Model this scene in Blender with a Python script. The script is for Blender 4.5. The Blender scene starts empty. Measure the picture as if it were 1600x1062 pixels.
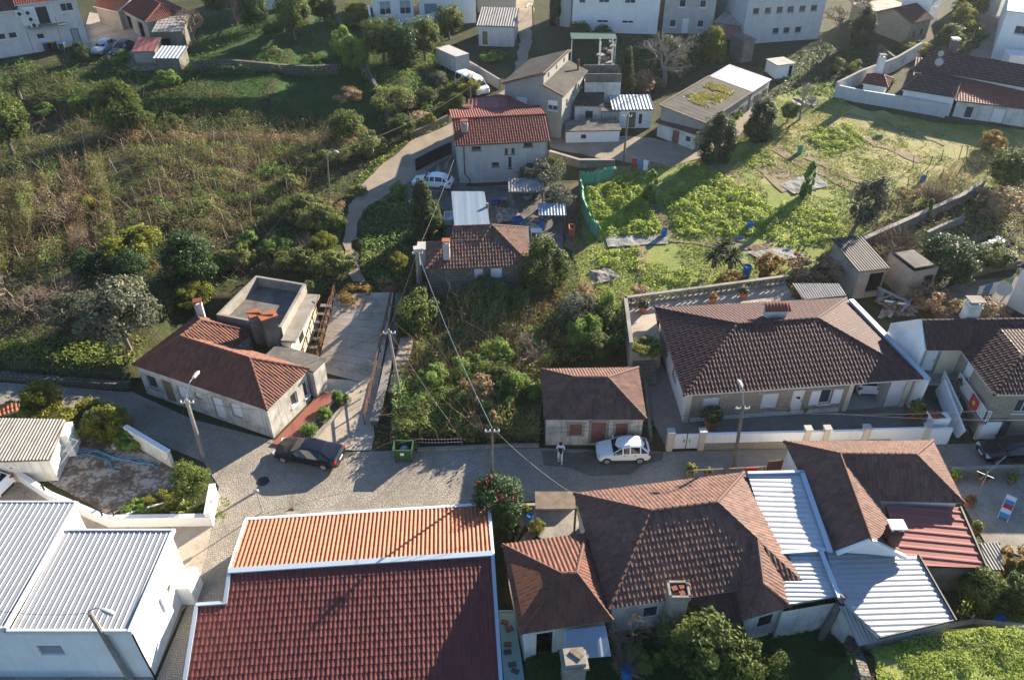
import bpy, bmesh, math, random
import numpy as np
from mathutils import Vector, Matrix
from mathutils.geometry import delaunay_2d_cdt
random.seed(7); RNG = np.random.default_rng(11)
SC = bpy.context.scene
COL = SC.collection
R = math.radians
# ------------------------------------------------------------------ camera, light, exposure
CAM_H, CAM_TILT, FOC = 39.63, 37.0, 1244.0
cam = bpy.data.cameras.new('camera'); cam.sensor_width = 36.0; cam.lens = 36.0*FOC/1600.0
cam.clip_start = 0.5; cam.clip_end = 3000
camo = bpy.data.objects.new('camera', cam); COL.objects.link(camo)
camo.location = (0, 0, CAM_H); camo.rotation_euler = (R(90-CAM_TILT), 0, 0); SC.camera = camo
SUN_AZ, SUN_EL = 43.0, 19.5
wd = bpy.data.worlds.new('World'); SC.world = wd; wd.use_nodes = True
_n = wd.node_tree.nodes; _bg = _n['Background']; _sky = _n.new('ShaderNodeTexSky')
_sky.sky_type = 'NISHITA'; _sky.sun_disc = False
_sky.sun_elevation = R(SUN_EL); _sky.sun_rotation = R(SUN_AZ)
_sky.air_density = 1.0; _sky.dust_density = 0.2; _sky.ozone_density = 4.0
wd.node_tree.links.new(_sky.outputs['Color'], _bg.inputs['Color']); _bg.inputs['Strength'].default_value = 0.065
_s = bpy.data.lights.new('sun', 'SUN'); _s.energy = 5.0; _s.angle = R(0.5); _s.color = (1.0, 0.87, 0.70)
suno = bpy.data.objects.new('sun', _s); COL.objects.link(suno)
SUND = Vector((math.sin(R(SUN_AZ))*math.cos(R(SUN_EL)), math.cos(R(SUN_AZ))*math.cos(R(SUN_EL)), math.sin(R(SUN_EL))))
suno.rotation_euler = (-SUND).to_track_quat('-Z', 'Y').to_euler(); suno.location = (40, 40, 60)
SC.view_settings.view_transform = 'Standard'; SC.view_settings.look = 'None'
SC.view_settings.exposure = 1.95; SC.view_settings.gamma = 1.0

# ------------------------------------------------------------------ terrain function and pixel -> place helpers
def sstep(a, b, t):
    t = np.clip((t-a)/(b-a), 0, 1); return t*t*(3-2*t)
_Y0X = [-200, -60, -40, -29.2, -28.2, -8, 200]
_Y0Y = [51.5, 51.0, 48.3, 46.6, 56, 56.5, 56.5]
def g(x, y):
    x = np.asarray(x, float); y = np.asarray(y, float)
    y0 = np.interp(x, _Y0X, _Y0Y)
    yl = np.minimum(y, 300)
    left = sstep(0, .8, yl-y0)*1.05 + np.maximum(0, yl-y0)*.078
    right = np.maximum(0, yl-48)*.085
    w = sstep(-1.0, -9.0, x)
    # the far left terraces: two steps held by walls
    t = sstep(-9, -14, x)*(sstep(91.5, 92.5, yl)*1.1)
    xl_ = np.where(yl > 25.9, -15.7, -17.0); dip = sstep(xl_-.05, xl_+.3, x)*sstep(.4, -.1, x)*sstep(33.7, 33.4, yl)*3.0
    yb_ = np.interp(x, [17.5, 19.5, 21.5, 25, 40], [23.4, 23.5, 24.2, 24.7, 24.2]); lawn = sstep(0, .25, x-np.interp(yl, [15, 19, 26], [17.2, 17.0, 17.0]))*sstep(.15, -.15, yl-yb_)*2.0*(y > 0)
    return left*w + right*(1-w) + t - dip + lawn
def gz(x, y): return float(g(x, y))
_ct, _st = math.cos(R(CAM_TILT)), math.sin(R(CAM_TILT))
def ray(px, py):
    x = (px-800)/FOC; y = (531-py)/FOC
    return Vector((x, _ct+y*_st, -_st+y*_ct))
def W(px, py, z=0.0):
    d = ray(px, py); t = (z-CAM_H)/d.z
    return Vector((d.x*t, d.y*t, z))
def G(px, py, up=0.0):
    d = ray(px, py); lo, hi = 10.0, 400.0
    ts = np.linspace(lo, hi, 1200); zz = CAM_H+ts*d.z - g(ts*d.x, ts*d.y) - up
    k = int(np.argmax(zz < 0))
    if zz[k] >= 0: k = len(ts)-1
    a, b = ts[max(k-1, 0)], ts[k]
    for _ in range(18):
        m = (a+b)/2
        if CAM_H+m*d.z - gz(m*d.x, m*d.y) - up < 0: b = m
        else: a = m
    t = (a+b)/2
    return Vector((d.x*t, d.y*t, gz(d.x*t, d.y*t)+up))
def scale_at(p):   # photograph pixels per metre at a place
    return FOC/(p[1]*_ct-(p[2]-CAM_H)*_st)
# value noise
_T = RNG.random((256, 256))
def vnoise(x, y):
    x = np.asarray(x, float); y = np.asarray(y, float)
    xi = np.floor(x).astype(int); yi = np.floor(y).astype(int); fx = x-xi; fy = y-yi
    fx = fx*fx*(3-2*fx); fy = fy*fy*(3-2*fy)
    a = _T[xi & 255, yi & 255]; b = _T[(xi+1) & 255, yi & 255]; c = _T[xi & 255, (yi+1) & 255]; d = _T[(xi+1) & 255, (yi+1) & 255]
    return (a*(1-fx)+b*fx)*(1-fy)+(c*(1-fx)+d*fx)*fy
def fnoise(x, y): return .55*vnoise(x, y)+.3*vnoise(x*2.1+7, y*2.1+3)+.15*vnoise(x*4.3+1, y*4.3+9)

# ------------------------------------------------------------------ materials
def lin(c):
    return tuple(((v/255.0+0.055)/1.055)**2.4 if v > 10 else v/255.0/12.92 for v in c)
class NT:
    def __init__(s, name):
        s.m = bpy.data.materials.new(name); s.m.use_nodes = True; s.t = s.m.node_tree
        s.b = s.t.nodes['Principled BSDF']; s.out = s.t.nodes['Material Output']
    def n(s, kind, **kw):
        nd = s.t.nodes.new('ShaderNode'+kind)
        for k, v in kw.items(): setattr(nd, k, v)
        return nd
    def l(s, a, b): s.t.links.new(a, b)
    def put(s, sock, v):
        if hasattr(v, 'is_output'): s.l(v, sock)
        elif isinstance(v, (tuple, list)) and len(v) == 3 and sock.type == 'RGBA': sock.default_value = (*v, 1)
        else: sock.default_value = v
    def pos(s): return s.n('NewGeometry').outputs['Position']
    def uv(s): return s.n('TexCoord').outputs['UV']
    def noise(s, scale, vec=None, detail=4, rough=.6, out='Fac'):
        nd = s.n('TexNoise'); s.put(nd.inputs['Scale'], scale); nd.inputs['Detail'].default_value = detail
        nd.inputs['Roughness'].default_value = rough
        s.l(vec if vec is not None else s.pos(), nd.inputs['Vector']); return nd.outputs[out]
    def mix(s, fac, a, b, mode='MIX'):
        nd = s.n('Mix', data_type='RGBA', blend_type=mode); s.put(nd.inputs[0], fac); s.put(nd.inputs[6], a); s.put(nd.inputs[7], b)
        return nd.outputs[2]
    def ramp(s, fac, stops):
        nd = s.n('ValToRGB'); e = nd.color_ramp.elements
        while len(e) < len(stops): e.new(0.5)
        for k, (p, c) in enumerate(stops):
            e[k].position = p; e[k].color = (*c, 1) if not isinstance(c, (int, float)) else (c, c, c, 1)
        s.l(fac, nd.inputs[0]); return nd.outputs[0]
    def math(s, op, a, b=0.0):
        nd = s.n('Math', operation=op); s.put(nd.inputs[0], a); s.put(nd.inputs[1], b); return nd.outputs[0]
    def vmath(s, op, a, b):
        nd = s.n('VectorMath', operation=op); s.put(nd.inputs[0], a)
        if hasattr(b, 'is_output'): s.l(b, nd.inputs[1])
        else: nd.inputs[1].default_value = b
        return nd.outputs[0]
    def bump(s, h, strength=.5, dist=.05):
        nd = s.n('Bump'); nd.inputs['Strength'].default_value = strength; nd.inputs['Distance'].default_value = dist
        s.l(h, nd.inputs['Height']); s.l(nd.outputs[0], s.b.inputs['Normal'])
    def done(s, col, rough=.8, metal=0.0, spec=.3):
        s.put(s.b.inputs['Base Color'], col); s.put(s.b.inputs['Roughness'], rough); s.put(s.b.inputs['Metallic'], metal)
        s.b.inputs['Specular IOR Level'].default_value = spec
        return s.m
def m_plain(name, c, rough=.6, metal=0.0, spec=.4, var=.15, scale=6.0):
    s = NT(name); c2 = tuple(v*(1-var) for v in c)
    return s.done(s.mix(s.noise(scale), c2, c), rough, metal, spec)
def m_mottle(name, stops, s1=.6, s2=7.0, w=.5, rough=.9, bump=.3, bs=25.0, bd=.03, spec=.2):
    """colour ramp over two sizes of noise: soil, plaster, concrete, grass sheets"""
    s = NT(name); f = s.math('ADD', s.math('MULTIPLY', s.noise(s1, detail=5), 1-w), s.math('MULTIPLY', s.noise(s2, detail=5), w))
    c = s.ramp(f, stops)
    if bump: s.bump(s.noise(bs, detail=4), bump, bd)
    return s.done(c, rough, 0, spec)
def m_plaster(name, base, dirt, amt=.5, rough=.9, streak=True):
    s = NT(name); uv = s.uv()
    n1 = s.noise(.9, detail=6); f = s.ramp(n1, [(.42, 0.0), (.75, 1.0)])
    c = s.mix(s.math('MULTIPLY', f, amt), base, dirt)
    if streak:
        v = s.vmath('MULTIPLY', uv, (5.0, .35, 1.0)); n2 = s.noise(1.0, v, 5); f2 = s.ramp(n2, [(.5, 0.0), (.72, 1.0)])
        c = s.mix(s.math('MULTIPLY', f2, amt*.8), c, dirt)
    n3 = s.noise(14.0); c = s.mix(s.math('MULTIPLY', n3, .18), c, tuple(v*.6 for v in base))
    s.bump(s.noise(30.0), .15, .02)
    return s.done(c, rough, 0, .2)
def m_stone(name, c1, c2, mortar, bw=.55, bh=.28, ms=.025, rough=.9):
    s = NT(name); uv = s.vmath('ADD', s.uv(), s.vmath('MULTIPLY', s.noise(1.6, out='Color', detail=2), (.12, .12, 0)))
    b = s.n('TexBrick'); s.l(uv, b.inputs['Vector']); b.inputs['Scale'].default_value = 1.0
    b.inputs['Brick Width'].default_value = bw; b.inputs['Row Height'].default_value = bh; b.inputs['Mortar Size'].default_value = ms
    s.put(b.inputs['Color1'], c1); s.put(b.inputs['Color2'], c2); s.put(b.inputs['Mortar'], mortar)
    c = s.mix(s.math('MULTIPLY', s.noise(1.2, detail=6), .7), b.outputs['Color'], tuple(v*.55 for v in c1))
    c = s.mix(s.ramp(s.noise(9.0), [(.55, 0.0), (.7, .5)]), c, tuple(min(1, v*1.5) for v in c2))
    s.bump(s.math('ADD', s.math('MULTIPLY', b.outputs['Fac'], -1.0), s.noise(12.0)), .5, .04)
    return s.done(c, rough, 0, .2)
def m_tile(name, c1, c2, moss, mossamt=.35, lichen=None, lamt=.5, grime=.5, rough=.75, patch=None):
    s = NT(name); uv = s.uv(); fl = s.n('VectorMath', operation='FLOOR'); s.l(uv, fl.inputs[0])
    wn = s.n('TexWhiteNoise', noise_dimensions='2D'); s.l(fl.outputs[0], wn.inputs['Vector'])
    c = s.mix(wn.outputs['Value'], c1, c2)
    c = s.mix(s.math('MULTIPLY', s.noise(.5, detail=5), grime), c, tuple(v*.35 for v in c1))
    f = s.ramp(s.noise(1.3, detail=7, rough=.7), [(.5, 0.0), (.72, mossamt)])
    c = s.mix(f, c, moss)
    if lichen:
        f = s.ramp(s.noise(2.6, detail=6, rough=.75), [(.58, 0.0), (.66, lamt)])
        c = s.mix(f, c, lichen)
    f = s.ramp(s.noise(22.0, detail=3), [(.3, .55), (.6, 1.0)]); c = s.mix(1.0, c, f, 'MULTIPLY')
    return s.done(c, rough, 0, .25)
def m_metal(name, c, dirt, amt=.4, rough=.45, metal=.3):
    s = NT(name); uv = s.uv(); v = s.vmath('MULTIPLY', uv, (3.0, .25, 1.0))
    f = s.ramp(s.noise(1.0, v, 5), [(.45, 0.0), (.75, amt)]); c0 = s.mix(f, c, dirt)
    f = s.ramp(s.noise(1.1, detail=6), [(.52, 0.0), (.75, amt)]); c0 = s.mix(f, c0, dirt)
    return s.done(c0, rough, metal, .5)
def m_leaf(name, dark, mid, light, trans=.4, rough=.6, spec=.15):
    s = NT(name); a = s.n('Attribute', attribute_name='v'); oi = s.n('ObjectInfo')
    f = s.math('ADD', a.outputs['Fac'], s.math('MULTIPLY', s.math('SUBTRACT', oi.outputs['Random'], .5), .16))
    c = s.ramp(f, [(.05, dark), (.5, mid), (.95, light)])
    s.done(c, rough, 0, spec)
    t = s.n('BsdfTranslucent'); s.l(s.mix(.5, c, light), t.inputs['Color'])
    mx = s.n('MixShader'); mx.inputs[0].default_value = trans
    s.l(s.b.outputs[0], mx.inputs[1]); s.l(t.outputs[0], mx.inputs[2]); s.l(mx.outputs[0], s.out.inputs['Surface'])
    return s.m
def m_cobble(name, c1, c2, mortar, sx=.15, sy=.11, rot=8.0, moss=(.05, .06, .02), mamt=.5):
    s = NT(name); p = s.pos(); mp = s.n('Mapping'); mp.inputs['Rotation'].default_value = (0, 0, R(rot)); s.l(p, mp.inputs['Vector'])
    v = s.vmath('ADD', mp.outputs[0], s.vmath('MULTIPLY', s.noise(.9, out='Color', detail=3), (.5, .5, 0)))
    b = s.n('TexBrick'); s.l(v, b.inputs['Vector']); b.inputs['Scale'].default_value = 1.0
    b.inputs['Brick Width'].default_value = sx; b.inputs['Row Height'].default_value = sy; b.inputs['Mortar Size'].default_value = .016
    b.inputs['Mortar Smooth'].default_value = .3
    s.put(b.inputs['Color1'], c1); s.put(b.inputs['Color2'], c2); s.put(b.inputs['Mortar'], mortar)
    c = s.mix(s.ramp(s.noise(.35, detail=6, rough=.65), [(.36, .1), (.6, 1.0)]), tuple(v*.55 for v in c1), b.outputs['Color'])
    f = s.ramp(s.noise(.6, s.vmath('ADD', p, (31, 7, 0)), 7, .7), [(.52, 0.0), (.75, mamt)]); c = s.mix(f, c, moss)
    vn = s.n('TexVoronoi'); s.l(v, vn.inputs['Vector']); vn.inputs['Scale'].default_value = 7.5
    c = s.mix(.22, c, s.mix(vn.outputs['Color'], tuple(v*.6 for v in c1), c2))
    s.bump(s.math('ADD', s.math('MULTIPLY', b.outputs['Fac'], -1.0), s.math('MULTIPLY', vn.outputs['Distance'], -1.2)), .5, .04)
    return s.done(c, .8, 0, .3)
def m_glass(name='window_glass', c=(.02, .028, .035)):
    s = NT(name); return s.done(s.mix(s.noise(.7), c, tuple(v*2.2 for v in c)), .12, 0, .6)
M = {}
def build_mats():
    M['tile_brown'] = m_tile('dark brown roof tile', (.118, .05, .042), (.078, .037, .033), (.04, .04, .03), .4, (.2, .18, .16), .25, .4)
    M['tile_maroon'] = m_tile('maroon roof tile', (0.2128, 0.0578, 0.048), (0.1568, 0.042, 0.037), (0.0672, 0.0315, 0.028), .4, (0.224, 0.147, 0.12), .2, .5, .55)
    M['tile_old'] = m_tile('weathered roof tile', (.26, .13, .095), (.125, .065, .05), (.04, .037, .03), .5, (.24, .225, .2), .6, .55)
    M['tile_rust'] = m_tile('old rust red roof tile', (.25, .1, .062), (.14, .062, .045), (.045, .04, .03), .5, (.22, .19, .15), .35, .5)
    M['tile_orange'] = m_tile('orange and sunlit roof tile', (.46, .155, .07), (.39, .122, .055), (.26, .1, .06), .35, (.4, .3, .2), .2, .2, .6)  # orange tiles, and the sun painted on the hall's rear slope
    M['tile_red'] = m_tile('red roof tile', (.28, .075, .05), (.2, .055, .04), (.06, .035, .03), .35, (.2, .15, .12), .2, .4)
    M['slate'] = m_mottle('grey fibre cement sheet', [(.3, (.03, .028, .025)), (.5, (.065, .06, .054)), (.7, (.105, .097, .083))], .5, 5, .4)
    M['white'] = m_plaster('white plaster', (.72, .72, .7), (.42, .41, .37), .25)
    M['whiteclean'] = m_plaster('clean white plaster', (.8, .8, .78), (.55, .54, .5), .4)
    M['whitedirty'] = m_plaster('stained white plaster', (.6, .59, .55), (.24, .23, .2), .7)
    M['whiteold'] = m_plaster('peeling old plaster', (.5, .48, .43), (.13, .115, .09), .85)
    M['pinkwhite'] = m_plaster('pale lilac plaster', (.6, .56, .55), (.35, .32, .3), .5)
    M['grey'] = m_plaster('grey render', (.3, .29, .27), (.17, .16, .15), .5)
    M['greylight'] = m_plaster('light grey render', (.42, .41, .39), (.25, .24, .22), .5)
    M['cream'] = m_plaster('cream plaster', (.6, .52, .4), (.4, .34, .25), .4)
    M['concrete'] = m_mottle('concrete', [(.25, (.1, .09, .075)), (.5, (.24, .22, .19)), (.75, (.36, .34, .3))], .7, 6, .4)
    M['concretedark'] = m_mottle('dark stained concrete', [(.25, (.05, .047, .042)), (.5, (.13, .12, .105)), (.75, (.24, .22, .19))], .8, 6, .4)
    M['concretewarm'] = m_mottle('warm stained concrete', [(.28, (.13, .105, .08)), (.46, (.33, .28, .22)), (.7, (.45, .4, .33))], .45, 5, .35)
    M['yard'] = m_mottle('stained yard concrete', [(.4, (.1, .075, .055)), (.5, (.17, .135, .1)), (.56, (.35, .32, .27)), (.7, (.42, .39, .34))], .5, 4, .3)
    M['stone'] = m_stone('granite masonry', (.2, .18, .15), (.3, .27, .22), (.11, .1, .085))
    M['stonedark'] = m_stone('dark granite masonry', (.13, .12, .105), (.21, .195, .17), (.06, .055, .05))
    M['stonepale'] = m_stone('pale stone cladding', (.3, .26, .2), (.38, .33, .25), (.2, .175, .14), .7, .22, .02)
    M['drystone'] = m_stone('dry stone wall', (.13, .12, .1), (.24, .215, .175), (.025, .022, .018), .4, .22, .05)
    M['cobble'] = m_cobble('granite setts', (0.299, 0.2645, 0.2185), (0.414, 0.368, 0.3105), (0.0862, 0.0713, 0.0517))
    M['cobbledark'] = m_cobble('dark setts', (.22, .205, .18), (.3, .275, .24), (.1, .09, .075), .22, .11, 0, (.08, .08, .05), .2)
    M['lane'] = m_mottle('worn lane surface', [(.3, (.16, .13, .09)), (.5, (.28, .23, .17)), (.7, (.36, .31, .24))], .6, 9, .5, bump=.5)
    M['dirt'] = m_mottle('bare soil', [(.3, (.06, .042, .026)), (.5, (.13, .09, .058)), (.7, (.21, .155, .1))], .6, 8, .5, bump=.6, bd=.08)
    M['worn'] = m_cobble('dirty worn setts', (.15, .135, .11), (.23, .205, .17), (.05, .045, .03), .15, .11, 8, (.05, .06, .02), .8)
    M['earth'] = m_mottle('dry tan earth', [(.3, (.12, .085, .05)), (.5, (.24, .175, .105)), (.62, (.3, .23, .14)), (.72, (.16, .15, .05))], .7, 7, .5, bump=.7, bd=.08)
    M['palewood'] = m_plain('sun bleached post', (.27, .235, .185), .8)
    M['terrain'] = m_mottle('rough ground', [(.3, (.018, .024, .008)), (.45, (.04, .05, .016)), (.58, (.07, .062, .03)), (.72, (.12, .085, .05))], .25, 3, .5, bump=.8, bs=9, bd=.2)
    M['grassdark'] = m_mottle('shade toned grass', [(.3, (.02, .045, .014)), (.5, (.038, .085, .02)), (.72, (.075, .11, .03))], .25, 5, .4, bump=.8, bs=14, bd=.12)  # darker copy of the field grass, shade put into the colour
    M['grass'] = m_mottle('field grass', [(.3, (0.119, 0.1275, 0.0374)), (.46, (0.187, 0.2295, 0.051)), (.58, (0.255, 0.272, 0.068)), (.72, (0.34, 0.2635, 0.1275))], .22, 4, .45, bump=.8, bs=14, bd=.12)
    M['drygrass'] = m_mottle('dry mown grass', [(.3, (0.17, 0.17, 0.0595)), (.5, (0.289, 0.272, 0.102)), (.7, (0.442, 0.34, 0.17))], .3, 4, .5, bump=.8, bs=14, bd=.1)
    M['sheet'] = m_metal('galvanised roofing', (.3, .315, .335), (.2, .195, .19), .4, .5, .2)
    M['sheetwhite'] = m_metal('white painted roofing', (.44, .46, .48), (.25, .25, .25), .45, .5, .1)
    M['sheetblue'] = m_metal('blue grey roofing', (.19, .25, .32), (.18, .2, .23), .5, .5, .2)
    M['sheetred'] = m_metal('red painted roofing', (.25, .075, .065), (.15, .05, .045), .5, .8, 0)
    M['sheetgrey'] = m_metal('weathered fibre sheet', (.3, .28, .25), (.12, .11, .1), .7, .85, 0)
    M['sheetrust'] = m_metal('rusty dark roofing', (.1, .06, .05), (.16, .07, .045), .8, .8, 0)
    M['sheetblack'] = m_metal('black fluted sheet', (.022, .02, .02), (.06, .05, .045), .6, .7, .1)
    M['flash'] = m_plain('pale blue metal flashing', (.42, .5, .58), .4, .3)
    M['flashwhite'] = m_plain('white metal flashing', (.72, .72, .72), .4, .1)
    M['frame'] = m_plain('white window frame', (.75, .75, .74), .4)
    M['shutter'] = m_plain('white shutter', (.7, .71, .72), .5)
    M['shuttergrey'] = m_plain('grey shutter', (.33, .35, .37), .5)
    M['glass'] = m_glass()
    M['dark'] = m_plain('dark interior', (.012, .012, .013), .9)
    M['wood'] = m_mottle('weathered wood', [(.3, (.09, .065, .045)), (.5, (.17, .13, .095)), (.7, (.26, .21, .16))], 2, 14, .5)
    M['woodred'] = m_mottle('faded red wood', [(.3, (.13, .05, .04)), (.5, (.2, .085, .065)), (.7, (.27, .13, .1))], 2, 14, .5)
    M['rust'] = m_mottle('rusted steel', [(.3, (.06, .03, .018)), (.5, (.13, .06, .034)), (.7, (.2, .11, .07))], 2, 12, .5)
    M['iron'] = m_plain('dark iron', (.03, .03, .032), .5, .4)
    M['steel'] = m_plain('grey steel', (.32, .33, .34), .4, .6)
    M['blue'] = m_plain('blue plastic', (.02, .13, .38), .4)
    M['bluehose'] = m_plain('sky blue hose', (.03, .25, .48), .4)
    M['green'] = m_plain('bin green', (0.0275, 0.08, 0.027), .5)
    M['greennet'] = m_plain('green netting', (.1, .3, .2), .8)
    M['red'] = m_plain('red plastic', (.5, .03, .025), .45)
    M['redcloth'] = m_plain('red cloth', (.4, .03, .04), .8)
    M['yellow'] = m_plain('yellow plastic', (.6, .42, .04), .5)
    M['terracotta'] = m_plain('terracotta', (.42, .14, .065), .8)
    M['paintwhite'] = m_plain('white car paint', (.75, .77, .78), .22, 0, .6, .03)
    M['paintblack'] = m_plain('black car paint', (.008, .009, .012), .15, 0, .7, .1)
    M['paintsilver'] = m_plain('silver car paint', (.5, .53, .56), .28, .5, .6, .03)
    M['paintgrey'] = m_plain('dark grey car paint', (.05, .055, .065), .25, .2, .6, .05)
    M['tyre'] = m_plain('tyre rubber', (.015, .015, .015), .8)
    M['rim'] = m_plain('alloy rim', (.5, .5, .52), .35, .7)
    M['carglass'] = m_plain('car glass', (.008, .011, .014), .08, 0, .7)
    M['lampred'] = m_plain('red lamp glass', (.45, .01, .012), .2)
    M['lampclear'] = m_plain('clear lamp glass', (.6, .62, .65), .15, .2)
    M['skin'] = m_plain('skin', (.42, .25, .18), .6)
    M['hair'] = m_plain('dark hair', (.015, .011, .009), .6)
    M['tile_fresh'] = m_tile('fresh orange roof tile', (.72, .22, .08), (.64, .19, .07), (.3, .1, .05), .2, None, 0, .15, .6)
    M['clothdark'] = m_plain('dark cloth', (.018, .02, .03), .9)
    M['clothwhite'] = m_plain('pale cloth', (.62, .66, .72), .9)
    M['clothblue'] = m_plain('blue cloth', (.1, .2, .4), .9)
    M['rubble'] = m_mottle('rubble and scrap', [(.35, (.06, .055, .05)), (.5, (.2, .18, .16)), (.62, (.4, .38, .36))], 2, 9, .5)
    M['plastic'] = m_mottle('pale plastic sheet', [(.35, (.09, .09, .08)), (.5, (.24, .235, .22)), (.65, (.36, .35, .33))], 1, 6, .5)
    M['bark'] = m_mottle('bark', [(.3, (.06, .05, .038)), (.5, (.13, .11, .085)), (.7, (.22, .195, .16))], 3, 15, .5)
    M['twig'] = m_mottle('bare twigs', [(.3, (.1, .075, .055)), (.5, (.19, .14, .1)), (.7, (.27, .21, .16))], 3, 15, .5)
    M['twiggrey'] = m_mottle('pale grey twigs', [(.3, (.14, .12, .1)), (.5, (.24, .21, .18)), (.7, (.33, .3, .26))], 3, 15, .5)
    L = m_leaf
    M['l_ever'] = L('evergreen leaves', (0.0207, 0.0408, 0.0099), (0.0575, 0.09, 0.0198), (0.161, 0.198, 0.0462), .3)
    M['l_gloss'] = L('glossy dark leaves', (.01, .028, .008), (.026, .058, .016), (.07, .12, .038), .25, .55, .2)
    M['l_olive'] = L('olive leaves', (.04, .045, .028), (.085, .09, .058), (.19, .195, .125), .22)
    M['l_lime'] = L('yellow green leaves', (0.0473, 0.0675, 0.0108), (0.135, 0.162, 0.0243), (0.297, 0.2835, 0.054), .4)
    M['l_conifer'] = L('conifer foliage', (.016, .028, .01), (.036, .056, .02), (.085, .11, .04), .25, .7, .15)
    M['l_rust'] = L('autumn leaves', (.09, .06, .018), (.22, .145, .04), (.38, .26, .08), .4)
    M['l_scrub'] = L('scrub leaves', (0.036, 0.0486, 0.0138), (0.102, 0.128, 0.0345), (0.264, 0.2816, 0.0862), .3)
    M['l_brown'] = L('dead brown scrub', (0.1064, 0.0695, 0.0378), (0.2339, 0.1588, 0.0861), (0.4253, 0.2977, 0.1721), .25)
    M['l_ivy'] = L('bramble leaves', (0.0374, 0.0799, 0.0179), (0.117, 0.2047, 0.0404), (0.2808, 0.3744, 0.0897), .35)
    M['l_crop'] = L('garden greens', (0.0912, 0.1596, 0.0274), (0.228, 0.3192, 0.0502), (0.456, 0.5244, 0.1026), .4)
    M['l_grass'] = L('grass blades', (.07, .11, .02), (.17, .235, .045), (.34, .37, .1), .4)
    M['l_grassdark'] = L('shade toned blades', (0.0165, 0.0438, 0.0088), (0.0385, 0.0938, 0.0165), (0.0825, 0.15, 0.033), .35)  # darker copy of the grass blades, coloured for shaded ground
    M['l_flower'] = L('pink flowers', (.4, .03, .06), (.55, .06, .1), (.6, .15, .2), .3)
    M['l_moss'] = L('yellow moss', (0.19, 0.19, 0.038), (0.38, 0.342, 0.0665), (0.608, 0.513, 0.114), .2)
build_mats()
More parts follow.
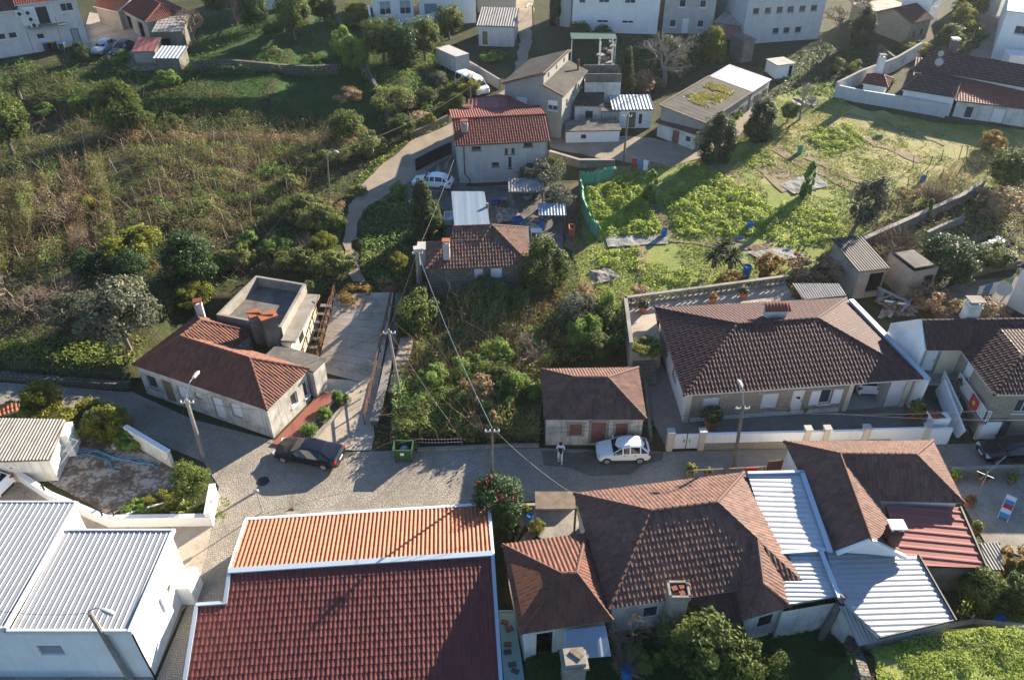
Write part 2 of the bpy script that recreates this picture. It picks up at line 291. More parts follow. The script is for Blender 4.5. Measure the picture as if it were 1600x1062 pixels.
# ------------------------------------------------------------------ object helpers
def thing(name, label, cat, loc=(0, 0, 0), group=None):
    o = bpy.data.objects.new(name, None); COL.objects.link(o); o.empty_display_size = .3
    o.location = loc; o['label'] = label; o['category'] = cat
    if group: o['group'] = group
    return o
def tag(o, label, cat, group=None):
    o['label'] = label; o['category'] = cat
    if group: o['group'] = group
    return o
def structure(o, kind='structure'):
    o['kind'] = kind; return o
def origin(o):
    p = Vector((0, 0, 0))
    while o is not None: p = p+o.location; o = o.parent
    return p
def dup(root, loc, rz=None, label=None):
    r = root.copy(); COL.objects.link(r); r.location = loc
    if rz is not None: r.rotation_euler = (0, 0, rz)
    if label: r['label'] = label
    for ch in root.children:
        c = ch.copy(); COL.objects.link(c); c.parent = r
        for gc in ch.children:
            d = gc.copy(); COL.objects.link(d); d.parent = c
    return r
V3 = Vector
class MB:
    """collects faces of ONE mesh object; faces carry a material index and uv"""
    def __init__(s): s.v = []; s.f = []; s.mi = []; s.uv = []
    def face(s, pts, uv=None, mi=0):
        k = len(s.v); s.v.extend([tuple(p) for p in pts]); s.f.append(tuple(range(k, k+len(pts)))); s.mi.append(mi)
        if uv is None:
            n = V3((0, 0, 0)); P = [V3(p) for p in pts]
            for i in range(len(P)):
                a, b = P[i], P[(i+1) % len(P)]
                n += V3(((a.y-b.y)*(a.z+b.z), (a.z-b.z)*(a.x+b.x), (a.x-b.x)*(a.y+b.y)))
            if abs(n.z) >= max(abs(n.x), abs(n.y)): uv = [(p.x, p.y) for p in P]
            else:
                t = V3((-n.y, n.x, 0)); t.normalize(); uv = [(p.dot(t), p.z) for p in P]
        s.uv.extend(uv)
    def quad(s, a, b, c, d, mi=0): s.face((a, b, c, d), None, mi)
    def prism(s, loop, z0, z1, mi=0, top=True, bottom=True):
        """vertical prism over a counter-clockwise plan loop; z0, z1 numbers or per-corner lists"""
        n = len(loop); a = z0 if isinstance(z0, (list, tuple)) else [z0]*n; b = z1 if isinstance(z1, (list, tuple)) else [z1]*n
        lo = [V3((p[0], p[1], a[i])) for i, p in enumerate(loop)]; hi = [V3((p[0], p[1], b[i])) for i, p in enumerate(loop)]
        for i in range(n):
            j = (i+1) % n; s.face((lo[i], lo[j], hi[j], hi[i]), None, mi)
        if top: s.face(hi, None, mi)
        if bottom: s.face(lo[::-1], None, mi)
    def box(s, c, size, rz=0.0, mi=0, tilt=None):
        hx, hy, hz = size[0]/2, size[1]/2, size[2]/2; m = Matrix.Rotation(rz, 3, 'Z')
        if tilt is not None: m = m @ tilt
        p = [V3(c)+m @ V3((x*hx, y*hy, z*hz)) for z in (-1, 1) for y in (-1, 1) for x in (-1, 1)]
        for q in ((0, 2, 3, 1), (4, 5, 7, 6), (0, 1, 5, 4), (2, 6, 7, 3), (0, 4, 6, 2), (1, 3, 7, 5)): s.face([p[i] for i in q], None, mi)
    def beam(s, a, b, w, h, mi=0):
        a, b = V3(a), V3(b); d = b-a; L = d.length
        if L < 1e-5: return
        q = d.to_track_quat('X', 'Z').to_matrix(); s.box((a+b)/2, (L, w, h), 0, mi, q)
    def tube(s, pts, r, seg=6, mi=0, caps=True):
        pts = [V3(p) for p in pts]; n = len(pts); rs = r if isinstance(r, (list, tuple)) else [r]*n; rings = []
        for i, p in enumerate(pts):
            d = (pts[min(i+1, n-1)]-pts[max(i-1, 0)]); d = d.normalized() if d.length > 1e-6 else V3((0, 0, 1))
            u = d.cross(V3((0, 0, 1)) if abs(d.z) < .95 else V3((1, 0, 0))).normalized(); w = d.cross(u)
            rings.append([p+(u*math.cos(2*math.pi*k/seg)+w*math.sin(2*math.pi*k/seg))*rs[i] for k in range(seg)])
        k0 = len(s.v)
        for rg in rings: s.v.extend([tuple(p) for p in rg])
        for i in range(n-1):
            for k in range(seg):
                a = k0+i*seg+k; b = k0+i*seg+(k+1) % seg; s.f.append((a, b, b+seg, a+seg)); s.mi.append(mi); s.uv.extend([(0, 0), (1, 0), (1, 1), (0, 1)])
        if caps:
            for q in ([k0+k for k in range(seg)], [k0+(n-1)*seg+k for k in range(seg)][::-1]):
                s.f.append(tuple(q)); s.mi.append(mi); s.uv.extend([(0, 0)]*seg)
    def lathe(s, c, prof, seg=16, mi=0):
        c = V3(c); k0 = len(s.v)
        for r, z in prof:
            for k in range(seg): s.v.append((c.x+r*math.cos(2*math.pi*k/seg), c.y+r*math.sin(2*math.pi*k/seg), c.z+z))
        for i in range(len(prof)-1):
            for k in range(seg):
                a = k0+i*seg+k; b = k0+i*seg+(k+1) % seg; s.f.append((a, b, b+seg, a+seg)); s.mi.append(mi); s.uv.extend([(0, 0)]*4)
        s.f.append(tuple(k0+(len(prof)-1)*seg+k for k in range(seg))); s.mi.append(mi); s.uv.extend([(0, 0)]*seg)
    def build(s, name, mats, parent=None, smooth=False):
        me = bpy.data.meshes.new(name); o0 = origin(parent) if parent is not None else V3((0, 0, 0))
        vs = np.array(s.v, float).reshape(-1, 3)-np.array(o0)
        me.from_pydata(vs.tolist(), [], s.f)
        ul = me.uv_layers.new(name='UVMap'); ul.data.foreach_set('uv', np.array(s.uv, np.float32).ravel())
        for m in (mats if isinstance(mats, (list, tuple)) else [mats]): me.materials.append(M[m] if isinstance(m, str) else m)
        me.polygons.foreach_set('material_index', np.array(s.mi, np.int32))
        if smooth: me.polygons.foreach_set('use_smooth', np.ones(len(s.f), bool))
        me.validate(); me.update()
        o = bpy.data.objects.new(name, me); COL.objects.link(o)
        if parent is not None: o.parent = parent
        return o
def mesh_np(name, verts, quads, mat, parent=None, v=None, tri=False):
    """fast mesh of many small leaf faces with a per-face value 'v'"""
    me = bpy.data.meshes.new(name); k = 3 if tri else 4
    me.vertices.add(len(verts)); me.vertices.foreach_set('co', np.asarray(verts, np.float32).ravel())
    nf = len(quads); me.loops.add(nf*k); me.loops.foreach_set('vertex_index', np.asarray(quads, np.int32).ravel())
    me.polygons.add(nf); me.polygons.foreach_set('loop_start', np.arange(nf, dtype=np.int32)*k)
    me.materials.append(M[mat] if isinstance(mat, str) else mat)
    if v is not None:
        at = me.attributes.new('v', 'FLOAT', 'FACE'); at.data.foreach_set('value', np.asarray(v, np.float32))
    me.update(calc_edges=True); me.validate()
    o = bpy.data.objects.new(name, me); COL.objects.link(o)
    if parent is not None: o.parent = parent
    return o
def leaves(c, size, out=None, aspect=1.6, lift=.5):
    """leaf quads (a folded diamond each) at centres c, size array; returns verts, quads"""
    n = len(c); d = RNG.normal(size=(n, 3))
    if out is not None: d = d*.75+out*1.1
    d[:, 2] += lift
    d /= np.linalg.norm(d, axis=1)[:, None]+1e-9
    r = RNG.normal(size=(n, 3)); u = np.cross(d, r); u /= np.linalg.norm(u, axis=1)[:, None]+1e-9; w = np.cross(d, u)
    s = np.asarray(size)[:, None]
    a = c+u*s*aspect*.5; b = c+w*s*.36+d*s*.1; e = c-u*s*aspect*.5; f = c-w*s*.36+d*s*.1
    vs = np.stack([a, b, e, f], 1).reshape(-1, 3); q = np.arange(4*n).reshape(n, 4)
    return vs, q

# ------------------------------------------------------------------ draped sheets and undergrowth
def inside(poly, x, y):
    x = np.asarray(x); y = np.asarray(y); r = np.zeros(x.shape, bool); n = len(poly)
    for i in range(n):
        x1, y1 = poly[i][0], poly[i][1]; x2, y2 = poly[(i+1) % n][0], poly[(i+1) % n][1]
        c = ((y1 > y) != (y2 > y)); r ^= c & (x < (x2-x1)*(y-y1)/((y2-y1) if abs(y2-y1) > 1e-9 else 1e-9)+x1)
    return r
def wpoly(pix): return [G(*p) for p in pix]
def ragged(poly, amp=.4, step=1.2):
    out = []
    for i in range(len(poly)):
        a, b = V3(poly[i]), V3(poly[(i+1) % len(poly)]); L = (b-a).length; n = max(1, int(L/step))
        t = V3((b-a).xy.to_3d()); t = V3((-t.y, t.x, 0)).normalized() if t.length > 0 else V3()
        for k in range(n):
            p = a.lerp(b, k/n); out.append(p+t*amp*(random.random()-.5)*2 if k else p)
    return out
def sheet(name, poly, mat, dz=.03, step=1.2, rag=0.0, zf=None):
    if rag: poly = ragged(poly, rag)
    xs = [p[0] for p in poly]; ys = [p[1] for p in poly]
    gx, gy = np.meshgrid(np.arange(min(xs), max(xs), step), np.arange(min(ys), max(ys), step)); gx = gx.ravel(); gy = gy.ravel()
    k = inside(poly, gx, gy); vin = [Vector((p[0], p[1])) for p in poly]; n = len(vin)
    # denser boundary so that the edge follows the slope
    bd = []
    for i in range(n):
        a, b = vin[i], vin[(i+1) % n]; m = max(1, int((b-a).length/step))
        bd += [a.lerp(b, q/m) for q in range(m)]
    nb = len(bd); pts = bd+[Vector((a, b)) for a, b in zip(gx[k], gy[k])]
    vo, _, fo, *_r = delaunay_2d_cdt(pts, [], [list(range(nb))], 1, 1e-4)
    mb = MB(); X = np.array([p.x for p in vo]); Y = np.array([p.y for p in vo])
    Z = (g(X, Y) if zf is None else zf(X, Y))+dz
    mb.v = list(zip(X.tolist(), Y.tolist(), Z.tolist())); mb.f = [tuple(f) for f in fo]
    nf = []
    for f in mb.f:
        a, b, c = (np.array(mb.v[i]) for i in f[:3])
        nf.append(f if np.cross(b-a, c-a)[2] > 0 else tuple(reversed(f)))
    mb.f = nf; mb.mi = [0]*len(nf); mb.uv = [(mb.v[i][0], mb.v[i][1]) for f in nf for i in f]
    return mb.build(name, mat)
def scatter_in(poly, n):
    xs = [p[0] for p in poly]; ys = [p[1] for p in poly]; X = []; Y = []; tot = 0
    while tot < n:
        x = RNG.uniform(min(xs), max(xs), 4*n); y = RNG.uniform(min(ys), max(ys), 4*n); k = inside(poly, x, y)
        if not k.any(): return np.zeros(0), np.zeros(0)
        X.append(x[k]); Y.append(y[k]); tot += k.sum()
    return np.concatenate(X)[:n], np.concatenate(Y)[:n]
def area(poly): return abs(sum(poly[i][0]*poly[(i+1) % len(poly)][1]-poly[(i+1) % len(poly)][0]*poly[i][1] for i in range(len(poly))))/2
def thicket(name, poly, mat, dens, h=1.0, leaf=.16, fx=.45, cover=0.0, v0=.1, v1=.9, base=.15, rows=None, aspect=1.6):
    """a mass of leaves over ground: mounds from noise, gaps where the noise is low"""
    n = int(area(poly)*dens); x, y = scatter_in(poly, n); off = RNG.uniform(0, 90)
    m = fnoise(x*fx+off, y*fx+off)
    if rows:
        ang, sp, wid = rows; u = x*math.cos(ang)+y*math.sin(ang); k = np.abs((u/sp) % 1-.5) < wid
        x, y, m = x[k], y[k], m[k]
    if cover > 0:
        k = fnoise(x*fx*.9+off+40, y*fx*.9+off) > cover; x, y, m = x[k], y[k], m[k]
    top = h*np.clip((m-.22)*1.9, base, 1.15); t = np.sqrt(RNG.random(len(x)))
    z = g(x, y)+top*t*.95+.03
    e = .35; dx = fnoise((x+e)*fx+off, y*fx+off)-m; dy = fnoise(x*fx+off, (y+e)*fx+off)-m
    out = np.stack([-dx*h*1.9/e, -dy*h*1.9/e, np.full(len(x), .8)], 1)
    c = np.stack([x, y, z], 1); size = leaf*RNG.uniform(.6, 1.5, len(x))
    v = np.clip(v0+(v1-v0)*(.5*vnoise(x*.7+3, y*.7)+.25*vnoise(x*2.3, y*2.3)+.35*RNG.random(len(x))), 0, 1)
    vs, q = leaves(c, size, out, aspect); o = mesh_np(name, vs, q, mat, None, v); o['kind'] = 'stuff'
    return o
def twigs(name, poly, mat, dens, h=1.0, r=.012, fx=.4, cover=0.0, lean=1.0, parent=None, seg=3):
    """bare stems: thin three-sided blades rising and arching out of the ground"""
    n = int(area(poly)*dens); x, y = scatter_in(poly, n); off = RNG.uniform(0, 90)
    if cover > 0:
        k = fnoise(x*fx+off, y*fx+off) > cover; x, y = x[k], y[k]
    n = len(x); z = g(x, y); p = np.stack([x, y, z], 1); hh = h*RNG.uniform(.4, 1.2, n)
    d = RNG.normal(size=(n, 3))*lean*.45; d[:, 2] = 1; vs = []; qs = []; k0 = 0; vv = RNG.random(n)
    w = RNG.normal(size=(n, 3)); w[:, 2] = 0; w /= np.linalg.norm(w, axis=1)[:, None]
    a = p; V = []
    for i in range(seg):
        b = a+d*(hh/seg)[:, None]; d = d+RNG.normal(size=(n, 3))*.35*lean; d[:, 2] -= .22*lean
        ra = r*(1-i/seg*.7); rb = r*(1-(i+1)/seg*.7)
        V.append(np.stack([a-w*ra, a+w*ra, b+w*rb, b-w*rb], 1)); a = b
    vs = np.concatenate(V, 0).reshape(-1, 3); q = np.arange(len(vs)).reshape(-1, 4)
    o = mesh_np(name, vs, q, mat, parent, np.tile(vv, seg))
    if parent is None: o['kind'] = 'stuff'
    return o

# ------------------------------------------------------------------ roofs
def roof_face(mb, pts, pitch=.24, amp=.035, row=.36, sp=6, mode='tile', lift=.0):
    """real rolls and rows over one convex roof plane; pts[0]->pts[1] is the eave, counter-clockwise seen from above"""
    P = [V3(p) for p in pts]; n = V3((0, 0, 0)); c = sum(P, V3())/len(P)
    for i in range(len(P)): n += (P[i]-c).cross(P[(i+1) % len(P)]-c)
    n.normalize(); u = P[1]-P[0]; u = (u-n*u.dot(n)).normalized(); v = n.cross(u)
    q = [((p-c).dot(u), (p-c).dot(v)) for p in P]
    u0 = min(a for a, b in q); u1 = max(a for a, b in q); v0 = min(b for a, b in q)
    def rng(uu):
        lo, hi = 1e9, -1e9
        for i in range(len(q)):
            (a, b), (e, f) = q[i], q[(i+1) % len(q)]
            if (a-uu)*(e-uu) <= 0 and abs(a-e) > 1e-9:
                w = b+(f-b)*(uu-a)/(e-a); lo = min(lo, w); hi = max(hi, w)
        return lo, hi
    ns = max(2, int(round((u1-u0)/pitch)))*sp; us = [u0+1e-4+(u1-u0-2e-4)*i/ns for i in range(ns+1)]; pt = (u1-u0)/(ns/sp)
    def prof(i):
        t = (i % sp)/sp
        if mode == 'tile': return amp*(math.cos(2*math.pi*t)*.5+.5)**.8
        if mode == 'sine': return amp*(math.cos(2*math.pi*t)*.5+.5)
        return amp*(1 if t < .3 else 0)   # seam ribs
    rg = [rng(a) for a in us]
    for i in range(ns):
        (la, ha), (lb, hb) = rg[i], rg[i+1]
        if ha < la or hb < lb: continue
        lo, hi = min(la, lb), max(ha, hb); pa, pb = prof(i), prof(i+1)
        if mode == 'rib': pa, pb = ((amp, amp) if (i % sp) in (1,) else (0, amp) if (i % sp) == 0 else (amp, 0) if (i % sp) == 2 else (0, 0))
        k0 = int(math.floor((lo-v0)/row)) if row else 0; k1 = int(math.ceil((hi-v0)/row)) if row else 1
        for k in range(k0, max(k1, k0+1)):
            ra, rb = (v0+k*row, v0+(k+1)*row) if row else (lo, hi)
            a0, a1 = min(max(ra, la), ha), min(max(rb, la), ha); b0, b1 = min(max(ra, lb), hb), min(max(rb, lb), hb)
            if a1-a0 < 1e-5 and b1-b0 < 1e-5: continue
            st = .03 if (row and mode == 'tile') else 0; jit = (((i//sp)*7919+k*104729) % 97)/97*.016-.006 if row else 0
            def pz(uu, vv, h, bot): return c+u*uu+v*vv+n*(h+lift+jit+(st*(1-(vv-ra)/(rb-ra)) if st else 0))
            ext = .02 if st else 0
            A = pz(us[i], a0-ext*(a0 > la+1e-4), pa, 1); B = pz(us[i+1], b0-ext*(b0 > lb+1e-4), pb, 1); Cc = pz(us[i+1], b1, pb, 0); D = pz(us[i], a1, pa, 0)
            uvk = ((i//sp)+.5, k-k0+.5+int((lo-v0)/row if row else 0)*0+k0) if row else None
            if row: uv = [((i % sp)/sp+i//sp, k+.02), ((i % sp+1)/sp+i//sp-.001, k+.02), ((i % sp+1)/sp+i//sp-.001, k+.98), ((i % sp)/sp+i//sp, k+.98)]
            else: uv = [(us[i], a0), (us[i+1], b0), (us[i+1], b1), (us[i], a1)]
            if a1-a0 < 1e-5: mb.face((A, B, Cc), [uv[0], uv[1], uv[2]])
            elif b1-b0 < 1e-5: mb.face((A, B, D), [uv[0], uv[1], uv[3]])
            else: mb.face((A, B, Cc, D), uv)
    # board below the covering
    pl = [c+u*a+v*b for a, b in q]; top = [p-n*.015 for p in pl]; bot = [p-n*.13 for p in pl]; m = len(P)
    mb.face(top, None, 1); mb.face(bot[::-1], None, 1)
    for i in range(m):
        j = (i+1) % m; mb.face((bot[i], bot[j], top[j], top[i]), None, 1)
def caps(mb, a, b, r=.11, step=.42):
    a, b = V3(a), V3(b); n = max(1, int((b-a).length/step))
    for k in range(n):
        p = a.lerp(b, k/n); q = a.lerp(b, (k+1.08)/n); mb.tube([p+V3((0, 0, .02)), q+V3((0, 0, -.01))], [r*1.12, r*.92], 8)
def make_roof(parent, faces, mat, ridges=(), under='frame', pitch=.24, amp=.035, row=.36, sp=6, mode='tile', capmat=None, capr=.11, name='roof'):
    mb = MB()
    for f in faces: roof_face(mb, f, pitch, amp, row, sp, mode)
    o = mb.build(name, [mat, under], parent)
    if ridges:
        for a, b in ridges: rb = MB(); caps(rb, a, b, capr); rb.build('ridge_cap', capmat or mat, o)
    return o

# ------------------------------------------------------------------ walls with real openings
class House:
    def __init__(s, name, label, cat, loop, z0, z1, mat, group=None):
        """loop: counter-clockwise plan corners"""
        s.loop = [V3((p[0], p[1], 0)) for p in loop]; s.z0, s.z1 = z0, z1; s.mat = mat
        c = sum(s.loop, V3())/len(loop); s.o = thing(name, label, cat, (c.x, c.y, z0), group); s.ops = {}; s.mb = MB()
    def edge(s, e): return s.loop[e % len(s.loop)], s.loop[(e+1) % len(s.loop)]
    def open(s, e, u, zs, w, h, style='glass', frame='frame', fill=None, name=None, depth=.16, label=None):
        """u: centre along the edge, 0..1; zs: sill height above z0"""
        s.ops.setdefault(e, []).append((u, zs, w, h, style, frame, fill, name, depth, label))
    def finish(s, skip=()):
        n = len(s.loop); mb = s.mb
        for e in range(n):
            if e in skip: continue
            a, b = s.edge(e); d = b-a; L = d.length; t = d/L; nrm = V3((t.y, -t.x, 0)); P = lambda uu, zz, dep=0.0: V3((a.x+t.x*uu-nrm.x*dep, a.y+t.y*uu-nrm.y*dep, zz))
            ops = s.ops.get(e, []); rs = []
            for (u, zs, w, h, *rest) in ops: rs.append((max(.05, u*L-w/2), min(L-.05, u*L+w/2), s.z0+zs, min(s.z0+zs+h, s.z1-.03)))
            us = sorted(set([0, L]+[r[0] for r in rs]+[r[1] for r in rs])); zs_ = sorted(set([s.z0-.6, s.z1]+[r[2] for r in rs]+[r[3] for r in rs]))
            for i in range(len(us)-1):
                for j in range(len(zs_)-1):
                    um, zm = (us[i]+us[i+1])/2, (zs_[j]+zs_[j+1])/2
                    if any(r[0] < um < r[1] and r[2] < zm < r[3] for r in rs): continue
                    mb.face((P(us[i], zs_[j]), P(us[i+1], zs_[j]), P(us[i+1], zs_[j+1]), P(us[i], zs_[j+1])), [(us[i], zs_[j]), (us[i+1], zs_[j]), (us[i+1], zs_[j+1]), (us[i], zs_[j+1])])
            for r, (u, zs, w, h, style, frame, fill, name, dep, label) in zip(rs, ops):
                x0, x1, y0, y1 = r
                for (p, q) in (((x0, y0), (x1, y0)), ((x1, y0), (x1, y1)), ((x1, y1), (x0, y1)), ((x0, y1), (x0, y0))):
                    mb.face((P(*p), P(*q), P(*q, dep), P(*p, dep)))
                s.fill(P, nrm, t, x0, x1, y0, y1, style, frame, fill, name, dep, label)
        s.wall = mb.build('wall', s.mat if isinstance(s.mat, (list, tuple)) else [s.mat], s.o)
        return s.o
    def fill(s, P, nrm, t, x0, x1, y0, y1, style, frame, fill, name, dep, label):
        fw = .06; mb = MB()
        def bar(u0, u1, w0, w1, d0, d1, m=0):
            a = [P(u0, w0, d0), P(u1, w0, d0), P(u1, w1, d0), P(u0, w1, d0)]; b = [P(u0, w0, d1), P(u1, w0, d1), P(u1, w1, d1), P(u0, w1, d1)]
            mb.face(a, None, m)
            for k in range(4): mb.face((a[k], b[k], b[(k+1) % 4], a[(k+1) % 4])[::-1], None, m)
        def ring(f=fw):
            bar(x0, x1, y0, y0+f, dep-.05, dep+.01); bar(x0, x1, y1-f, y1, dep-.05, dep+.01)
            bar(x0, x0+f, y0+f, y1-f, dep-.05, dep+.01); bar(x1-f, x1, y0+f, y1-f, dep-.05, dep+.01)
        def panel(nm, m, par, d, a0=None, a1=None, b0=None, b1=None):
            pb = MB(); a0 = x0 if a0 is None else a0; a1 = x1 if a1 is None else a1; b0 = y0 if b0 is None else b0; b1 = y1 if b1 is None else b1
            pb.face((P(a0, b0, d), P(a1, b0, d), P(a1, b1, d), P(a0, b1, d))); return pb.build(nm, m, par)
        if style == 'glass' or style == 'half':
            ring(); bar(x0-.08, x1+.08, y0-.09, y0-.005, -.07, .0); n = max(1, int(round((x1-x0)/.75)))
            for k in range(1, n):
                xm = x0+(x1-x0)*k/n; bar(xm-.025, xm+.025, y0+fw, y1-fw, dep-.04, dep+.01)
            w = mb.build(name or 'window', frame, s.o); panel('pane', 'glass', w, dep)
            if style == 'half':
                sb = MB(); ym = y0+(y1-y0)*.45; sb.face((P(x0+fw, ym, dep-.03), P(x1-fw, ym, dep-.03), P(x1-fw, y1-fw, dep-.03), P(x0+fw, y1-fw, dep-.03))); sb.build('blind', fill or 'shutter', w)
        elif style == 'blind':
            ring(.05); k = 0; zz = y0+.05
            while zz < y1-.06:
                z2 = min(zz+.09, y1-.05); bar(x0+.05, x1-.05, zz, z2-.015, dep-.03, dep, 1); zz += .09
            bar(x0+.05, x1-.05, y0+.05, y1-.05, dep, dep+.02, 1)
            w = mb.build(name or 'shutter', [frame, fill or 'shutter'], s.o)
        elif style == 'door':
            ring(.07); bar(x0+.07, x1-.07, y0+.02, y1-.07, dep-.02, dep+.02, 1)
            for (c0, c1) in ((.12, .46), (.54, .9)):
                bar(x0+.2*(x1-x0), x1-.2*(x1-x0), y0+c0*(y1-y0), y0+c1*(y1-y0), dep-.045, dep-.01, 1)
            w = mb.build(name or 'door', [frame, fill or 'woodred'], s.o)
            hb = MB(); p = P(x0+.85*(x1-x0), (y0+y1)/2, dep-.07); hb.box(p, (.05, .05, .16)); hb.build('handle', 'steel', w)
        elif style == 'gate':   # ribbed metal or plank leaf
            ring(.05); n = max(2, int((x1-x0)/.16))
            for k in range(n): bar(x0+.05+(x1-x0-.1)*k/n, x0+.05+(x1-x0-.1)*(k+.82)/n, y0+.03, y1-.05, dep-.03, dep, 1)
            bar(x0+.05, x1-.05, y0+.03, y1-.05, dep, dep+.02, 1); w = mb.build(name or 'gate', [frame, fill or 'sheet'], s.o)
        elif style == 'dark':   # an open hole to a dark room
            dd = 6.0 if name == 'carport' else 2.2
            for (p, q) in (((x0, y0), (x1, y0)), ((x1, y0), (x1, y1)), ((x1, y1), (x0, y1)), ((x0, y1), (x0, y0))): mb.face((P(*p, dep), P(*q, dep), P(*q, dd), P(*p, dd)))
            mb.face((P(x0, y0, dd), P(x1, y0, dd), P(x1, y1, dd), P(x0, y1, dd))); w = mb.build(name or 'doorway', fill or 'dark', s.o)
        if label: w['label'] = label
def rect(fl, fr, bl, z):
    """exact rectangle: front corners and a rear-left corner in photograph pixels, all at height z -> FL, FR, BR, BL"""
    a, b, c = W(*fl, z), W(*fr, z), W(*bl, z); u = (b-a); L = u.length; u /= L; n = V3((-u.y, u.x, 0)); d = (c-a).dot(n)
    return [a, b, b+n*d, a+n*d]
def inset(r, o):
    c = sum(r, V3())/len(r); n = len(r); out = []
    for i in range(n):
        p, a, b = r[i], r[i-1], r[(i+1) % n]; e1 = (p-a).normalized(); e2 = (b-p).normalized(); n1 = V3((-e1.y, e1.x, 0)); n2 = V3((-e2.y, e2.x, 0))
        k = 1+n1.dot(n2); out.append(p+(n1+n2)*(o/max(k, .3)))
    return out
def hip_faces(r, zr, il, ir, across=.5):
    """hipped (or gabled where the inset is 0) roof over rectangle r: FL FR BR BL; ridge along the front edge"""
    a, b, c, d = r; m1 = a.lerp(d, across); m2 = b.lerp(c, across); u = (b-a).normalized(); r1 = m1+u*il; r2 = m2-u*ir; r1 = V3((r1.x, r1.y, zr)); r2 = V3((r2.x, r2.y, zr))
    f = [[a, b, r2, r1], [c, d, r1, r2]]; rid = [(r1, r2)]
    if il > 0: f.append([d, a, r1]); rid += [(a, r1), (d, r1)]
    if ir > 0: f.append([b, c, r2]); rid += [(b, r2), (c, r2)]
    return f, rid, r1, r2
def gables(h, r1, r2, ends='lr', ov=.25):
    """triangular wall tops under a gabled roof: left edge 3, right edge 1 of a four-corner house"""
    L = h.loop
    for e, q in ((3, r1), (1, r2)):
        if ('l' if e == 3 else 'r') not in ends: continue
        a, b = L[e], L[(e+1) % 4]; m = V3((q.x, q.y, 0)); t = (b-a).normalized(); k = (m-a).dot(t); m = a+t*k
        za = h.z1; h.mb.face((V3((a.x, a.y, za)), V3((b.x, b.y, za)), V3((m.x, m.y, q.z-.12))))
def chimney(parent, p, w=.6, h=1.2, mat='whitedirty', cap='tile_old', d=None, rz=0):
    mb = MB(); d = d or w; mb.box((p[0], p[1], p[2]+h/2), (w, d, h), rz); mb.box((p[0], p[1], p[2]+h*.82), (w*1.12, d*1.12, .08), rz); c = mb.build('chimney', mat, parent)
    cb = MB(); z = p[2]+h
    for sx in (-1, 1):
        for sy in (-1, 1):
            o = Matrix.Rotation(rz, 3, 'Z') @ V3((sx*w*.38, sy*d*.38, .1)); cb.box((p[0]+o.x, p[1]+o.y, z+o.z), (.1, .1, .2), rz)
    cb.box((p[0], p[1], z+.24), (w*1.2, d*1.2, .09), rz); cb.build('cap', cap, c); return c
def solid_roof(parent, corners, mat, th=.12, name='roof'):
    mb = MB(); C = [V3(p) for p in corners]; lo = [p-V3((0, 0, th)) for p in C]; n = len(C)
    mb.face(C); mb.face(lo[::-1])
    for i in range(n): mb.face((lo[i], lo[(i+1) % n], C[(i+1) % n], C[i]))
    return mb.build(name, mat, parent)
def wall_run(name, label, pts, h, th, mat, cap=None, cat='wall', z=None, capover=.05, capmat='concrete', parent=None):
    """a free-standing wall following the ground along a line of places"""
    t = thing(name, label, cat, tuple(pts[0])) if parent is None else parent
    mb = MB(); cb = MB(); Q = []
    for i in range(len(pts)-1):
        a, b = V3(pts[i]), V3(pts[i+1]); n = max(1, int((b-a).length/2.5)); Q += [a.lerp(b, k/n) for k in range(n)]
    Q.append(V3(pts[-1])); side = []
    for i, p in enumerate(Q):
        d = Q[min(i+1, len(Q)-1)]-Q[max(i-1, 0)]; d.z = 0; d.normalize(); nn = V3((-d.y, d.x, 0)); side.append(nn)
    L = 0.0
    for i in range(len(Q)-1):
        a, b = Q[i], Q[i+1]; za = z if z is not None else gz(a.x, a.y)+h; zb = z if z is not None else gz(b.x, b.y)+h; ga, gb = gz(a.x, a.y)-.5, gz(b.x, b.y)-.5; D = (b-a).length
        na, nb = side[i]*th/2, side[i+1]*th/2; f = lambda p, q, zz: V3((p.x+q.x, p.y+q.y, zz))
        for s_, rv in ((-1, 0), (1, 1)):
            q = [f(a, na*s_, ga), f(b, nb*s_, gb), f(b, nb*s_, zb), f(a, na*s_, za)]; uv = [(L, ga), (L+D, gb), (L+D, zb), (L, za)]
            mb.face(q[::-1] if rv else q, uv[::-1] if rv else uv)
        mb.face((f(a, -na, za), f(b, -nb, zb), f(b, nb, zb), f(a, na, za)))
        if cap:
            ca, cb_ = side[i]*(th/2+capover), side[i+1]*(th/2+capover)
            lo = [f(a, -ca, za+.004), f(b, -cb_, zb+.004), f(b, cb_, zb+.004), f(a, ca, za+.004)]; hi = [p+V3((0, 0, cap)) for p in lo]
            cb.face(hi)
            for k in range(4): cb.face((lo[k], lo[(k+1) % 4], hi[(k+1) % 4], hi[k]))
        L += D
    for p, nn, rv in ((Q[0], side[0], 1), (Q[-1], side[-1], 0)):
        zt = z if z is not None else gz(p.x, p.y)+h; q = [V3((p.x-nn.x*th/2, p.y-nn.y*th/2, gz(p.x, p.y)-.5)), V3((p.x+nn.x*th/2, p.y+nn.y*th/2, gz(p.x, p.y)-.5))]; q += [V3((q[1].x, q[1].y, zt)), V3((q[0].x, q[0].y, zt))]
        mb.face(q[::-1] if rv else q)
    mb.build('wall', mat, t)
    if cap: cb.build('coping', capmat, t)
    return t
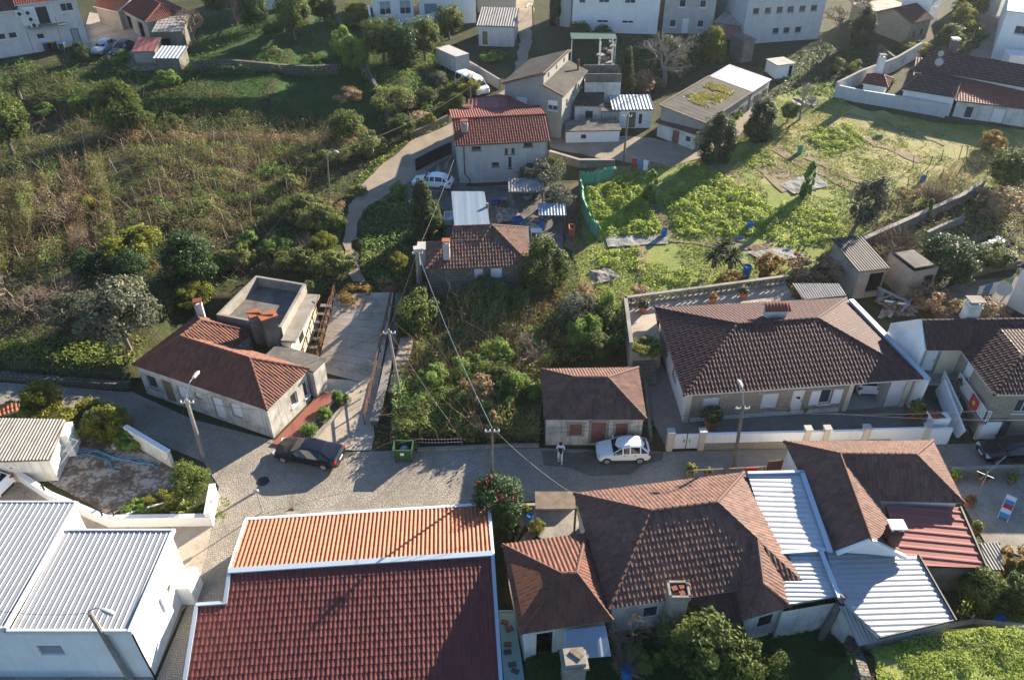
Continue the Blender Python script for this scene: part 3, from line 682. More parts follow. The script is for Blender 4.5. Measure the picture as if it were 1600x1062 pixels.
# ------------------------------------------------------------------ the setting: ground, streets, fields
def build_ground():
    core_x = np.arange(-120, 130.1, .8); core_y = np.arange(8, 175, .7)
    xs = np.concatenate([np.linspace(-1500, -124, 14), core_x, np.linspace(134, 1500, 14)]); ys = np.concatenate([np.linspace(-60, 6, 8), core_y, np.linspace(178, 1800, 22)])
    X, Y = np.meshgrid(xs, ys); Z = g(X, Y); nx, ny = len(xs), len(ys)
    idx = np.arange(nx*ny).reshape(ny, nx); q = np.stack([idx[:-1, :-1], idx[:-1, 1:], idx[1:, 1:], idx[1:, :-1]], -1).reshape(-1, 4)
    o = mesh_np('terrain', np.stack([X, Y, Z], -1).reshape(-1, 3), q, 'terrain'); structure(o)
    o.data.polygons.foreach_set('use_smooth', np.ones(len(q), bool))
build_ground()
STREET = wpoly([(-60, 596), (0, 597), (205, 613), (300, 655), (427, 688), (545, 706), (840, 700), (1040, 706), (1480, 694), (1700, 690), (1700, 736), (1500, 742), (1160, 742), (890, 775), (760, 792), (640, 800), (440, 812), (235, 1085), (300, 930), (332, 815), (342, 760), (318, 722), (270, 702), (215, 672), (160, 645), (80, 632), (-60, 632)])
STREET[17:17] = [V3(p) for p in ((-15.2, 33.95, 0), (-15.8, 33.4, 0), (-15.8, 26.1, 0), (-17.1, 25.8, 0), (-17.1, 17, 0))]
structure(sheet('street', STREET, 'cobble', .03, 1.5))
structure(sheet('street_patch', ragged(wpoly([(845, 703), (1036, 707), (1034, 720), (985, 742), (920, 744), (850, 728)]), .4), 'worn', .045, .9)); structure(sheet('gutter', wpoly([(205, 612), (300, 655), (428, 689), (424, 693), (296, 660), (200, 617)]), 'concrete', .05, 1.0))
structure(sheet('driveway', wpoly([(-60, 742), (0, 745), (70, 765), (170, 815), (332, 815), (322, 870), (305, 930), (285, 955), (240, 1062), (235, 1085), (-60, 1085)]), 'concretewarm', .045, 1.5))
structure(sheet('yard_floor', wpoly([(95, 690), (160, 665), (215, 700), (275, 735), (300, 770), (170, 805), (125, 780), (60, 745)]), 'yard', .06, 1.0))
structure(sheet('side_court', wpoly([(1012, 560), (1030, 560), (1072, 630), (1480, 605), (1484, 690), (1042, 702), (1015, 650), (1003, 590)]), 'cobbledark', .045, 1.2))
structure(sheet('terrace_floor', wpoly([(1480, 744), (1700, 740), (1700, 905), (1540, 850), (1505, 790)]), 'concrete', .05, 1.2))
structure(sheet('entrance_court', ragged(wpoly([(455, 690), (490, 620), (498, 590), (592, 600), (584, 660), (580, 704), (545, 704)]), .15), 'concretewarm', .05, 1.0))
LANE = wpoly([(552, 440), (535, 380), (538, 345), (556, 300), (592, 262), (640, 222), (700, 196), (760, 160), (790, 140), (806, 105), (812, 60), (806, 0), (806, -25), (838, -25), (834, 20), (830, 60), (824, 100), (826, 150), (790, 190), (735, 212), (712, 235), (700, 262), (650, 280), (612, 300), (575, 322), (558, 350), (560, 400), (572, 440)])
structure(sheet('lane', ragged(LANE, .25), 'lane', .05, 1.2))
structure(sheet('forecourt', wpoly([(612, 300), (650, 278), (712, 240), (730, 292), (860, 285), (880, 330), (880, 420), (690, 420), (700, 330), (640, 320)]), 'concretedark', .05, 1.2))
structure(sheet('farm_path', ragged(wpoly([(860, 232), (960, 250), (1050, 262), (1100, 246), (1160, 206), (1200, 172), (1182, 160), (1100, 200), (1060, 224), (1000, 215), (900, 205), (860, 215)]), .3), 'lane', .05, 1.2))
structure(sheet('upper_road', ragged(wpoly([(1500, 95), (1545, 60), (1515, 20), (1520, -25), (1565, -25), (1556, 15), (1580, 48), (1556, 92), (1560, 110), (1510, 112)]), .4), 'lane', .05, 1.5))
structure(sheet('upper_yard', wpoly([(125, 70), (215, 112), (260, 110), (255, 30), (200, 30), (140, 20)]), 'concretewarm', .06, 1.5))
structure(sheet('small_terrace', wpoly([(580, 50), (700, 30), (745, 28), (745, 12), (590, 12)]), 'concretewarm', .06, 1.5))
structure(sheet('garden_yard', wpoly([(1462, 500), (1445, 470), (1500, 440), (1600, 432), (1600, 480), (1560, 500)]), 'concretedark', .05, 1.2))
FIELD = wpoly([(905, 300), (935, 262), (1040, 256), (1100, 252), (1170, 208), (1215, 150), (1300, 125), (1330, 170), (1480, 195), (1640, 205), (1640, 275), (1500, 300), (1330, 372), (1300, 400), (1215, 440), (1100, 455), (975, 468), (905, 440), (895, 390)])
structure(sheet('field', ragged(FIELD, .5), 'grass', .04, 1.2))
structure(sheet('dry_meadow', ragged(wpoly([(1165, 230), (1240, 180), (1330, 165), (1480, 200), (1640, 215), (1640, 262), (1500, 282), (1420, 290), (1330, 270), (1250, 300), (1190, 290)]), .8), 'drygrass', .055, 1.5))
structure(sheet('soil_bed', ragged(wpoly([(1010, 318), (1024, 312), (1052, 362), (1040, 370)]), .15), 'dirt', .075, .8))
structure(sheet('dirt_strip', ragged(wpoly([(880, 290), (905, 285), (905, 330), (918, 385), (905, 400), (880, 385), (886, 340)]), .2), 'dirt', .06, 1.0))
UPGRASS = wpoly([(-60, 118), (110, 112), (280, 118), (300, 85), (500, 85), (560, 110), (612, 195), (560, 200), (200, 215), (160, 170), (-60, 140)])
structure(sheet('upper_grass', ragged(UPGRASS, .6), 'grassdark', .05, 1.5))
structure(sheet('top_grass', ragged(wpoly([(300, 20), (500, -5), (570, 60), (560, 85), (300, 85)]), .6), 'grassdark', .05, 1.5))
for _q in ([(1203, 234), (1214, 229), (1345, 300), (1334, 304)], [(1288, 196), (1298, 192), (1445, 252), (1434, 256)], [(1176, 262), (1215, 250), (1262, 290), (1222, 302)], [(1042, 373), (1140, 385), (1210, 378), (1210, 383), (1140, 391), (1042, 379)], [(1255, 248), (1264, 244), (1370, 292), (1362, 296)], [(1100, 262), (1150, 252), (1165, 300), (1130, 296)], [(905, 300), (935, 268), (1000, 262), (1000, 268), (945, 276), (915, 305)], [(1320, 180), (1326, 178), (1480, 226), (1474, 229)], [(990, 452), (1000, 380), (1010, 380), (1004, 452)]): structure(sheet('bare_earth', ragged(wpoly(_q), .35), 'earth', .1, .9))
LAWN = wpoly([(1345, 1012), (1400, 1000), (1500, 975), (1700, 985), (1700, 1120), (1375, 1120)])
structure(sheet('lawn', LAWN, 'grass', .05, 1.2))
SHADEYARD = wpoly([(980, 985), (1150, 975), (1235, 955), (1310, 950), (1350, 1080), (1330, 1120), (830, 1120), (830, 1000)])
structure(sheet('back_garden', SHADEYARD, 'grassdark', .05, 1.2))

# ------------------------------------------------------------------ buildings of the foreground
def warehouse():
    z = 4.4; a = W(204, 982, z); b = W(274, 834, z); c = W(102, 833, z); far = W(124, 789, z+.3)
    ax = a.x; yb = b.y; xl = c.x-.15; lo = -34.0; yf = far.y; y0 = a.y
    loop = [(lo, y0, 0), (ax, y0, 0), (ax, yb, 0), (xl, yb, 0), (xl, yf, 0), (lo, yf, 0)]
    H = House('white_warehouse', 'white rendered warehouse with two grey ribbed metal roofs beside the lower lane', 'warehouse', loop, 0, z-.05, 'whiteclean')
    wl = ax-lo
    for u, w in ((1-4.6/wl, 1.25), (1-8.0/wl, 1.2)): H.open(0, u, 2.1, w, .85, 'blind', 'shuttergrey', 'shuttergrey', 'window')
    H.open(1, .42, 1.5, 1.0, 1.3, 'blind', 'frame', 'shutter', 'window')
    o = H.finish()
    mb = MB(); r1 = [V3((xl+.1, y0-.1, z)), V3((ax+.05, y0-.1, z)), V3((ax+.05, yb+.1, z+.12)), V3((xl+.1, yb+.1, z+.12))]
    r2 = [V3((lo, y0-.1, z+.25)), V3((xl, y0-.1, z+.25)), V3((xl, yf+.1, z+.4)), V3((lo, yf+.1, z+.4))]
    for r in (r1, r2): roof_face(mb, r, .3, .028, 0, 10, 'rib', .03)
    mb.build('roof', ['sheet', 'flashwhite'], o)
    t = MB()
    t.box(((xl+ax)/2, y0-.14, z-.02), (ax-xl+.2, .12, .3)); t.box(((xl+ax)/2, yb+.14, z+.06), (ax-xl+.2, .1, .34)); t.box((ax+.08, (y0+yb)/2, z+.08), (.2, yb-y0+.5, .2))
    t.box(((lo+xl)/2, y0-.14, z+.2), (xl-lo, .12, .36)); t.box(((lo+xl)/2, yf+.14, z+.3), (xl-lo, .1, .36)); t.box((xl+.06, (y0+yf)/2, z+.3), (.16, yf-y0+.4, .22))
    t.build('roof_trim', 'flashwhite', o)
    d = MB(); d.tube([(ax+.02, y0-.08, z), (ax+.04, y0-.1, 2.3), (ax+.1, y0-.1, .1)], .05); d.build('downpipe', 'iron', o)
    s = MB(); s.box((ax+.012, y0+3.9, 2.3), (.02, .34, .3)); s.build('sign_plate', 'green', o)
    k = MB(); k.prism([(ax, yb-1.5), (ax+.8, yb-1.5), (ax+.8, yb-.1), (ax, yb-.1)], -.2, 1.55); kk = k.build('meter_annex', 'whiteclean', o)
    k = MB(); k.box((ax+.81, yb-.8, .8), (.04, 1.0, 1.2)); k.build('hatch', 'frame', kk)
    # planting strip wall in front
    wall_run('low_wall', 'low white wall in front of the warehouse, at the lower left corner', [(lo, y0-2.0, 0), (ax-1.2, y0-2.3, 0)], .7, .2, 'whitedirty', .06, capmat='concrete')
warehouse()
def big_hall():
    ZR, ZE = 2.4, 1.65
    r1 = W(360, 893, ZR); r2 = W(768, 866, ZR); u = (r2-r1).normalized(); n = V3((-u.y, u.x, 0))
    fl0 = W(405, 813, ZE); fr0 = W(762, 790, ZE); dep = ((fl0-r1).dot(n)+(fr0-r1).dot(n))/2
    L = (r2-r1).length; P = lambda s, d, z: r1+u*s+n*d+V3((0, 0, z-ZR)); sl = math.tan(R(16.0))
    o = thing('tiled_hall', 'large hall with maroon tile roof and rear slope coloured sunlit orange at the bottom centre', 'building', P(L/2, 0, -3))
    nearz = ZR-8*sl; sx = 1.75
    w = MB(); lp = [P(-1.3, -8, 0), P(L-.1, -8, 0), P(L-.1, 0, 0), P(L-.1, dep-.15, 0), P(.1, dep-.15, 0), P(.1, -.2, 0)]
    w.prism(lp, -3.5, [nearz-.15, nearz-.15, ZR-.2, ZE-.2, ZE-.2, ZR-.2], 0, False, False); w.build('wall', 'white', o)
    mb = MB()
    roof_face(mb, [P(0, -8, nearz), P(L, -8, nearz), P(L, 0, ZR), P(0, 0, ZR)], .25, .034, .4, 6)
    roof_face(mb, [P(-1.5, -8, nearz), P(0, -8, nearz), P(0, -sx, ZR-sx*sl), P(-1.5, -sx, ZR-sx*sl)], .25, .034, .4, 6)
    mb.build('front_roof', ['tile_maroon', 'frame'], o)
    mb = MB(); roof_face(mb, [P(L, dep, ZE), P(0, dep, ZE), P(0, 0, ZR), P(L, 0, ZR)], .25, .075, .4, 8); mb.build('rear_roof', ['tile_orange', 'frame'], o)  # sun on the far slope put into a brighter tile than the front
    f = MB(); f.beam(P(-.1, .02, ZR+.08), P(L+.1, .02, ZR+.08), .34, .1); f.beam(P(L+.06, -8, nearz+.05), P(L+.06, 0, ZR+.05), .2, .16)
    f.beam(P(-.04, -sx, ZR+.05-sx*sl), P(-.04, 0, ZR+.05), .2, .16); f.beam(P(-1.6, -sx+.05, ZR+.06-sx*sl), P(0, -sx+.05, ZR+.06-sx*sl), .2, .14); f.beam(P(-1.55, -8, nearz+.05), P(-1.55, -sx, ZR+.05-sx*sl), .2, .16)
    f.build('flashing', 'flash', o)
    f = MB(); f.beam(P(-.06, 0, ZR), P(-.06, dep+.1, ZE+.02), .2, .14); f.beam(P(L+.08, 0, ZR), P(L+.08, dep+.1, ZE+.02), .2, .14); f.beam(P(-.1, dep+.14, ZE), P(L+.1, dep+.14, ZE), .2, .16); f.build('gutter', 'flashwhite', o)
    # glazed lean-to with bricks lying on it at the right
    q = [P(L+.25, -8, -.3), P(L+1.4, -8, -.4), P(L+1.1, -1.9, -.4), P(L+.25, -1.9, -.3)]
    k = MB(); k.face(q); k.face([p-V3((0, 0, .05)) for p in q][::-1]); k.beam(q[1], q[2], .08, .12); k.beam(q[2], q[3], .08, .12)
    for t_ in (.3, .6): k.beam(q[0].lerp(q[3], t_), q[1].lerp(q[2], t_), .05, .08)
    c = thing('glazed_canopy', 'narrow pale green glazed canopy strewn with loose tiles, along the maroon hall', 'canopy', P(L+.8, -5, -3)); k.build('glazing', NT('pale green glazing').done((.35, .5, .45), .3), c)
    k = MB()
    for t_ in (.05, .28, .93): k.beam(q[1].lerp(q[2], t_)-V3((0, 0, 2.1)), q[1].lerp(q[2], t_), .08, .08)
    k.build('post', 'steel', c)
    for i in range(9):
        t_ = .08+.1*i+random.uniform(-.03, .03); p = q[0].lerp(q[3], t_).lerp(q[1].lerp(q[2], t_), random.uniform(.2, .8)); b = MB()
        b.box(p+V3((0, 0, .07)), (.42, .24, .09), random.uniform(-.5, .5)); tag(b.build('loose_tile', 'tile_orange' if i > 5 else 'concretedark'), 'loose terracotta tile lying on the pale green canopy' if i > 5 else 'loose grey block lying on the pale green canopy', 'tile', 'tiles and blocks on the glazed canopy')
big_hall()
def house_c():
    z, zr = 2.9, 5.0; bl, br, f = W(897, 771, z), W(1162, 738, z), W(1050, 937, z); u = (br-bl).normalized(); n = V3((-u.y, u.x, 0)); d = (bl-f).dot(n)
    fl, fr = bl-n*d, br-n*d; r1, r2 = W(1017, 800, zr), W(1122, 788, zr)
    # keep the ridge midway and parallel
    m = d*.46; r1 = bl-n*m+u*((r1-bl).dot(u)); r2 = bl-n*m+u*((r2-bl).dot(u)); r1.z = r2.z = zr
    lp = inset([fl, fr, br, bl], .35)
    H = House('tiled_house', 'old hipped house with dark lichen spotted tiles beside the white metal roofs', 'house', lp, 0, z-.08, 'whitedirty')
    H.open(0, .48, .9, 1.1, 1.1, 'glass'); H.open(0, .22, .9, .9, 1.1, 'glass'); H.open(2, .72, .05, .95, 2.1, 'door'); o = H.finish()
    k1 = fr.lerp(r2, .52); k2 = W(1192, 912, k1.z); w1, w2, w0 = W(1163, 968, 2.75), W(1236, 947, 2.75), W(1146, 922, 2.75)
    faces = [[fl, fr, r2, r1], [br, bl, r1, r2], [bl, fl, r1], [fr, br, r2], [w2, fr.lerp(br, .35), k1, k2], [w0, w1, k2, k1], [w1, w2, k2]]
    make_roof(o, faces, 'tile_old', [(r1, r2), (fl, r1), (bl, r1), (br, r2), (k1, r2), (k1, k2), (w1, k2), (w2, k2)], under='whitedirty', pitch=.24, amp=.026, row=.4)
    wl = MB(); a = inset([w1, w2, fr.lerp(br, .35), w0], .25); wl.prism(a, -.3, 2.62); ww = wl.build('wing_wall', 'whitedirty', o)
    wl = MB(); t = (a[1]-a[0]).normalized(); nn = V3((t.y, -t.x, 0)); p = a[0].lerp(a[1], .55); wl.box((p.x+nn.x*.01, p.y+nn.y*.01, 1.7), (.8, .06, .8), math.atan2(t.y, t.x)); wl.build('window', 'dark', ww)
    # chimney with bricks in its open top
    p = fl.lerp(fr, .33)-n*.3; c = MB(); c.box((p.x, p.y, 2.0), (.95, .85, 4.0), .1)
    ch = c.build('chimney', 'concrete', o); c = MB()
    for dx, dy, sx, sy in ((-.5, 0, .12, 1.0), (.5, 0, .12, 1.0), (0, -.46, 1.1, .12), (0, .46, 1.1, .12)): c.box((p.x+dx, p.y+dy, 4.12), (sx, sy, .32), .0)
    c.build('rim', 'concrete', ch); c = MB()
    for dx, dy in ((-.2, .1), (.2, .2), (.15, -.2)): c.box((p.x+dx, p.y+dy, 4.12), (.3, .28, .2), .3)
    c.build('brick', 'tile_red', ch)
    pb = MB(); q = W(1072, 905, 4.0); pb.tube([(q.x, q.y-.5, 1.5), (q.x, q.y-.5, 4.2)], .06, 8); pb.lathe((q.x, q.y-.5, 4.2), [(.1, 0), (.12, .06), (.02, .16)], 8); pb.build('vent_pipe', 'sheetred', o)
    # dark ribbed lean-to at the back
    q = [W(1055, 985, 1.7), W(1160, 975, 1.7), W(1146, 922, 2.4), W(1050, 936, 2.4)]; mb = MB(); roof_face(mb, q, .3, .05, 0, 6, 'sine'); mb.build('lean_to_roof', ['sheetrust', 'dark'], o)
    # the small front annex with its own hip
    z2 = 2.7; rr = rect((813, 991), (957, 969), (800, 849), z2); s1, s2 = W(876, 896, 4.05), W(901, 895, 4.05)
    A = House('tiled_annex', 'small hipped house with a bright orange patch of new tiles on its left slope', 'house', inset(rr, .3), 0, z2-.08, 'whitedirty')
    A.open(0, .25, .05, .9, 2.0, 'dark'); A.open(0, .75, .9, .9, .9, 'glass'); A.open(3, .5, 1.0, .8, .9, 'glass'); ao = A.finish()
    ro = make_roof(ao, [[rr[0], rr[1], s2, s1], [rr[1], rr[2], s2], [rr[2], rr[3], s1, s2], [rr[3], rr[0], s1]], 'tile_rust', [(s1, s2), (rr[0], s1), (rr[1], s2), (rr[2], s2), (rr[3], s1)], under='whitedirty', pitch=.24, amp=.05, row=.4)
    mb = MB(); e0, e1, tp = rr[3], rr[0], s1; f = lambda a, b: (e0.lerp(e1, a)).lerp(tp.lerp(tp, 0), b)+V3((0, 0, .05))
    roof_face(mb, [f(.22, .1), f(.88, .1), f(.7, .62), f(.32, .62)], .24, .03, .4); mb.build('new_tiles', ['tile_fresh', 'tile_fresh'], ro)
    q = [W(885, 1030, 1.9), W(955, 1024, 1.9), W(946, 977, 2.5), W(881, 984, 2.5)]; mb = MB(); roof_face(mb, q, .9, .04, 0, 6, 'rib'); mb.build('canopy', ['sheetblue', 'flash'], ao)
    t = thing('garden_chimney', 'squat concrete chimney block with a tile on top, in front of the orange patched roof', 'chimney', W(897, 1045, 0)); p = W(897, 1032, 2.0)
    mb = MB(); mb.box((p.x, p.y, 1.0), (1.1, 1.0, 2.0), .1); mb.box((p.x, p.y, 2.1), (1.35, 1.2, .2), .1); mb.box((p.x, p.y, 2.32), (1.05, .95, .25), .1); mb.build('stack', 'concrete', t); mb = MB(); mb.box((p.x+.1, p.y+.1, 2.5), (.7, .3, .08), -.7); mb.build('tile', 'wood', t)
house_c()
def metal_roofs():
    o = thing('metal_roof_shed', 'shed under pale corrugated metal roofs joining two tiled houses', 'shed', W(1300, 930, 0))
    z = 3.1; A = [W(1168, 740, z), W(1253, 738, z), W(1294, 858, z), W(1207, 864, z)]
    def ribs(name, q, mat='sheet', pitch=.32, amp=.06, mode='sine'):
        mb = MB(); roof_face(mb, q, pitch, amp, 0, 6, mode); return mb.build(name, [mat, 'flash'], o)
    ribs('upper_roof', [A[2], A[1], A[0], A[3]], 'sheetwhite', .4, .045)
    ribs('lower_roof', [W(1308, 930, 2.9), W(1281, 858, 2.9), W(1209, 866, 2.95), W(1232, 944, 2.95)], 'sheetwhite', .28, .05)
    ribs('wide_roof', [W(1492, 967, 2.6), W(1435, 868, 2.6), W(1290, 860, 2.85), W(1312, 935, 2.85), W(1375, 994, 2.75)], 'sheet', .34, .045)
    ribs('side_roof', [W(1343, 1008, 2.2), W(1380, 1000, 2.2), W(1350, 952, 2.7), W(1312, 946, 2.7)], 'sheetgrey', .2, .05)
    f = MB(); f.beam(W(1253, 737, 3.22), W(1297, 862, 3.22), .3, .12); f.beam(W(1281, 857, 3.12), W(1312, 934, 3.12), .24, .16); f.beam(W(1207, 864, 3.16), W(1297, 858, 3.16), .2, .1); f.beam(W(1168, 739, 3.2), W(1256, 737, 3.2), .2, .16); f.build('flashing', 'flash', o)
    f = MB(); f.beam(W(1435, 866, 2.66), W(1494, 969, 2.66), .08, .16); f.beam(W(1494, 968, 2.62), W(1375, 996, 2.76), .06, .14); f.build('edge_beam', 'iron', o)
    lp = [W(1225, 948, 2.9), W(1308, 934, 2.9), W(1375, 990, 2.7), W(1488, 964, 2.6), W(1437, 872, 2.6), W(1255, 742, 3), W(1172, 744, 3)]; w = MB(); w.prism([(p.x, p.y) for p in lp], -.3, 2.5, 0, False, False); w.build('wall', 'whitedirty', o)
    d = MB(); p = W(1212, 744, 1.2); d.box((p.x, p.y+.55, 1.05), (1.0, .06, 2.1), .1); d.build('door', 'woodred', o)
metal_roofs()
def house_e():
    z, zr = 3.0, 4.7; bl, br, fr = W(1225, 690, z), W(1457, 688, z), W(1506, 786, z); vl = W(1372, 783, z); gl, gr = W(1310, 864, z), W(1412, 870, z); r1, r2, ap = W(1312, 709, zr), W(1431, 710, zr), W(1361, 844, 4.35)
    lp = inset([gl, gr, vl, fr, br, bl], .25)
    H = House('gabled_house', 'house with rust brown roof and a white gable facing the metal roofs', 'house', lp, 0, z-.08, 'white')
    H.open(4, .5, .05, .9, 2.0, 'door'); H.open(4, .25, .9, .9, 1.0, 'glass'); o = H.finish()
    make_roof(o, [[bl, gl, ap, r1], [gr, vl, r1, ap], [vl, fr, r2, r1], [fr, br, r2], [br, bl, r1, r2]], 'tile_old', [(r1, r2), (r1, ap), (fr, r2), (br, r2), (bl, r1)], under='white', pitch=.24, amp=.028, row=.4, capmat='tile_rust')
    g_ = MB(); g_.face([gl+V3((.1, .15, -.1)), gr+V3((-.1, .15, -.1)), ap+V3((0, .15, -.15))]); g_.beam(gl+V3((-.1, 0, 0)), ap+V3((0, 0, 0)), .2, .2); g_.beam(gr+V3((.1, 0, 0)), ap+V3((0, 0, 0)), .2, .2); g_.build('gable', 'whiteclean', o)
    p = W(1392, 842, 3.6); chimney(o, (p.x, p.y, 3.3), .75, 1.3, 'tile_brown', 'whiteclean', .6)
    t = thing('red_roof_shed', 'lean-to with a flat ribbed red metal roof beside the paved terrace', 'shed', W(1475, 890, 0)); q = [W(1541, 886, 2.3), W(1500, 792, 2.5), W(1384, 790, 2.75), W(1414, 884, 2.5)]
    mb = MB(); roof_face(mb, q, .62, .06, 0, 6, 'rib'); mb.build('roof', ['sheetred', 'iron'], t); w = MB(); lp = inset([q[3], q[0], q[1], q[2]], .15); w.prism([(p.x, p.y) for p in lp], -.3, 2.25, 0, False, False); w.build('wall', 'concretedark', t)
    f = MB(); f.beam(q[0]+V3((0, 0, .05)), q[1]+V3((0, 0, .05)), .1, .14); f.build('gutter', 'iron', t)
    q = [W(1568, 890, 1.9), W(1562, 848, 2.0), W(1530, 848, 2.1), W(1546, 890, 2.0)]
    t = thing('sheet_canopy', 'small canopy of grey fluted sheets beside the red metal roof', 'canopy', W(1555, 890, 0)); mb = MB(); roof_face(mb, [q[3], q[0], q[1], q[2]], .2, .05, 0, 6, 'sine'); mb.build('roof', ['sheetgrey', 'wood'], t); w = MB()
    for p in q: w.beam((p.x, p.y, 0), p, .08, .08)
    w.build('post', 'wood', t)
house_e()
def house_f():
    z, zr = 3.0, 5.0; fl, fr, br, bl = W(1068, 618, z), W(1444, 592, z), W(1322, 466, z), W(1023, 481, z); r1, r2 = W(1152, 506, zr), W(1277, 497, zr)
    lp = inset([fl, fr, br, bl], .45)
    H = House('bungalow', 'long white bungalow with brown hipped roof and stone clad front behind a white street wall', 'house', lp, 0, z-.1, 'stonepale')
    L = (lp[1]-lp[0]).length
    for u in (.111, .373): H.open(0, u, .75, 1.25, 1.45, 'blind', 'frame', 'shutter', 'window')
    H.open(0, .5, .12, 1.0, 2.2, 'door', 'cream', 'frame'); H.open(0, .623, .85, .85, 1.35, 'glass', 'frame')
    H.open(0, .822, .05, 2.75, 2.6, 'dark', 'frame', 'greylight', 'carport', .05); H.open(0, .945, .05, 1.25, 2.6, 'gate', 'frame', 'frame', 'gate')
    H.open(3, .3, .9, 1.1, 1.3, 'blind', 'frame', 'shutter', 'window'); H.open(3, .62, .9, 1.1, 1.3, 'blind', 'frame', 'shutter', 'window')
    o = H.finish()
    make_roof(o, [[fl, fr, r2, r1], [fr, br, r2], [br, bl, r1, r2], [bl, fl, r1]], 'tile_brown', [(r1, r2), (fl, r1), (fr, r2), (br, r2), (bl, r1)], under='frame', pitch=.27, amp=.036, row=.42)
    # side walls are plain render: a thin skin on the stone, with pilasters and plinth in front
    t = (lp[1]-lp[0]).normalized(); n = V3((t.y, -t.x, 0)); rz = math.atan2(t.y, t.x); m = MB()
    for u in (.01, .727, .99): p = lp[0].lerp(lp[1], u)+n*.03; m = MB(); m.box((p.x, p.y, 1.45), (.34, .1, 2.9), rz); m.build('pilaster', 'cream', o)
    m = MB(); p = lp[0].lerp(lp[1], .365)+n*.02; m.box((p.x, p.y, .2), (L*.7-.5, .05, .4), rz); m.build('plinth', 'whitedirty', o)
    a, b = lp[3], lp[0]; t3 = (b-a).normalized(); n3 = V3((t3.y, -t3.x, 0)); m = MB(); q = [a+n3*.012, b+n3*.012]; m.face([V3((q[0].x, q[0].y, -.2)), V3((q[1].x, q[1].y, -.2)), V3((q[1].x, q[1].y, .9)), V3((q[0].x, q[0].y, .9))]); m.face([V3((q[0].x, q[0].y, 2.2)), V3((q[1].x, q[1].y, 2.2)), V3((q[1].x, q[1].y, 2.9)), V3((q[0].x, q[0].y, 2.9))]); LL = (b-a).length
    for u0, u1 in ((0, .3-.6/LL), (.3+.6/LL, .62-.6/LL), (.62+.6/LL, 1)): c, d = q[0].lerp(q[1], u0), q[0].lerp(q[1], u1); m.face([V3((c.x, c.y, .9)), V3((d.x, d.y, .9)), V3((d.x, d.y, 2.2)), V3((c.x, c.y, 2.2))])
    m.build('side_render', 'white', o); m = MB()
    for u in (.623-.05, .623+.05): p = lp[0].lerp(lp[1], u)+n*.04; m = MB(); m.box((p.x, p.y, 1.55), (.7, .06, 1.35), rz); m.build('open_shutter', 'shutter', o)
    w = MB(); p = lp[0].lerp(lp[1], .5)+n*-.08; w.lathe((p.x, p.y-.06, 1.6), [(.02, 0), (.14, 0), (.16, .02), (.14, .04)], 12); w.build('wreath', 'l_conifer', o)
    p = W(1210, 492, 4.75); mb = MB(); mb.box((p.x, p.y, 5.0), (1.5, .8, .8), .08); c = mb.build('chimney', 'whitedirty', o); mb = MB(); roof_face(mb, [V3((p.x-1.0, p.y-.6, 5.4)), V3((p.x+1.0, p.y-.5, 5.4)), V3((p.x+.9, p.y+.1, 5.75)), V3((p.x-.9, p.y, 5.75))], .24, .05, .4); roof_face(mb, [V3((p.x+1.0, p.y+.7, 5.4)), V3((p.x-1.0, p.y+.6, 5.4)), V3((p.x-.9, p.y, 5.75)), V3((p.x+.9, p.y+.1, 5.75))], .24, .05, .4); mb.build('hood', ['tile_red', 'whitedirty'], c)
    # party wall at the right
    a, b = W(1326, 464, 3.6), W(1446, 592, 3.3); a, b = a+V3((.25, 0, 0)), b+V3((.25, 0, 0))
    m = MB(); m.beam(V3((a.x, a.y, 1.6)), V3((b.x, b.y, 1.5)), .22, 3.4); m.build('party_wall', 'whiteclean', o); m = MB(); m.beam(V3((a.x, a.y, 3.36)), V3((b.x, b.y, 3.26)), .4, .1); m.build('gutter', 'flash', o)
house_f()
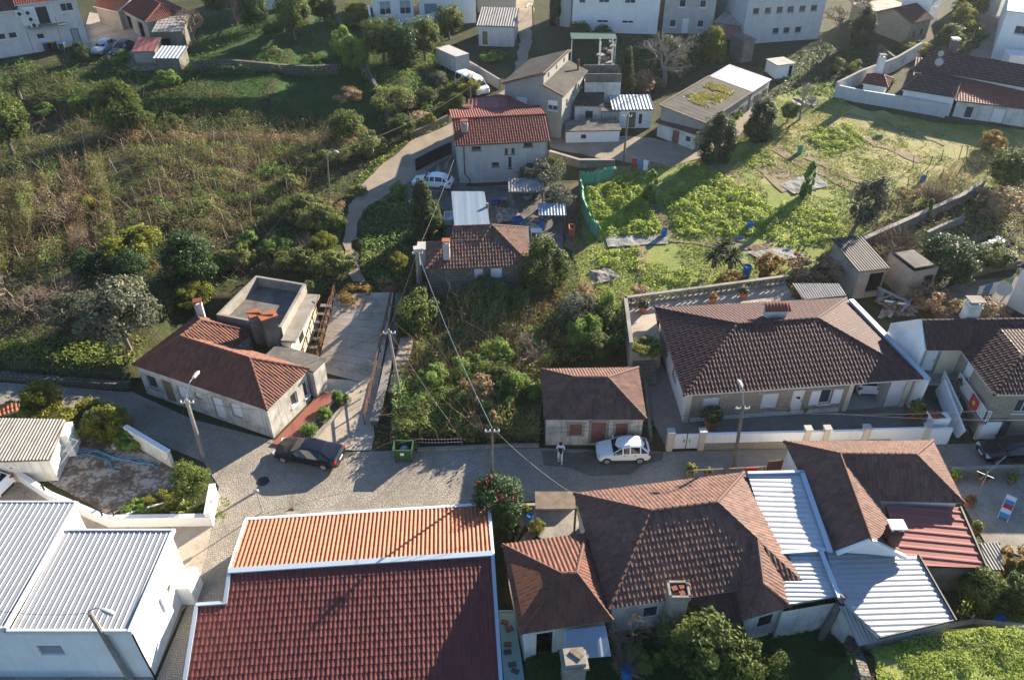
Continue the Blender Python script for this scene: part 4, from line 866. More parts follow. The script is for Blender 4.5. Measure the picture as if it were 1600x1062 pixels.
def house_g():
    z, zr = 4.1, 5.6; A, B, C, D = W(1447, 548, z), W(1501, 548, z), W(1553, 617, z), W(1680, 620, z); r1, r2 = W(1428, 512, zr), W(1680, 520, zr); back = [W(1700, 495, z+.2), W(1398, 503, z+.2)]
    xr = D.x+4; D = V3((xr, C.y-.05, z)); bR, bL = V3((xr, back[1].y+.3, z)), V3((back[1].x, back[1].y, z)); r1 = V3((A.x-.1, (bL.y+A.y)/2, zr)); r2 = V3((xr, r1.y+.3, zr))
    lp = [A+V3((0, .3, 0)), B+V3((.3, .3, 0)), C+V3((.3, .3, 0)), D+V3((0, .3, 0)), bR, bL]
    H = House('stone_villa', 'two storey house with brown roof, stone front wing and flowered balcony at the right edge', 'house', lp, 0, z-.1, 'stonepale')
    H.open(0, .28, 1.9, 1.0, 2.0, 'door', 'greylight', 'frame'); H.open(1, .3, 1.85, 1.0, 2.0, 'door', 'frame', 'frame'); L = (lp[3]-lp[2]).length
    H.open(2, 2.4/L, 2.2, 1.2, 1.2, 'glass'); H.open(2, 4.8/L, 2.2, 1.2, 1.2, 'glass'); o = H.finish()
    hp = V3((C.x+2.9, C.y+2.9, 5.3)); bk = V3((hp.x, A.y+(r1.y-A.y)*(5.3-z)/(zr-z), 5.3)); De = V3((xr, A.y, z))
    make_roof(o, [[A, De, r2, r1], [B, C, hp, bk], [C, D, V3((xr, hp.y, 5.3)), hp], [V3((xr, bk.y, 5.3)), bk, hp, V3((xr, hp.y, 5.3))], [bR, bL, r1, r2]], 'tile_brown', [(r1, r2), (C, hp)], under='frame', pitch=.25, amp=.034, row=.4)
    m = MB(); a, b, c = V3((bL.x, bL.y, z-.1)), V3((A.x, A.y, z-.1)), r1; xo = V3((-.28, 0, 0))
    pl = [V3((a.x, a.y, 0)), V3((b.x, b.y+.1, 0)), V3((b.x, b.y+.1, z+.1)), V3((r1.x, r1.y, zr+.15)), V3((a.x, a.y, z+.1))]
    m.face([p+xo for p in pl][::-1]); m.face([p+xo+V3((.24, 0, 0)) for p in pl])
    for i in range(5): m.face((pl[i]+xo, pl[(i+1) % 5]+xo, pl[(i+1) % 5]+xo+V3((.24, 0, 0)), pl[i]+xo+V3((.24, 0, 0))))
    m.build('party_gable', 'whiteclean', o)
    p = W(1522, 500, 5.6); p = V3((p.x, r1.y+.8, 5.2)); chimney(o, p, .95, 1.5, 'whitedirty', 'concrete', .8)
    w = MB(); e0, e1 = lp[0], lp[1]; w.quad(V3((e0.x, e0.y-.012, 1.6)), V3((e0.x+(e1.x-e0.x)*.28-.6, e0.y-.012, 1.6)), V3((e0.x+(e1.x-e0.x)*.28-.6, e0.y-.012, 3.98)), V3((e0.x, e0.y-.012, 3.98))); w.build('render_panel', 'cream', o); w = MB(); w.quad(V3((e0.x+(e1.x-e0.x)*.28+.6, e0.y-.012, 1.6)), V3((e1.x, e1.y-.012, 1.6)), V3((e1.x, e1.y-.012, 3.98)), V3((e0.x+(e1.x-e0.x)*.28+.6, e0.y-.012, 3.98))); w.build('render_panel', 'cream', o)
    # balcony terrace, stair, railing, street door
    bx0, bx1 = A.x+1.6, C.x+.3; y0, y1 = C.y-.2, A.y+.3; s = MB(); s.prism([(bx0+.9, y0), (bx1-.0, y0), (C.x+.35, C.y+.3), (B.x+.35, y1), (A.x, y1), (A.x, y1-1.2), (bx0+.9, y1-1.2)], 1.55, 1.75); s.build('balcony_slab', 'concrete', o)
    s = MB(); s.prism([(bx0+1.0, y0+.1), (bx1, y0+.1), (bx1, y0+.3), (bx0+1.0, y0+.3)], -.2, 1.55); s.build('street_wall', 'cream', o)
    dr = MB(); dr.box((bx0+1.75, y0+.06, .95), (1.2, .08, 1.6)); dr.build('street_door', 'frame', o); dr = MB(); dr.box((bx0+2.75, y0+.06, .95), (.4, .06, 1.7)); dr.build('side_light', 'glass', o)
    r = MB()
    def rail(p, q):
        p, q = V3(p), V3(q); n = int((q-p).length/.13); r.beam(p+V3((0, 0, 1)), q+V3((0, 0, 1)), .06, .05); r.beam(p+V3((0, 0, .12)), q+V3((0, 0, .12)), .05, .04)
        for k in range(n+1): c = p.lerp(q, k/n); r.box((c.x, c.y, c.z+.55), (.045, .045, .9))
    rail((bx0+.95, y1-1.2, 1.75), (bx0+.95, y0+.05, 1.75)); rail((bx0+.95, y0+.05, 1.75), (bx1, y0+.05, 1.75)); rail((bx0-.1, y1-1.0, 1.75), (bx0+.2, y0+1.4, .7)); r.build('railing', 'frame', o)
    st = MB()
    for k in range(11): st.box((bx0+.42, y1-1.3-k*.32, 1.0-k*.09), (.95, .33, 2.05-k*.18))
    st.build('stair', 'concretedark', o); st = MB(); st.beam((bx0-.15, y1-1.2, 1.6), (bx0-.05, y0+.2, .3), .16, 1.5); st.build('stair_wall', 'whiteclean', o)
    bn = MB(); bn.box((bx0+.87, y0+1.5, 2.25), (.03, 1.0, 1.0)); b_ = tag(bn.build('banner', 'redcloth'), 'red festive cloth hung on the white balcony railing', 'banner'); bn = MB(); bn.lathe((0, 0, 0), [(.02, 0), (.2, 0), (.16, .02)], 10); e = bn.build('emblem', 'yellow', b_); e.location = (bx0+.85, y0+1.5, 2.25); e.rotation_euler = (0, R(-90), 0)
house_g()
def house_h():
    z, zr = 2.6, 4.0; fl, fr, br, bl = W(850, 655, z), W(1010, 655, z), W(997, 574, z), W(846, 577, z); r1, r2 = W(897, 588, zr), W(949, 587, zr); ym = (fl.y+bl.y)/2+.1; r1.y = ym; r2.y = ym
    H = House('stone_cottage', 'small stone cottage with dark hipped roof and faded red shutters right on the street', 'house', inset([fl, fr, br, bl], .18), 0, z-.1, 'whiteold')
    H.open(0, .31, .85, .85, 1.15, 'door', 'woodred', 'woodred', 'shutter'); H.open(0, .55, .1, 1.0, 2.05, 'door', 'woodred', 'woodred'); H.open(0, .79, .85, .85, 1.25, 'door', 'woodred', 'woodred', 'shutter'); H.open(1, .5, .9, .8, 1.0, 'glass'); o = H.finish()
    lx = fl.lerp(bl, .5); rx = fr.lerp(br, .5)
    make_roof(o, [[fl, fr, r2, r1], [fr, br, r2], [br, bl, r1, r2], [bl, fl, r1]], 'tile_old', [(r1, r2), (fr, r2), (br, r2), (fl, r1), (bl, r1)], under='wood', pitch=.22, amp=.045, row=.38)
    s = MB(); a, b = H.loop[0], H.loop[1]; t = (b-a).normalized(); n = V3((t.y, -t.x, 0)); rz = math.atan2(t.y, t.x); L = (b-a).length
    for u, w, z0, z1 in ((.31, .85, .85, 2.0), (.55, 1.0, .1, 2.15), (.79, .85, .85, 2.1)):
        for k in (-1, 1): p = a+t*(u*L+k*(w/2+.1))+n*.015; s.box((p.x, p.y, (z0+z1)/2), (.19, .05, z1-z0), rz)
        p = a+t*u*L+n*.015; s.box((p.x, p.y, z1+.1), (w+.5, .05, .18), rz)
    s.build('stone_surround', 'concrete', o)
house_h()
def house_a():
    z, zr = 2.9, 4.7; A, B, C = W(206, 570, z), W(417, 641, z), W(483, 576, z); u = (B-A).normalized(); n = V3((-u.y, u.x, 0)); C = B+n*((C-B).dot(n)); w = (C-B).length
    D = W(296, 489, z); dd = (D-A).dot(n); D = A+n*dd; E_ = D+u*5.6; F_ = A+u*5.6+n*w
    lp = inset([A, B, C, F_, E_, D], .22)
    H = House('old_street_house', 'long run down white house with rust red hipped roof on the shaded left street', 'house', lp, 0, z-.1, 'whiteold')
    for uu, wd, zs, h, st in ((.085, 1.0, .9, 1.2, 'glass'), (.215, .95, .05, 2.1, 'door'), (.335, 1.0, .85, 1.2, 'blind'), (.46, .7, 1.4, .6, 'blind'), (.61, 1.0, .05, 2.1, 'gate'), (.75, 1.0, .85, 1.25, 'blind')): H.open(0, uu, zs, wd, h, st, 'concrete', 'wood' if st == 'door' else 'shutter', 'door' if st == 'gate' else None)
    H.open(1, .62, .9, .75, 1.1, 'glass'); H.open(1, .94, .6, .6, 1.4, 'glass'); o = H.finish()
    hw = w/2; r2 = B+n*hw-u*3.0; r1 = A+n*hw+u*2.9; r2.z = r1.z = zr; k = D-n*2.2+u*2.8; k.z = zr-.05
    make_roof(o, [[A, B, r2, r1], [B, C, r2], [C, F_, r1, r2], [D, A, r1, k], [F_, E_, k, r1], [E_, D, k]], 'tile_rust', [(r1, r2), (B, r2), (C, r2), (r1, k), (D, k), (E_, k), (A, r1)], under='wood', pitch=.22, amp=.045, row=.38)
    p = D+u*.8-n*.3; chimney(o, (p.x, p.y, 3.0), .55, 1.5, 'whitedirty', 'tile_red', .5, .3)
    t = thing('roof_chimneys', 'pair of grey chimney stacks with orange tile caps behind the old street house', 'chimney', (0, 0, 0)); c = W(408, 505, 4.0); t.location = (c.x, c.y, 2.5)
    for px, py, w_ in ((402, 512, .8), (423, 515, 1.1)):
        p = W(px, py, 3.6); m = MB(); m.box((p.x, p.y, 3.6), (w_, .8, 2.4), .6); s = m.build('stack', 'concretedark', t); m = MB(); m.box((p.x, p.y, 4.95), (w_*1.2, 1.0, .1), .6); m.tube([p+V3((-.5, 0, 1.35)), p+V3((.5, 0, 1.42))], .1, 6); m.build('cap', 'tile_orange', s)
    # concrete terrace block behind
    q = [W(338, 492, 3.7), W(440, 512, 3.7), W(478, 444, 3.7), W(400, 431, 3.7)]; e1 = (q[1]-q[0]); o2 = thing('concrete_terrace_house', 'bare concrete flat roofed block with a parapet behind the old street house', 'house', W(420, 500, 0))
    pl = [(p.x, p.y) for p in q]; mb = MB(); mb.prism(pl, -.2, 2.9); mb.build('wall', 'concretedark', o2)
    par = MB(); pin = inset([V3((p[0], p[1], 0)) for p in pl], .22)
    for i in range(4):
        a, b, c2, d2 = V3((*pl[i], 0)), V3((*pl[(i+1) % 4], 0)), pin[(i+1) % 4], pin[i]; par.prism([(a.x, a.y), (b.x, b.y), (c2.x, c2.y), (d2.x, d2.y)], 2.9, 3.75)
    par.build('parapet', 'concrete', o2)
    a, b = q[1], q[2]; d = (b-a).normalized(); nn = V3((d.y, -d.x, 0)); lg = MB(); lg.prism([(a+d*-.6).xy[:], (a-d*.6+nn*1.15).xy[:], (b+nn*1.15-d*.3).xy[:], (b-d*.3).xy[:]], 2.75, 2.95); lg.build('ledge', 'concrete', o2)
    bw = MB(); bw.prism([(a+d*-.6+nn*.002).xy[:], (a-d*.6+nn*.75).xy[:], (b+nn*.75-d*.5).xy[:], (b-d*.5+nn*.002).xy[:]], -.2, 2.75); w2 = bw.build('lower_wall', 'cream', o2)
    m = MB(); p = a+d*1.5+nn*.77; m.box((p.x, p.y, 1.9), (.9, .05, .9), math.atan2(d.y, d.x)); m.build('window', 'glass', w2)
    # stair rail beside the ramp
    t = thing('iron_stair', 'rusty iron stair with railing beside the bare concrete block', 'stair', W(478, 545, 0)); p0, p1 = a-d*1.2+nn*1.7, b-d*.8+nn*1.7; m = MB(); n_ = 9
    for k in range(n_): c = p0.lerp(p1, k/(n_-1)); m.box((c.x, c.y, .3+k*.24), (.4, .9, .06), math.atan2(d.y, d.x))
    m.build('tread', 'concretedark', t); m = MB()
    for s_ in (-.45, .45):
        A0, A1 = p0+nn*s_, p1+nn*s_; A0.z, A1.z = 1.3, 3.2; m.tube([A0, A1], .03); 
        for k in range(16): c = A0.lerp(A1, k/15); m.tube([c, c-V3((0, 0, 1.0))], .014, 4)
    m.build('railing', 'rust', t)
    # flat concrete slab between the two roofs, with grey chimney wall
    o3 = thing('lean_to', 'low lean-to with grey concrete slab roof between old street house and concrete block', 'lean-to', W(440, 560, 0)); q = [W(393, 545, 2.95), W(487, 574, 2.8), W(488, 562, 2.8), W(416, 540, 2.95)]; q = [C-u*4.2+n*.05, C+u*.25+n*.05, C+u*.25+n*1.7, C-u*4.2+n*1.7]
    m = MB(); m.prism([(p.x, p.y) for p in q], 2.55, 2.72); m.build('slab', 'concretedark', o3); m = MB(); m.prism([(p.x, p.y) for p in inset(q, .12)], -.2, 2.55, 0, False, False); m.build('wall', 'whiteold', o3)
    # tiled strip and planter along the right wall
    m = MB(); a, b = B+u*.0, C+n*.8; m.prism([(a+u*.1-n*.4).xy[:], (a+u*1.4-n*.1).xy[:], (b+u*1.4).xy[:], (b+u*.1).xy[:]], -.1, .16); pv = m.build('porch_step', m_plain('red quarry tile', (.24, .085, .06), .6)); tag(pv, 'strip of red paving tiles along the side of the old street house', 'porch')
    pl_ = thing('planter_bed', 'long concrete planter with plants between red tile strip and paved court', 'planter', (a+u*1.9+n*2.4).xy[:]+(0,)); m = MB(); c0, c1 = a+u*1.6+n*.6, b+u*1.7
    for s0, s1 in ((0, .12), (.9, 1.02)): m.prism([(c0+u*s0).xy[:], (c0+u*s1).xy[:], (c1+u*s1).xy[:], (c1+u*s0).xy[:]], -.1, .45)
    m.prism([(c0-n*.12).xy[:], (c0+u*1.02-n*.12).xy[:], (c0+u*1.02).xy[:], c0.xy[:]], -.1, .45); m.build('kerb', 'concrete', pl_); m = MB(); m.prism([(c0+u*.12).xy[:], (c0+u*.9).xy[:], (c1+u*.9).xy[:], (c1+u*.12).xy[:]], 0, .3); m.build('soil', 'dirt', pl_)
    return dict(p0=c0+u*.5, p1=c1+u*.5)
PLANTER = house_a()
def ramp():
    fl, fr, bl, br = W(497, 572, .02), W(588, 604, .02), W(524, 459, 1.75), W(615, 456, 1.75)
    fl = V3((fl.x, fl.y-.6, 0.06)); fr = V3((fr.x+.15, fr.y, 0.06)); o = thing('concrete_ramp', 'sloping concrete driveway ramp with rusty side rails', 'ramp', (fl+fr)/2)
    m = MB(); lo = V3((0, 0, -2.0))
    for i in range(12):
        a, b = fl.lerp(bl, i/12), fr.lerp(br, i/12); c, d = fr.lerp(br, (i+1)/12), fl.lerp(bl, (i+1)/12); gp = (c-b).normalized()*.03
        m.face((a, b, c-gp, d-gp)); m.face((d-gp, c-gp, c-gp+V3((0, 0, -.02)), d-gp+V3((0, 0, -.02)))); m.face((d-gp-V3((0, 0, .02)), c-gp-V3((0, 0, .02)), c-V3((0, 0, .02)), d-V3((0, 0, .02))))
    for p, q in ((fl, bl), (br, fr), (bl, br)): m.face((q, p, p+lo, q+lo))
    m.build('deck', 'concretewarm', o); 
    for nm, p, q in (('rail', fl.lerp(bl, .1), bl), ('rail', fr+V3((-.4, -4.2, 0)), br)):
        r = MB(); p = V3((p.x, p.y, max(0, p.z))); r.beam(p+V3((0, 0, .95)), q+V3((0, 0, .95)), .1, .07); r.beam(p+V3((0, 0, .5)), q+V3((0, 0, .5)), .06, .06); n = 8
        for k in range(n+1): c = p.lerp(q, k/n); r.box((c.x, c.y, c.z+.48), (.09, .09, .96))
        r.build(nm, 'rust', o)
    # low retaining wall and steps to the right of the ramp
    wall_run('ramp_wall', 'crumbling stone and earth wall between the ramp rail and the overgrown plot', [fr+V3((.35, -4.4, 0)), fr+V3((.5, -.3, 0)), br+V3((.45, 0, 0))], .5, .5, 'drystone', .1)
    s = thing('mossy_steps', 'narrow mossy concrete steps beside the ramp, under the wooden pole', 'steps', fr+V3((1.3, 1, 0))); m = MB()
    for k in range(9): c = fr+V3((1.35+k*.05, -.4+k*.62, 0)); m.box((c.x, c.y, .1+k*.11-.3), (1.0, .64, .8))
    m.build('step', 'concretewarm', s)
ramp()
# ------------------------------------------------------------------ buildings up the slope
def tilt_roof(o, q, mat, **kw):
    mb = MB(); roof_face(mb, q, **kw); return mb.build('roof', [mat, 'wood'], o)
def house_l():
    zg = 1.0; z = 3.9; fl, fr, br, bl = W(665, 421, z), W(829, 414, z), W(816, 351, z), W(706, 352, z); P0 = W(768, 357, 5.6); e1 = W(665, 381, z+.3); m = W(700, 379, 4.9); v = W(752, 378, 4.95); t = W(707, 357, 5.45)
    lp = inset([fl, fr, V3((fr.x-.1, fr.y+6.5, z)), V3((t.x, fl.y+6.5, z)), V3((t.x, fl.y+4.2, z)), V3((fl.x, fl.y+4.0, z))], .2)
    H = House('granite_house', 'granite block house with sagging dark red roof in the middle of the slope', 'house', lp, zg, z-.08, 'stonedark'); L = (lp[1]-lp[0]).length
    H.open(0, .5, 1.6, .75, 1.0, 'blind', 'frame', 'frame', 'window'); H.open(0, .68, 1.6, .95, 1.0, 'blind', 'frame', 'frame', 'window'); o = H.finish()
    B1 = V3((lp[2].x+.2, lp[2].y+.2, z)); B0 = V3((t.x-.2, B1.y, z)); P0.y = fl.y+4.6; t.y = P0.y; m.y = fl.y+3.0; v.y = fl.y+3.05; e1.y = fl.y+4.2
    make_roof(o, [[fl, fr, P0, v, m], [V3((t.x-.2, m.y, 4.9)), v, P0, t], [fr, B1, P0], [e1, fl, m], [B1, B0, t, P0]], 'tile_old', [(t, P0), (v, P0), (fr, P0), (B1, P0), (m, v), (fl, m)], under='wood', pitch=.26, amp=.05, row=.4)
    p = V3((W(697, 410, 4.4).x, fl.y+1.2, 3.9)); chimney(o, p, .55, 1.9, 'greylight', 'tile_orange', .5)
    k = MB(); q = W(651, 392, 3.8); k.box((q.x+.6, q.y+.8, 2.2), (1.1, 1.2, 3.2)); k.box((q.x+.6, q.y+.8, 3.84), (1.3, 1.4, .08)); k.build('corner_annex', 'greylight', o)
    return o
house_l()
def flat_shed():
    q = [W(710, 356, 4.1), W(766, 354, 4.1), W(757, 299, 4.3), W(705, 299, 4.3)]; o = thing('blue_grey_shed', 'flat roofed shed with plain blue grey sheeting behind the granite house', 'shed', ((q[0]+q[2])/2).xy[:]+(2,))
    tilt_roof(o, q, 'sheetblue', pitch=1.0, amp=.012, row=0, mode='rib'); w = MB(); w.prism([(p.x, p.y) for p in inset(q, .12)], 1.0, 4.0, 0, False, False); w.build('wall', 'grey', o); k = MB(); p = W(761, 322, 4.3); k.box((p.x, p.y, 3.3), (.25, .25, 2.6)); k.build('post', 'concrete', o)
flat_shed()
def house_n():
    z, zr = 6.9, 8.3; fl, fr = W(711, 228, z), W(862, 220, z); u = (fr-fl).normalized(); n = V3((-u.y, u.x, 0)); L = (fr-fl).length; rl, rr_ = W(704, 187, zr), W(849, 178, zr); d = ((rl-fl).dot(n)+(rr_-fr).dot(n))/2; rl = fl+n*d; rr_ = fr+n*d; rl.z = rr_.z = zr
    b = d+4.2; lp = [fl+u*.7+n*.4, fr-u*.35+n*.4, fr-u*.35+n*b, fl+u*.35+n*b]; lp[0] = fl+u*.35+n*.4
    H = House('grey_rendered_house', 'two storey grey rendered house with red tile roof at the bend of the lane', 'house', lp, 2.2, z-.1, 'greylight')
    for uu, zs, w, h, st in ((.2, 3.9, .95, .45, 'glass'), (.78, 4.0, .95, .45, 'glass'), (.41, 2.0, .75, .5, 'glass'), (.575, 1.75, .35, 1.25, 'glass'), (.535, 3.3, .34, .65, 'glass'), (.61, 3.3, .34, .65, 'glass')): H.open(0, uu, zs, w, h, st, 'wood')
    H.open(1, .3, 3.3, .9, 1.2, 'glass'); H.open(3, .6, 2.8, .9, 1.2, 'glass'); o = H.finish()
    bk, bkr = fl+n*(b+.3), fr+n*(b+.3); bk.z = bkr.z = zr-.75
    make_roof(o, [[fl, fr, rr_, rl], [bkr, bk, rl, rr_]], 'tile_red', [(rl, rr_)], under='wood', pitch=.26, amp=.06, row=.42)
    m = MB()
    for e in (0, 1):
        a, c = (H.loop[0], H.loop[3]) if e == 0 else (H.loop[1], H.loop[2]); q = fl+u*.35+n*d if e == 0 else fr-u*.35+n*d
        m.face((V3((a.x, a.y, z-.1)), V3((c.x, c.y, z-.1)), V3((c.x, c.y, zr-.85)), V3((q.x, q.y, zr-.14))))
    m.build('gable', 'greylight', o)
    p = fl+u*1.15+n*1.9; chimney(o, (p.x, p.y, 7.3), .62, 1.2, 'grey', 'tile_red', .6)
    dp = MB(); a = H.loop[0]+u*.55-n*.05; c = H.loop[1]-u*.1-n*.05; dp.tube([(a.x, a.y, z-.1), (a.x, a.y, 3.6), (a.x+.5, a.y, 3.0), (a.x+.5, a.y, 1.6)], .06); dp.build('downpipe', 'rust', o); dp = MB(); dp.tube([(c.x, c.y, z-.1), (c.x, c.y, 2)], .05); dp.build('downpipe', 'steel', o)
    # second hipped roof behind
    zb = 6.6; pk = W(778, 159, 7.7); a = W(730, 176, zb); c = W(830, 172, zb); y1 = pk.y+3.4; y0 = fl.y+b+.3; lp2 = [(a.x, y0, zb), (c.x, y0, zb), (c.x, y1, zb), (a.x, y1, zb)]; lp2 = [V3(p) for p in lp2]
    o2 = House('rear_lane_house', 'lower house with ribbed red hipped roof just behind the grey rendered house', 'house', inset(lp2, .25), 3, zb-.08, 'white'); o2.open(1, .5, 1.2, .9, 1.0, 'glass'); oo = o2.finish(); pk = V3((pk.x, (y0+y1)/2+.8, 7.9)); mf = V3((pk.x+.3, y0, 7.6))
    make_roof(oo, [[lp2[0], mf, pk, lp2[3]], [mf, lp2[1], lp2[2], pk], [lp2[2], lp2[3], pk]], 'sheetred', [(mf, pk), (lp2[2], pk), (lp2[3], pk)], under='white', pitch=.5, amp=.05, row=0, mode='sine')
    chimney(oo, (a.x+.1, y0+.4, 5.9), .8, 1.7, 'grey', 'tile_red', .7)
house_n()
def house_o():
    zl = 8.4; a, b, c, d = W(881, 151, zl), W(919, 111, zl), W(891, 90, zl+1.2), W(848, 130, zl+1.2); u = (b-a).normalized(); n = V3((-u.y, u.x, 0)); L = (b-a).length; wd = (d-a).dot(n); w2 = 4.6
    lp = [a+u*.2+n*.25, b-u*.2+n*.25, b-u*.2+n*(wd+w2), a+u*.2+n*(wd+w2)]
    H = House('split_roof_house', 'weathered beige house with two stepped grey roof planes beside the upper lane', 'house', lp, 4.0, zl-.1, 'grey')
    for uu, zs in ((.2, 2.6), (.45, 2.9), (.68, 3.0), (.86, 2.9)): H.open(0, uu, zs, .6, .8, 'glass')
    for uu, zs, w, h, st in ((.84, 2.6, 1.15, 1.1, 'half'), (.3, 2.5, 1.3, 1.1, 'blind')): H.open(3, uu, zs, w, h, st)
    o = H.finish(); A2, B2 = a+n*wd, b+n*wd; A2.z = B2.z = zl+.95; top = zl+2.3; A3, B3 = A2+n*.0, B2+n*.0; A3.z = B3.z = top; A4, B4 = a+n*(wd+w2+.3), b+n*(wd+w2+.3); A4.z = B4.z = zl+.5
    make_roof(o, [[a, b, B2, A2], [B4, A4, A3-n*.3, B3-n*.3]], 'slate', (), under='wood', pitch=.5, amp=.02, row=.6, sp=4)
    m = MB(); x = A3-A2; m.quad(A2+u*.2, B2-u*.2, B3-u*.2, A3+u*.2); s = MB()
    for k in (.2, .5, .8): p = A2.lerp(B2, k)-n*.01; s.box((p.x, p.y, top-.75), (.4, .04, .45), math.atan2(u.y, u.x))
    for (P_, Q, sg) in ((a+u*.2, A3+u*.2, 1), (b-u*.2, B3-u*.2, -1)):
        z0 = zl-.1; q0, q1 = V3((P_.x, P_.y, z0))+n*.25, V3((Q.x, Q.y, z0)); q2 = V3((P_.x, P_.y, z0))+n*(wd+w2); m.face((q0, q1, V3((q1.x, q1.y, zl+.85)))); m.face((q1, q2, V3((q2.x, q2.y, zl+.4)), V3((q1.x, q1.y, top-.1))))
    w = m.build('upper_wall', 'grey', o); s.build('window', 'dark', w)
    f = MB(); f.beam(a+V3((0, 0, .05)), A2+V3((0, 0, .05)), .16, .1); f.beam(A4+V3((0, 0, .05)), A3+V3((0, 0, .05)), .16, .1); f.build('verge', 'tile_rust', o)
    p = b-u*1.2+n*.9; k = MB(); k.tube([(p.x, p.y, zl), (p.x, p.y, zl+1.6)], .12, 8); k.build('flue', 'rust', o)
house_o()
def ghouse(name, label, cat, fl, fr, depth, h, mat, zoff=0.0, wins=(), roof=None, rmat='tile_brown', zr=1.6, ov=.3, il=0, ir=0, rk=None, flat=False, onbase=True, under='frame', side=()):
    """a house whose front bottom corners stand at two places of the photograph"""
    a, b = G(*fl), G(*fr); u = (b-a); u.z = 0; L = u.length; u.normalize(); n = V3((-u.y, u.x, 0)); z0 = min(a.z, b.z)+zoff; lp = [a, b, b+n*depth, a+n*depth]
    H = House(name, label, cat, lp, z0, z0+h, mat)
    for w in wins: H.open(*w)
    o = H.finish(); r = inset([V3((p.x, p.y, z0+h)) for p in lp], -ov); rk = rk or dict(pitch=.28, amp=.05, row=.45, sp=4)
    if roof == 'hip' or roof == 'gable':
        f, rid, r1, r2 = hip_faces(r, z0+h+zr, il, ir); make_roof(o, f, rmat, rid, under=under, **rk)
        gm = MB()
        for e, q, k in ((3, r1, il), (1, r2, ir)):
            if k == 0: A, B = lp[e], lp[(e+1) % 4]; c = (A+B)/2; gm.face((V3((A.x, A.y, z0+h)), V3((B.x, B.y, z0+h)), V3((c.x, c.y, z0+h+zr-.2))))
        if gm.f: gm.build('gable', mat, o)
    elif roof == 'shed':   # single slope, rising to the rear
        q = [p.copy() for p in r]; q[2].z += zr; q[3].z += zr; tilt_roof(o, q, rmat, **rk); gm = MB(); A, B, C, D = [V3((p.x, p.y, z0+h)) for p in lp]; C2, D2 = C+V3((0, 0, zr-.1)), D+V3((0, 0, zr-.1)); gm.face((B, C, C2)); gm.face((D, A, D2)); gm.face((C, D, D2, C2)); gm.build('gable', mat, o)
    elif roof == 'shedfront':
        q = [p.copy() for p in r]; q[0].z += zr; q[1].z += zr; tilt_roof(o, [q[2], q[3], q[0], q[1]], rmat, **rk); gm = MB(); A, B, C, D = [V3((p.x, p.y, z0+h)) for p in lp]; A2, B2 = A+V3((0, 0, zr-.1)), B+V3((0, 0, zr-.1)); gm.face((A, B, B2, A2)); gm.face((B, C, B2)); gm.face((D, A, A2)); gm.build('gable', mat, o)
    else: solid_roof(o, [p+V3((0, 0, .13)) for p in r], rmat)
    return o, lp, z0
# cluster of low sheds beside the stepped-roof house
ghouse('beige_shed', 'beige lean-to with patched grey roof and a white door, against the stepped roof house', 'shed', (896, 197), (938, 199), 3.6, 2.6, 'whitedirty', 0, ((0, .12, .3, .55, 1.9, 'door', 'frame', 'frame'), (0, .55, 1.0, .9, .9, 'glass', 'wood')), 'shed', 'slate', .7, .2, rk=dict(pitch=.6, amp=.02, row=.8, sp=4), under='wood')
ghouse('white_lean_to', 'low whitewashed lean-to under a black felt roof beside the farm path', 'shed', (884, 224), (967, 222), 2.0, 1.7, 'white', -.2, ((0, .33, .6, .7, .6, 'glass'),), 'shed', 'concretedark', .35, .15, rk=dict(pitch=.9, amp=.01, row=0, sp=3), under='wood')
ghouse('grey_box_shed', 'small grey rendered shed with flat roof between the two white lean-tos', 'shed', (938, 202), (966, 202), 2.2, 2.1, 'grey', 0, ((0, .8, .8, .6, .6, 'glass'),), 'flat', 'concretedark', 0, .1)
ghouse('white_tin_shed', 'whitewashed shed with bright white corrugated roof and brown double doors', 'shed', (957, 201), (1016, 200), 3.0, 2.3, 'white', 0, ((0, .5, .05, .8, 1.9, 'door', 'wood', 'wood'), (0, .72, .4, .5, 1.3, 'glass')), 'shed', 'sheetwhite', .5, .2, rk=dict(pitch=.4, amp=.06, row=0, sp=6, mode='sine'), under='wood')
def terrace_clutter():
    o = thing('roof_terrace', 'small roof terrace with railings and washing behind the beige shed', 'terrace', G(940, 165)); p = G(938, 178); m = MB(); m.box((p.x, p.y+1, p.z+2.0), (4.2, 3.2, 4.0)); m.build('wall', 'whitedirty', o); m = MB(); m.box((p.x, p.y-.55, p.z+4.5), (4.2, .12, 1.0)); m.build('parapet', 'concretedark', o); m = MB(); m.box((p.x, p.y+2.55, p.z+4.5), (4.2, .12, 1.0)); m.build('parapet', 'concretedark', o)
    t = thing('scrap_tower', 'rusty frame tower stacked with scrap and a pale post behind the roof terrace', 'scrap', G(945, 120)); q = G(944, 128); m = MB()
    for dx in (-.8, .8):
        for dy in (-.6, .6): m.box((q.x+dx, q.y+dy, q.z+2.6), (.12, .12, 5.2))
    m.build('frame', 'frame', t); m = MB()
    for k in range(14): m.box((q.x+random.uniform(-.7, .7), q.y+random.uniform(-.6, .6), q.z+1+k*.3), (random.uniform(.3, 1.1), random.uniform(.3, .9), .25), random.random()*3)
    m.build('scrap', 'rubble', t)
    c = thing('green_canopy', 'flat dark green canopy on thin posts behind the stepped roof house', 'canopy', G(925, 92)); q = G(926, 100); m = MB(); m.box((q.x, q.y+1.5, q.z+3.2), (6.0, 3.0, .12)); m.build('roof', m_plain('dark green sheet', (.03, .09, .06)), c); m = MB()
    for dx in (-2.9, 2.9): m = MB(); m.box((q.x+dx, q.y+.1, q.z+1.6), (.12, .12, 3.2)); m.build('post', 'frame', c)
terrace_clutter()
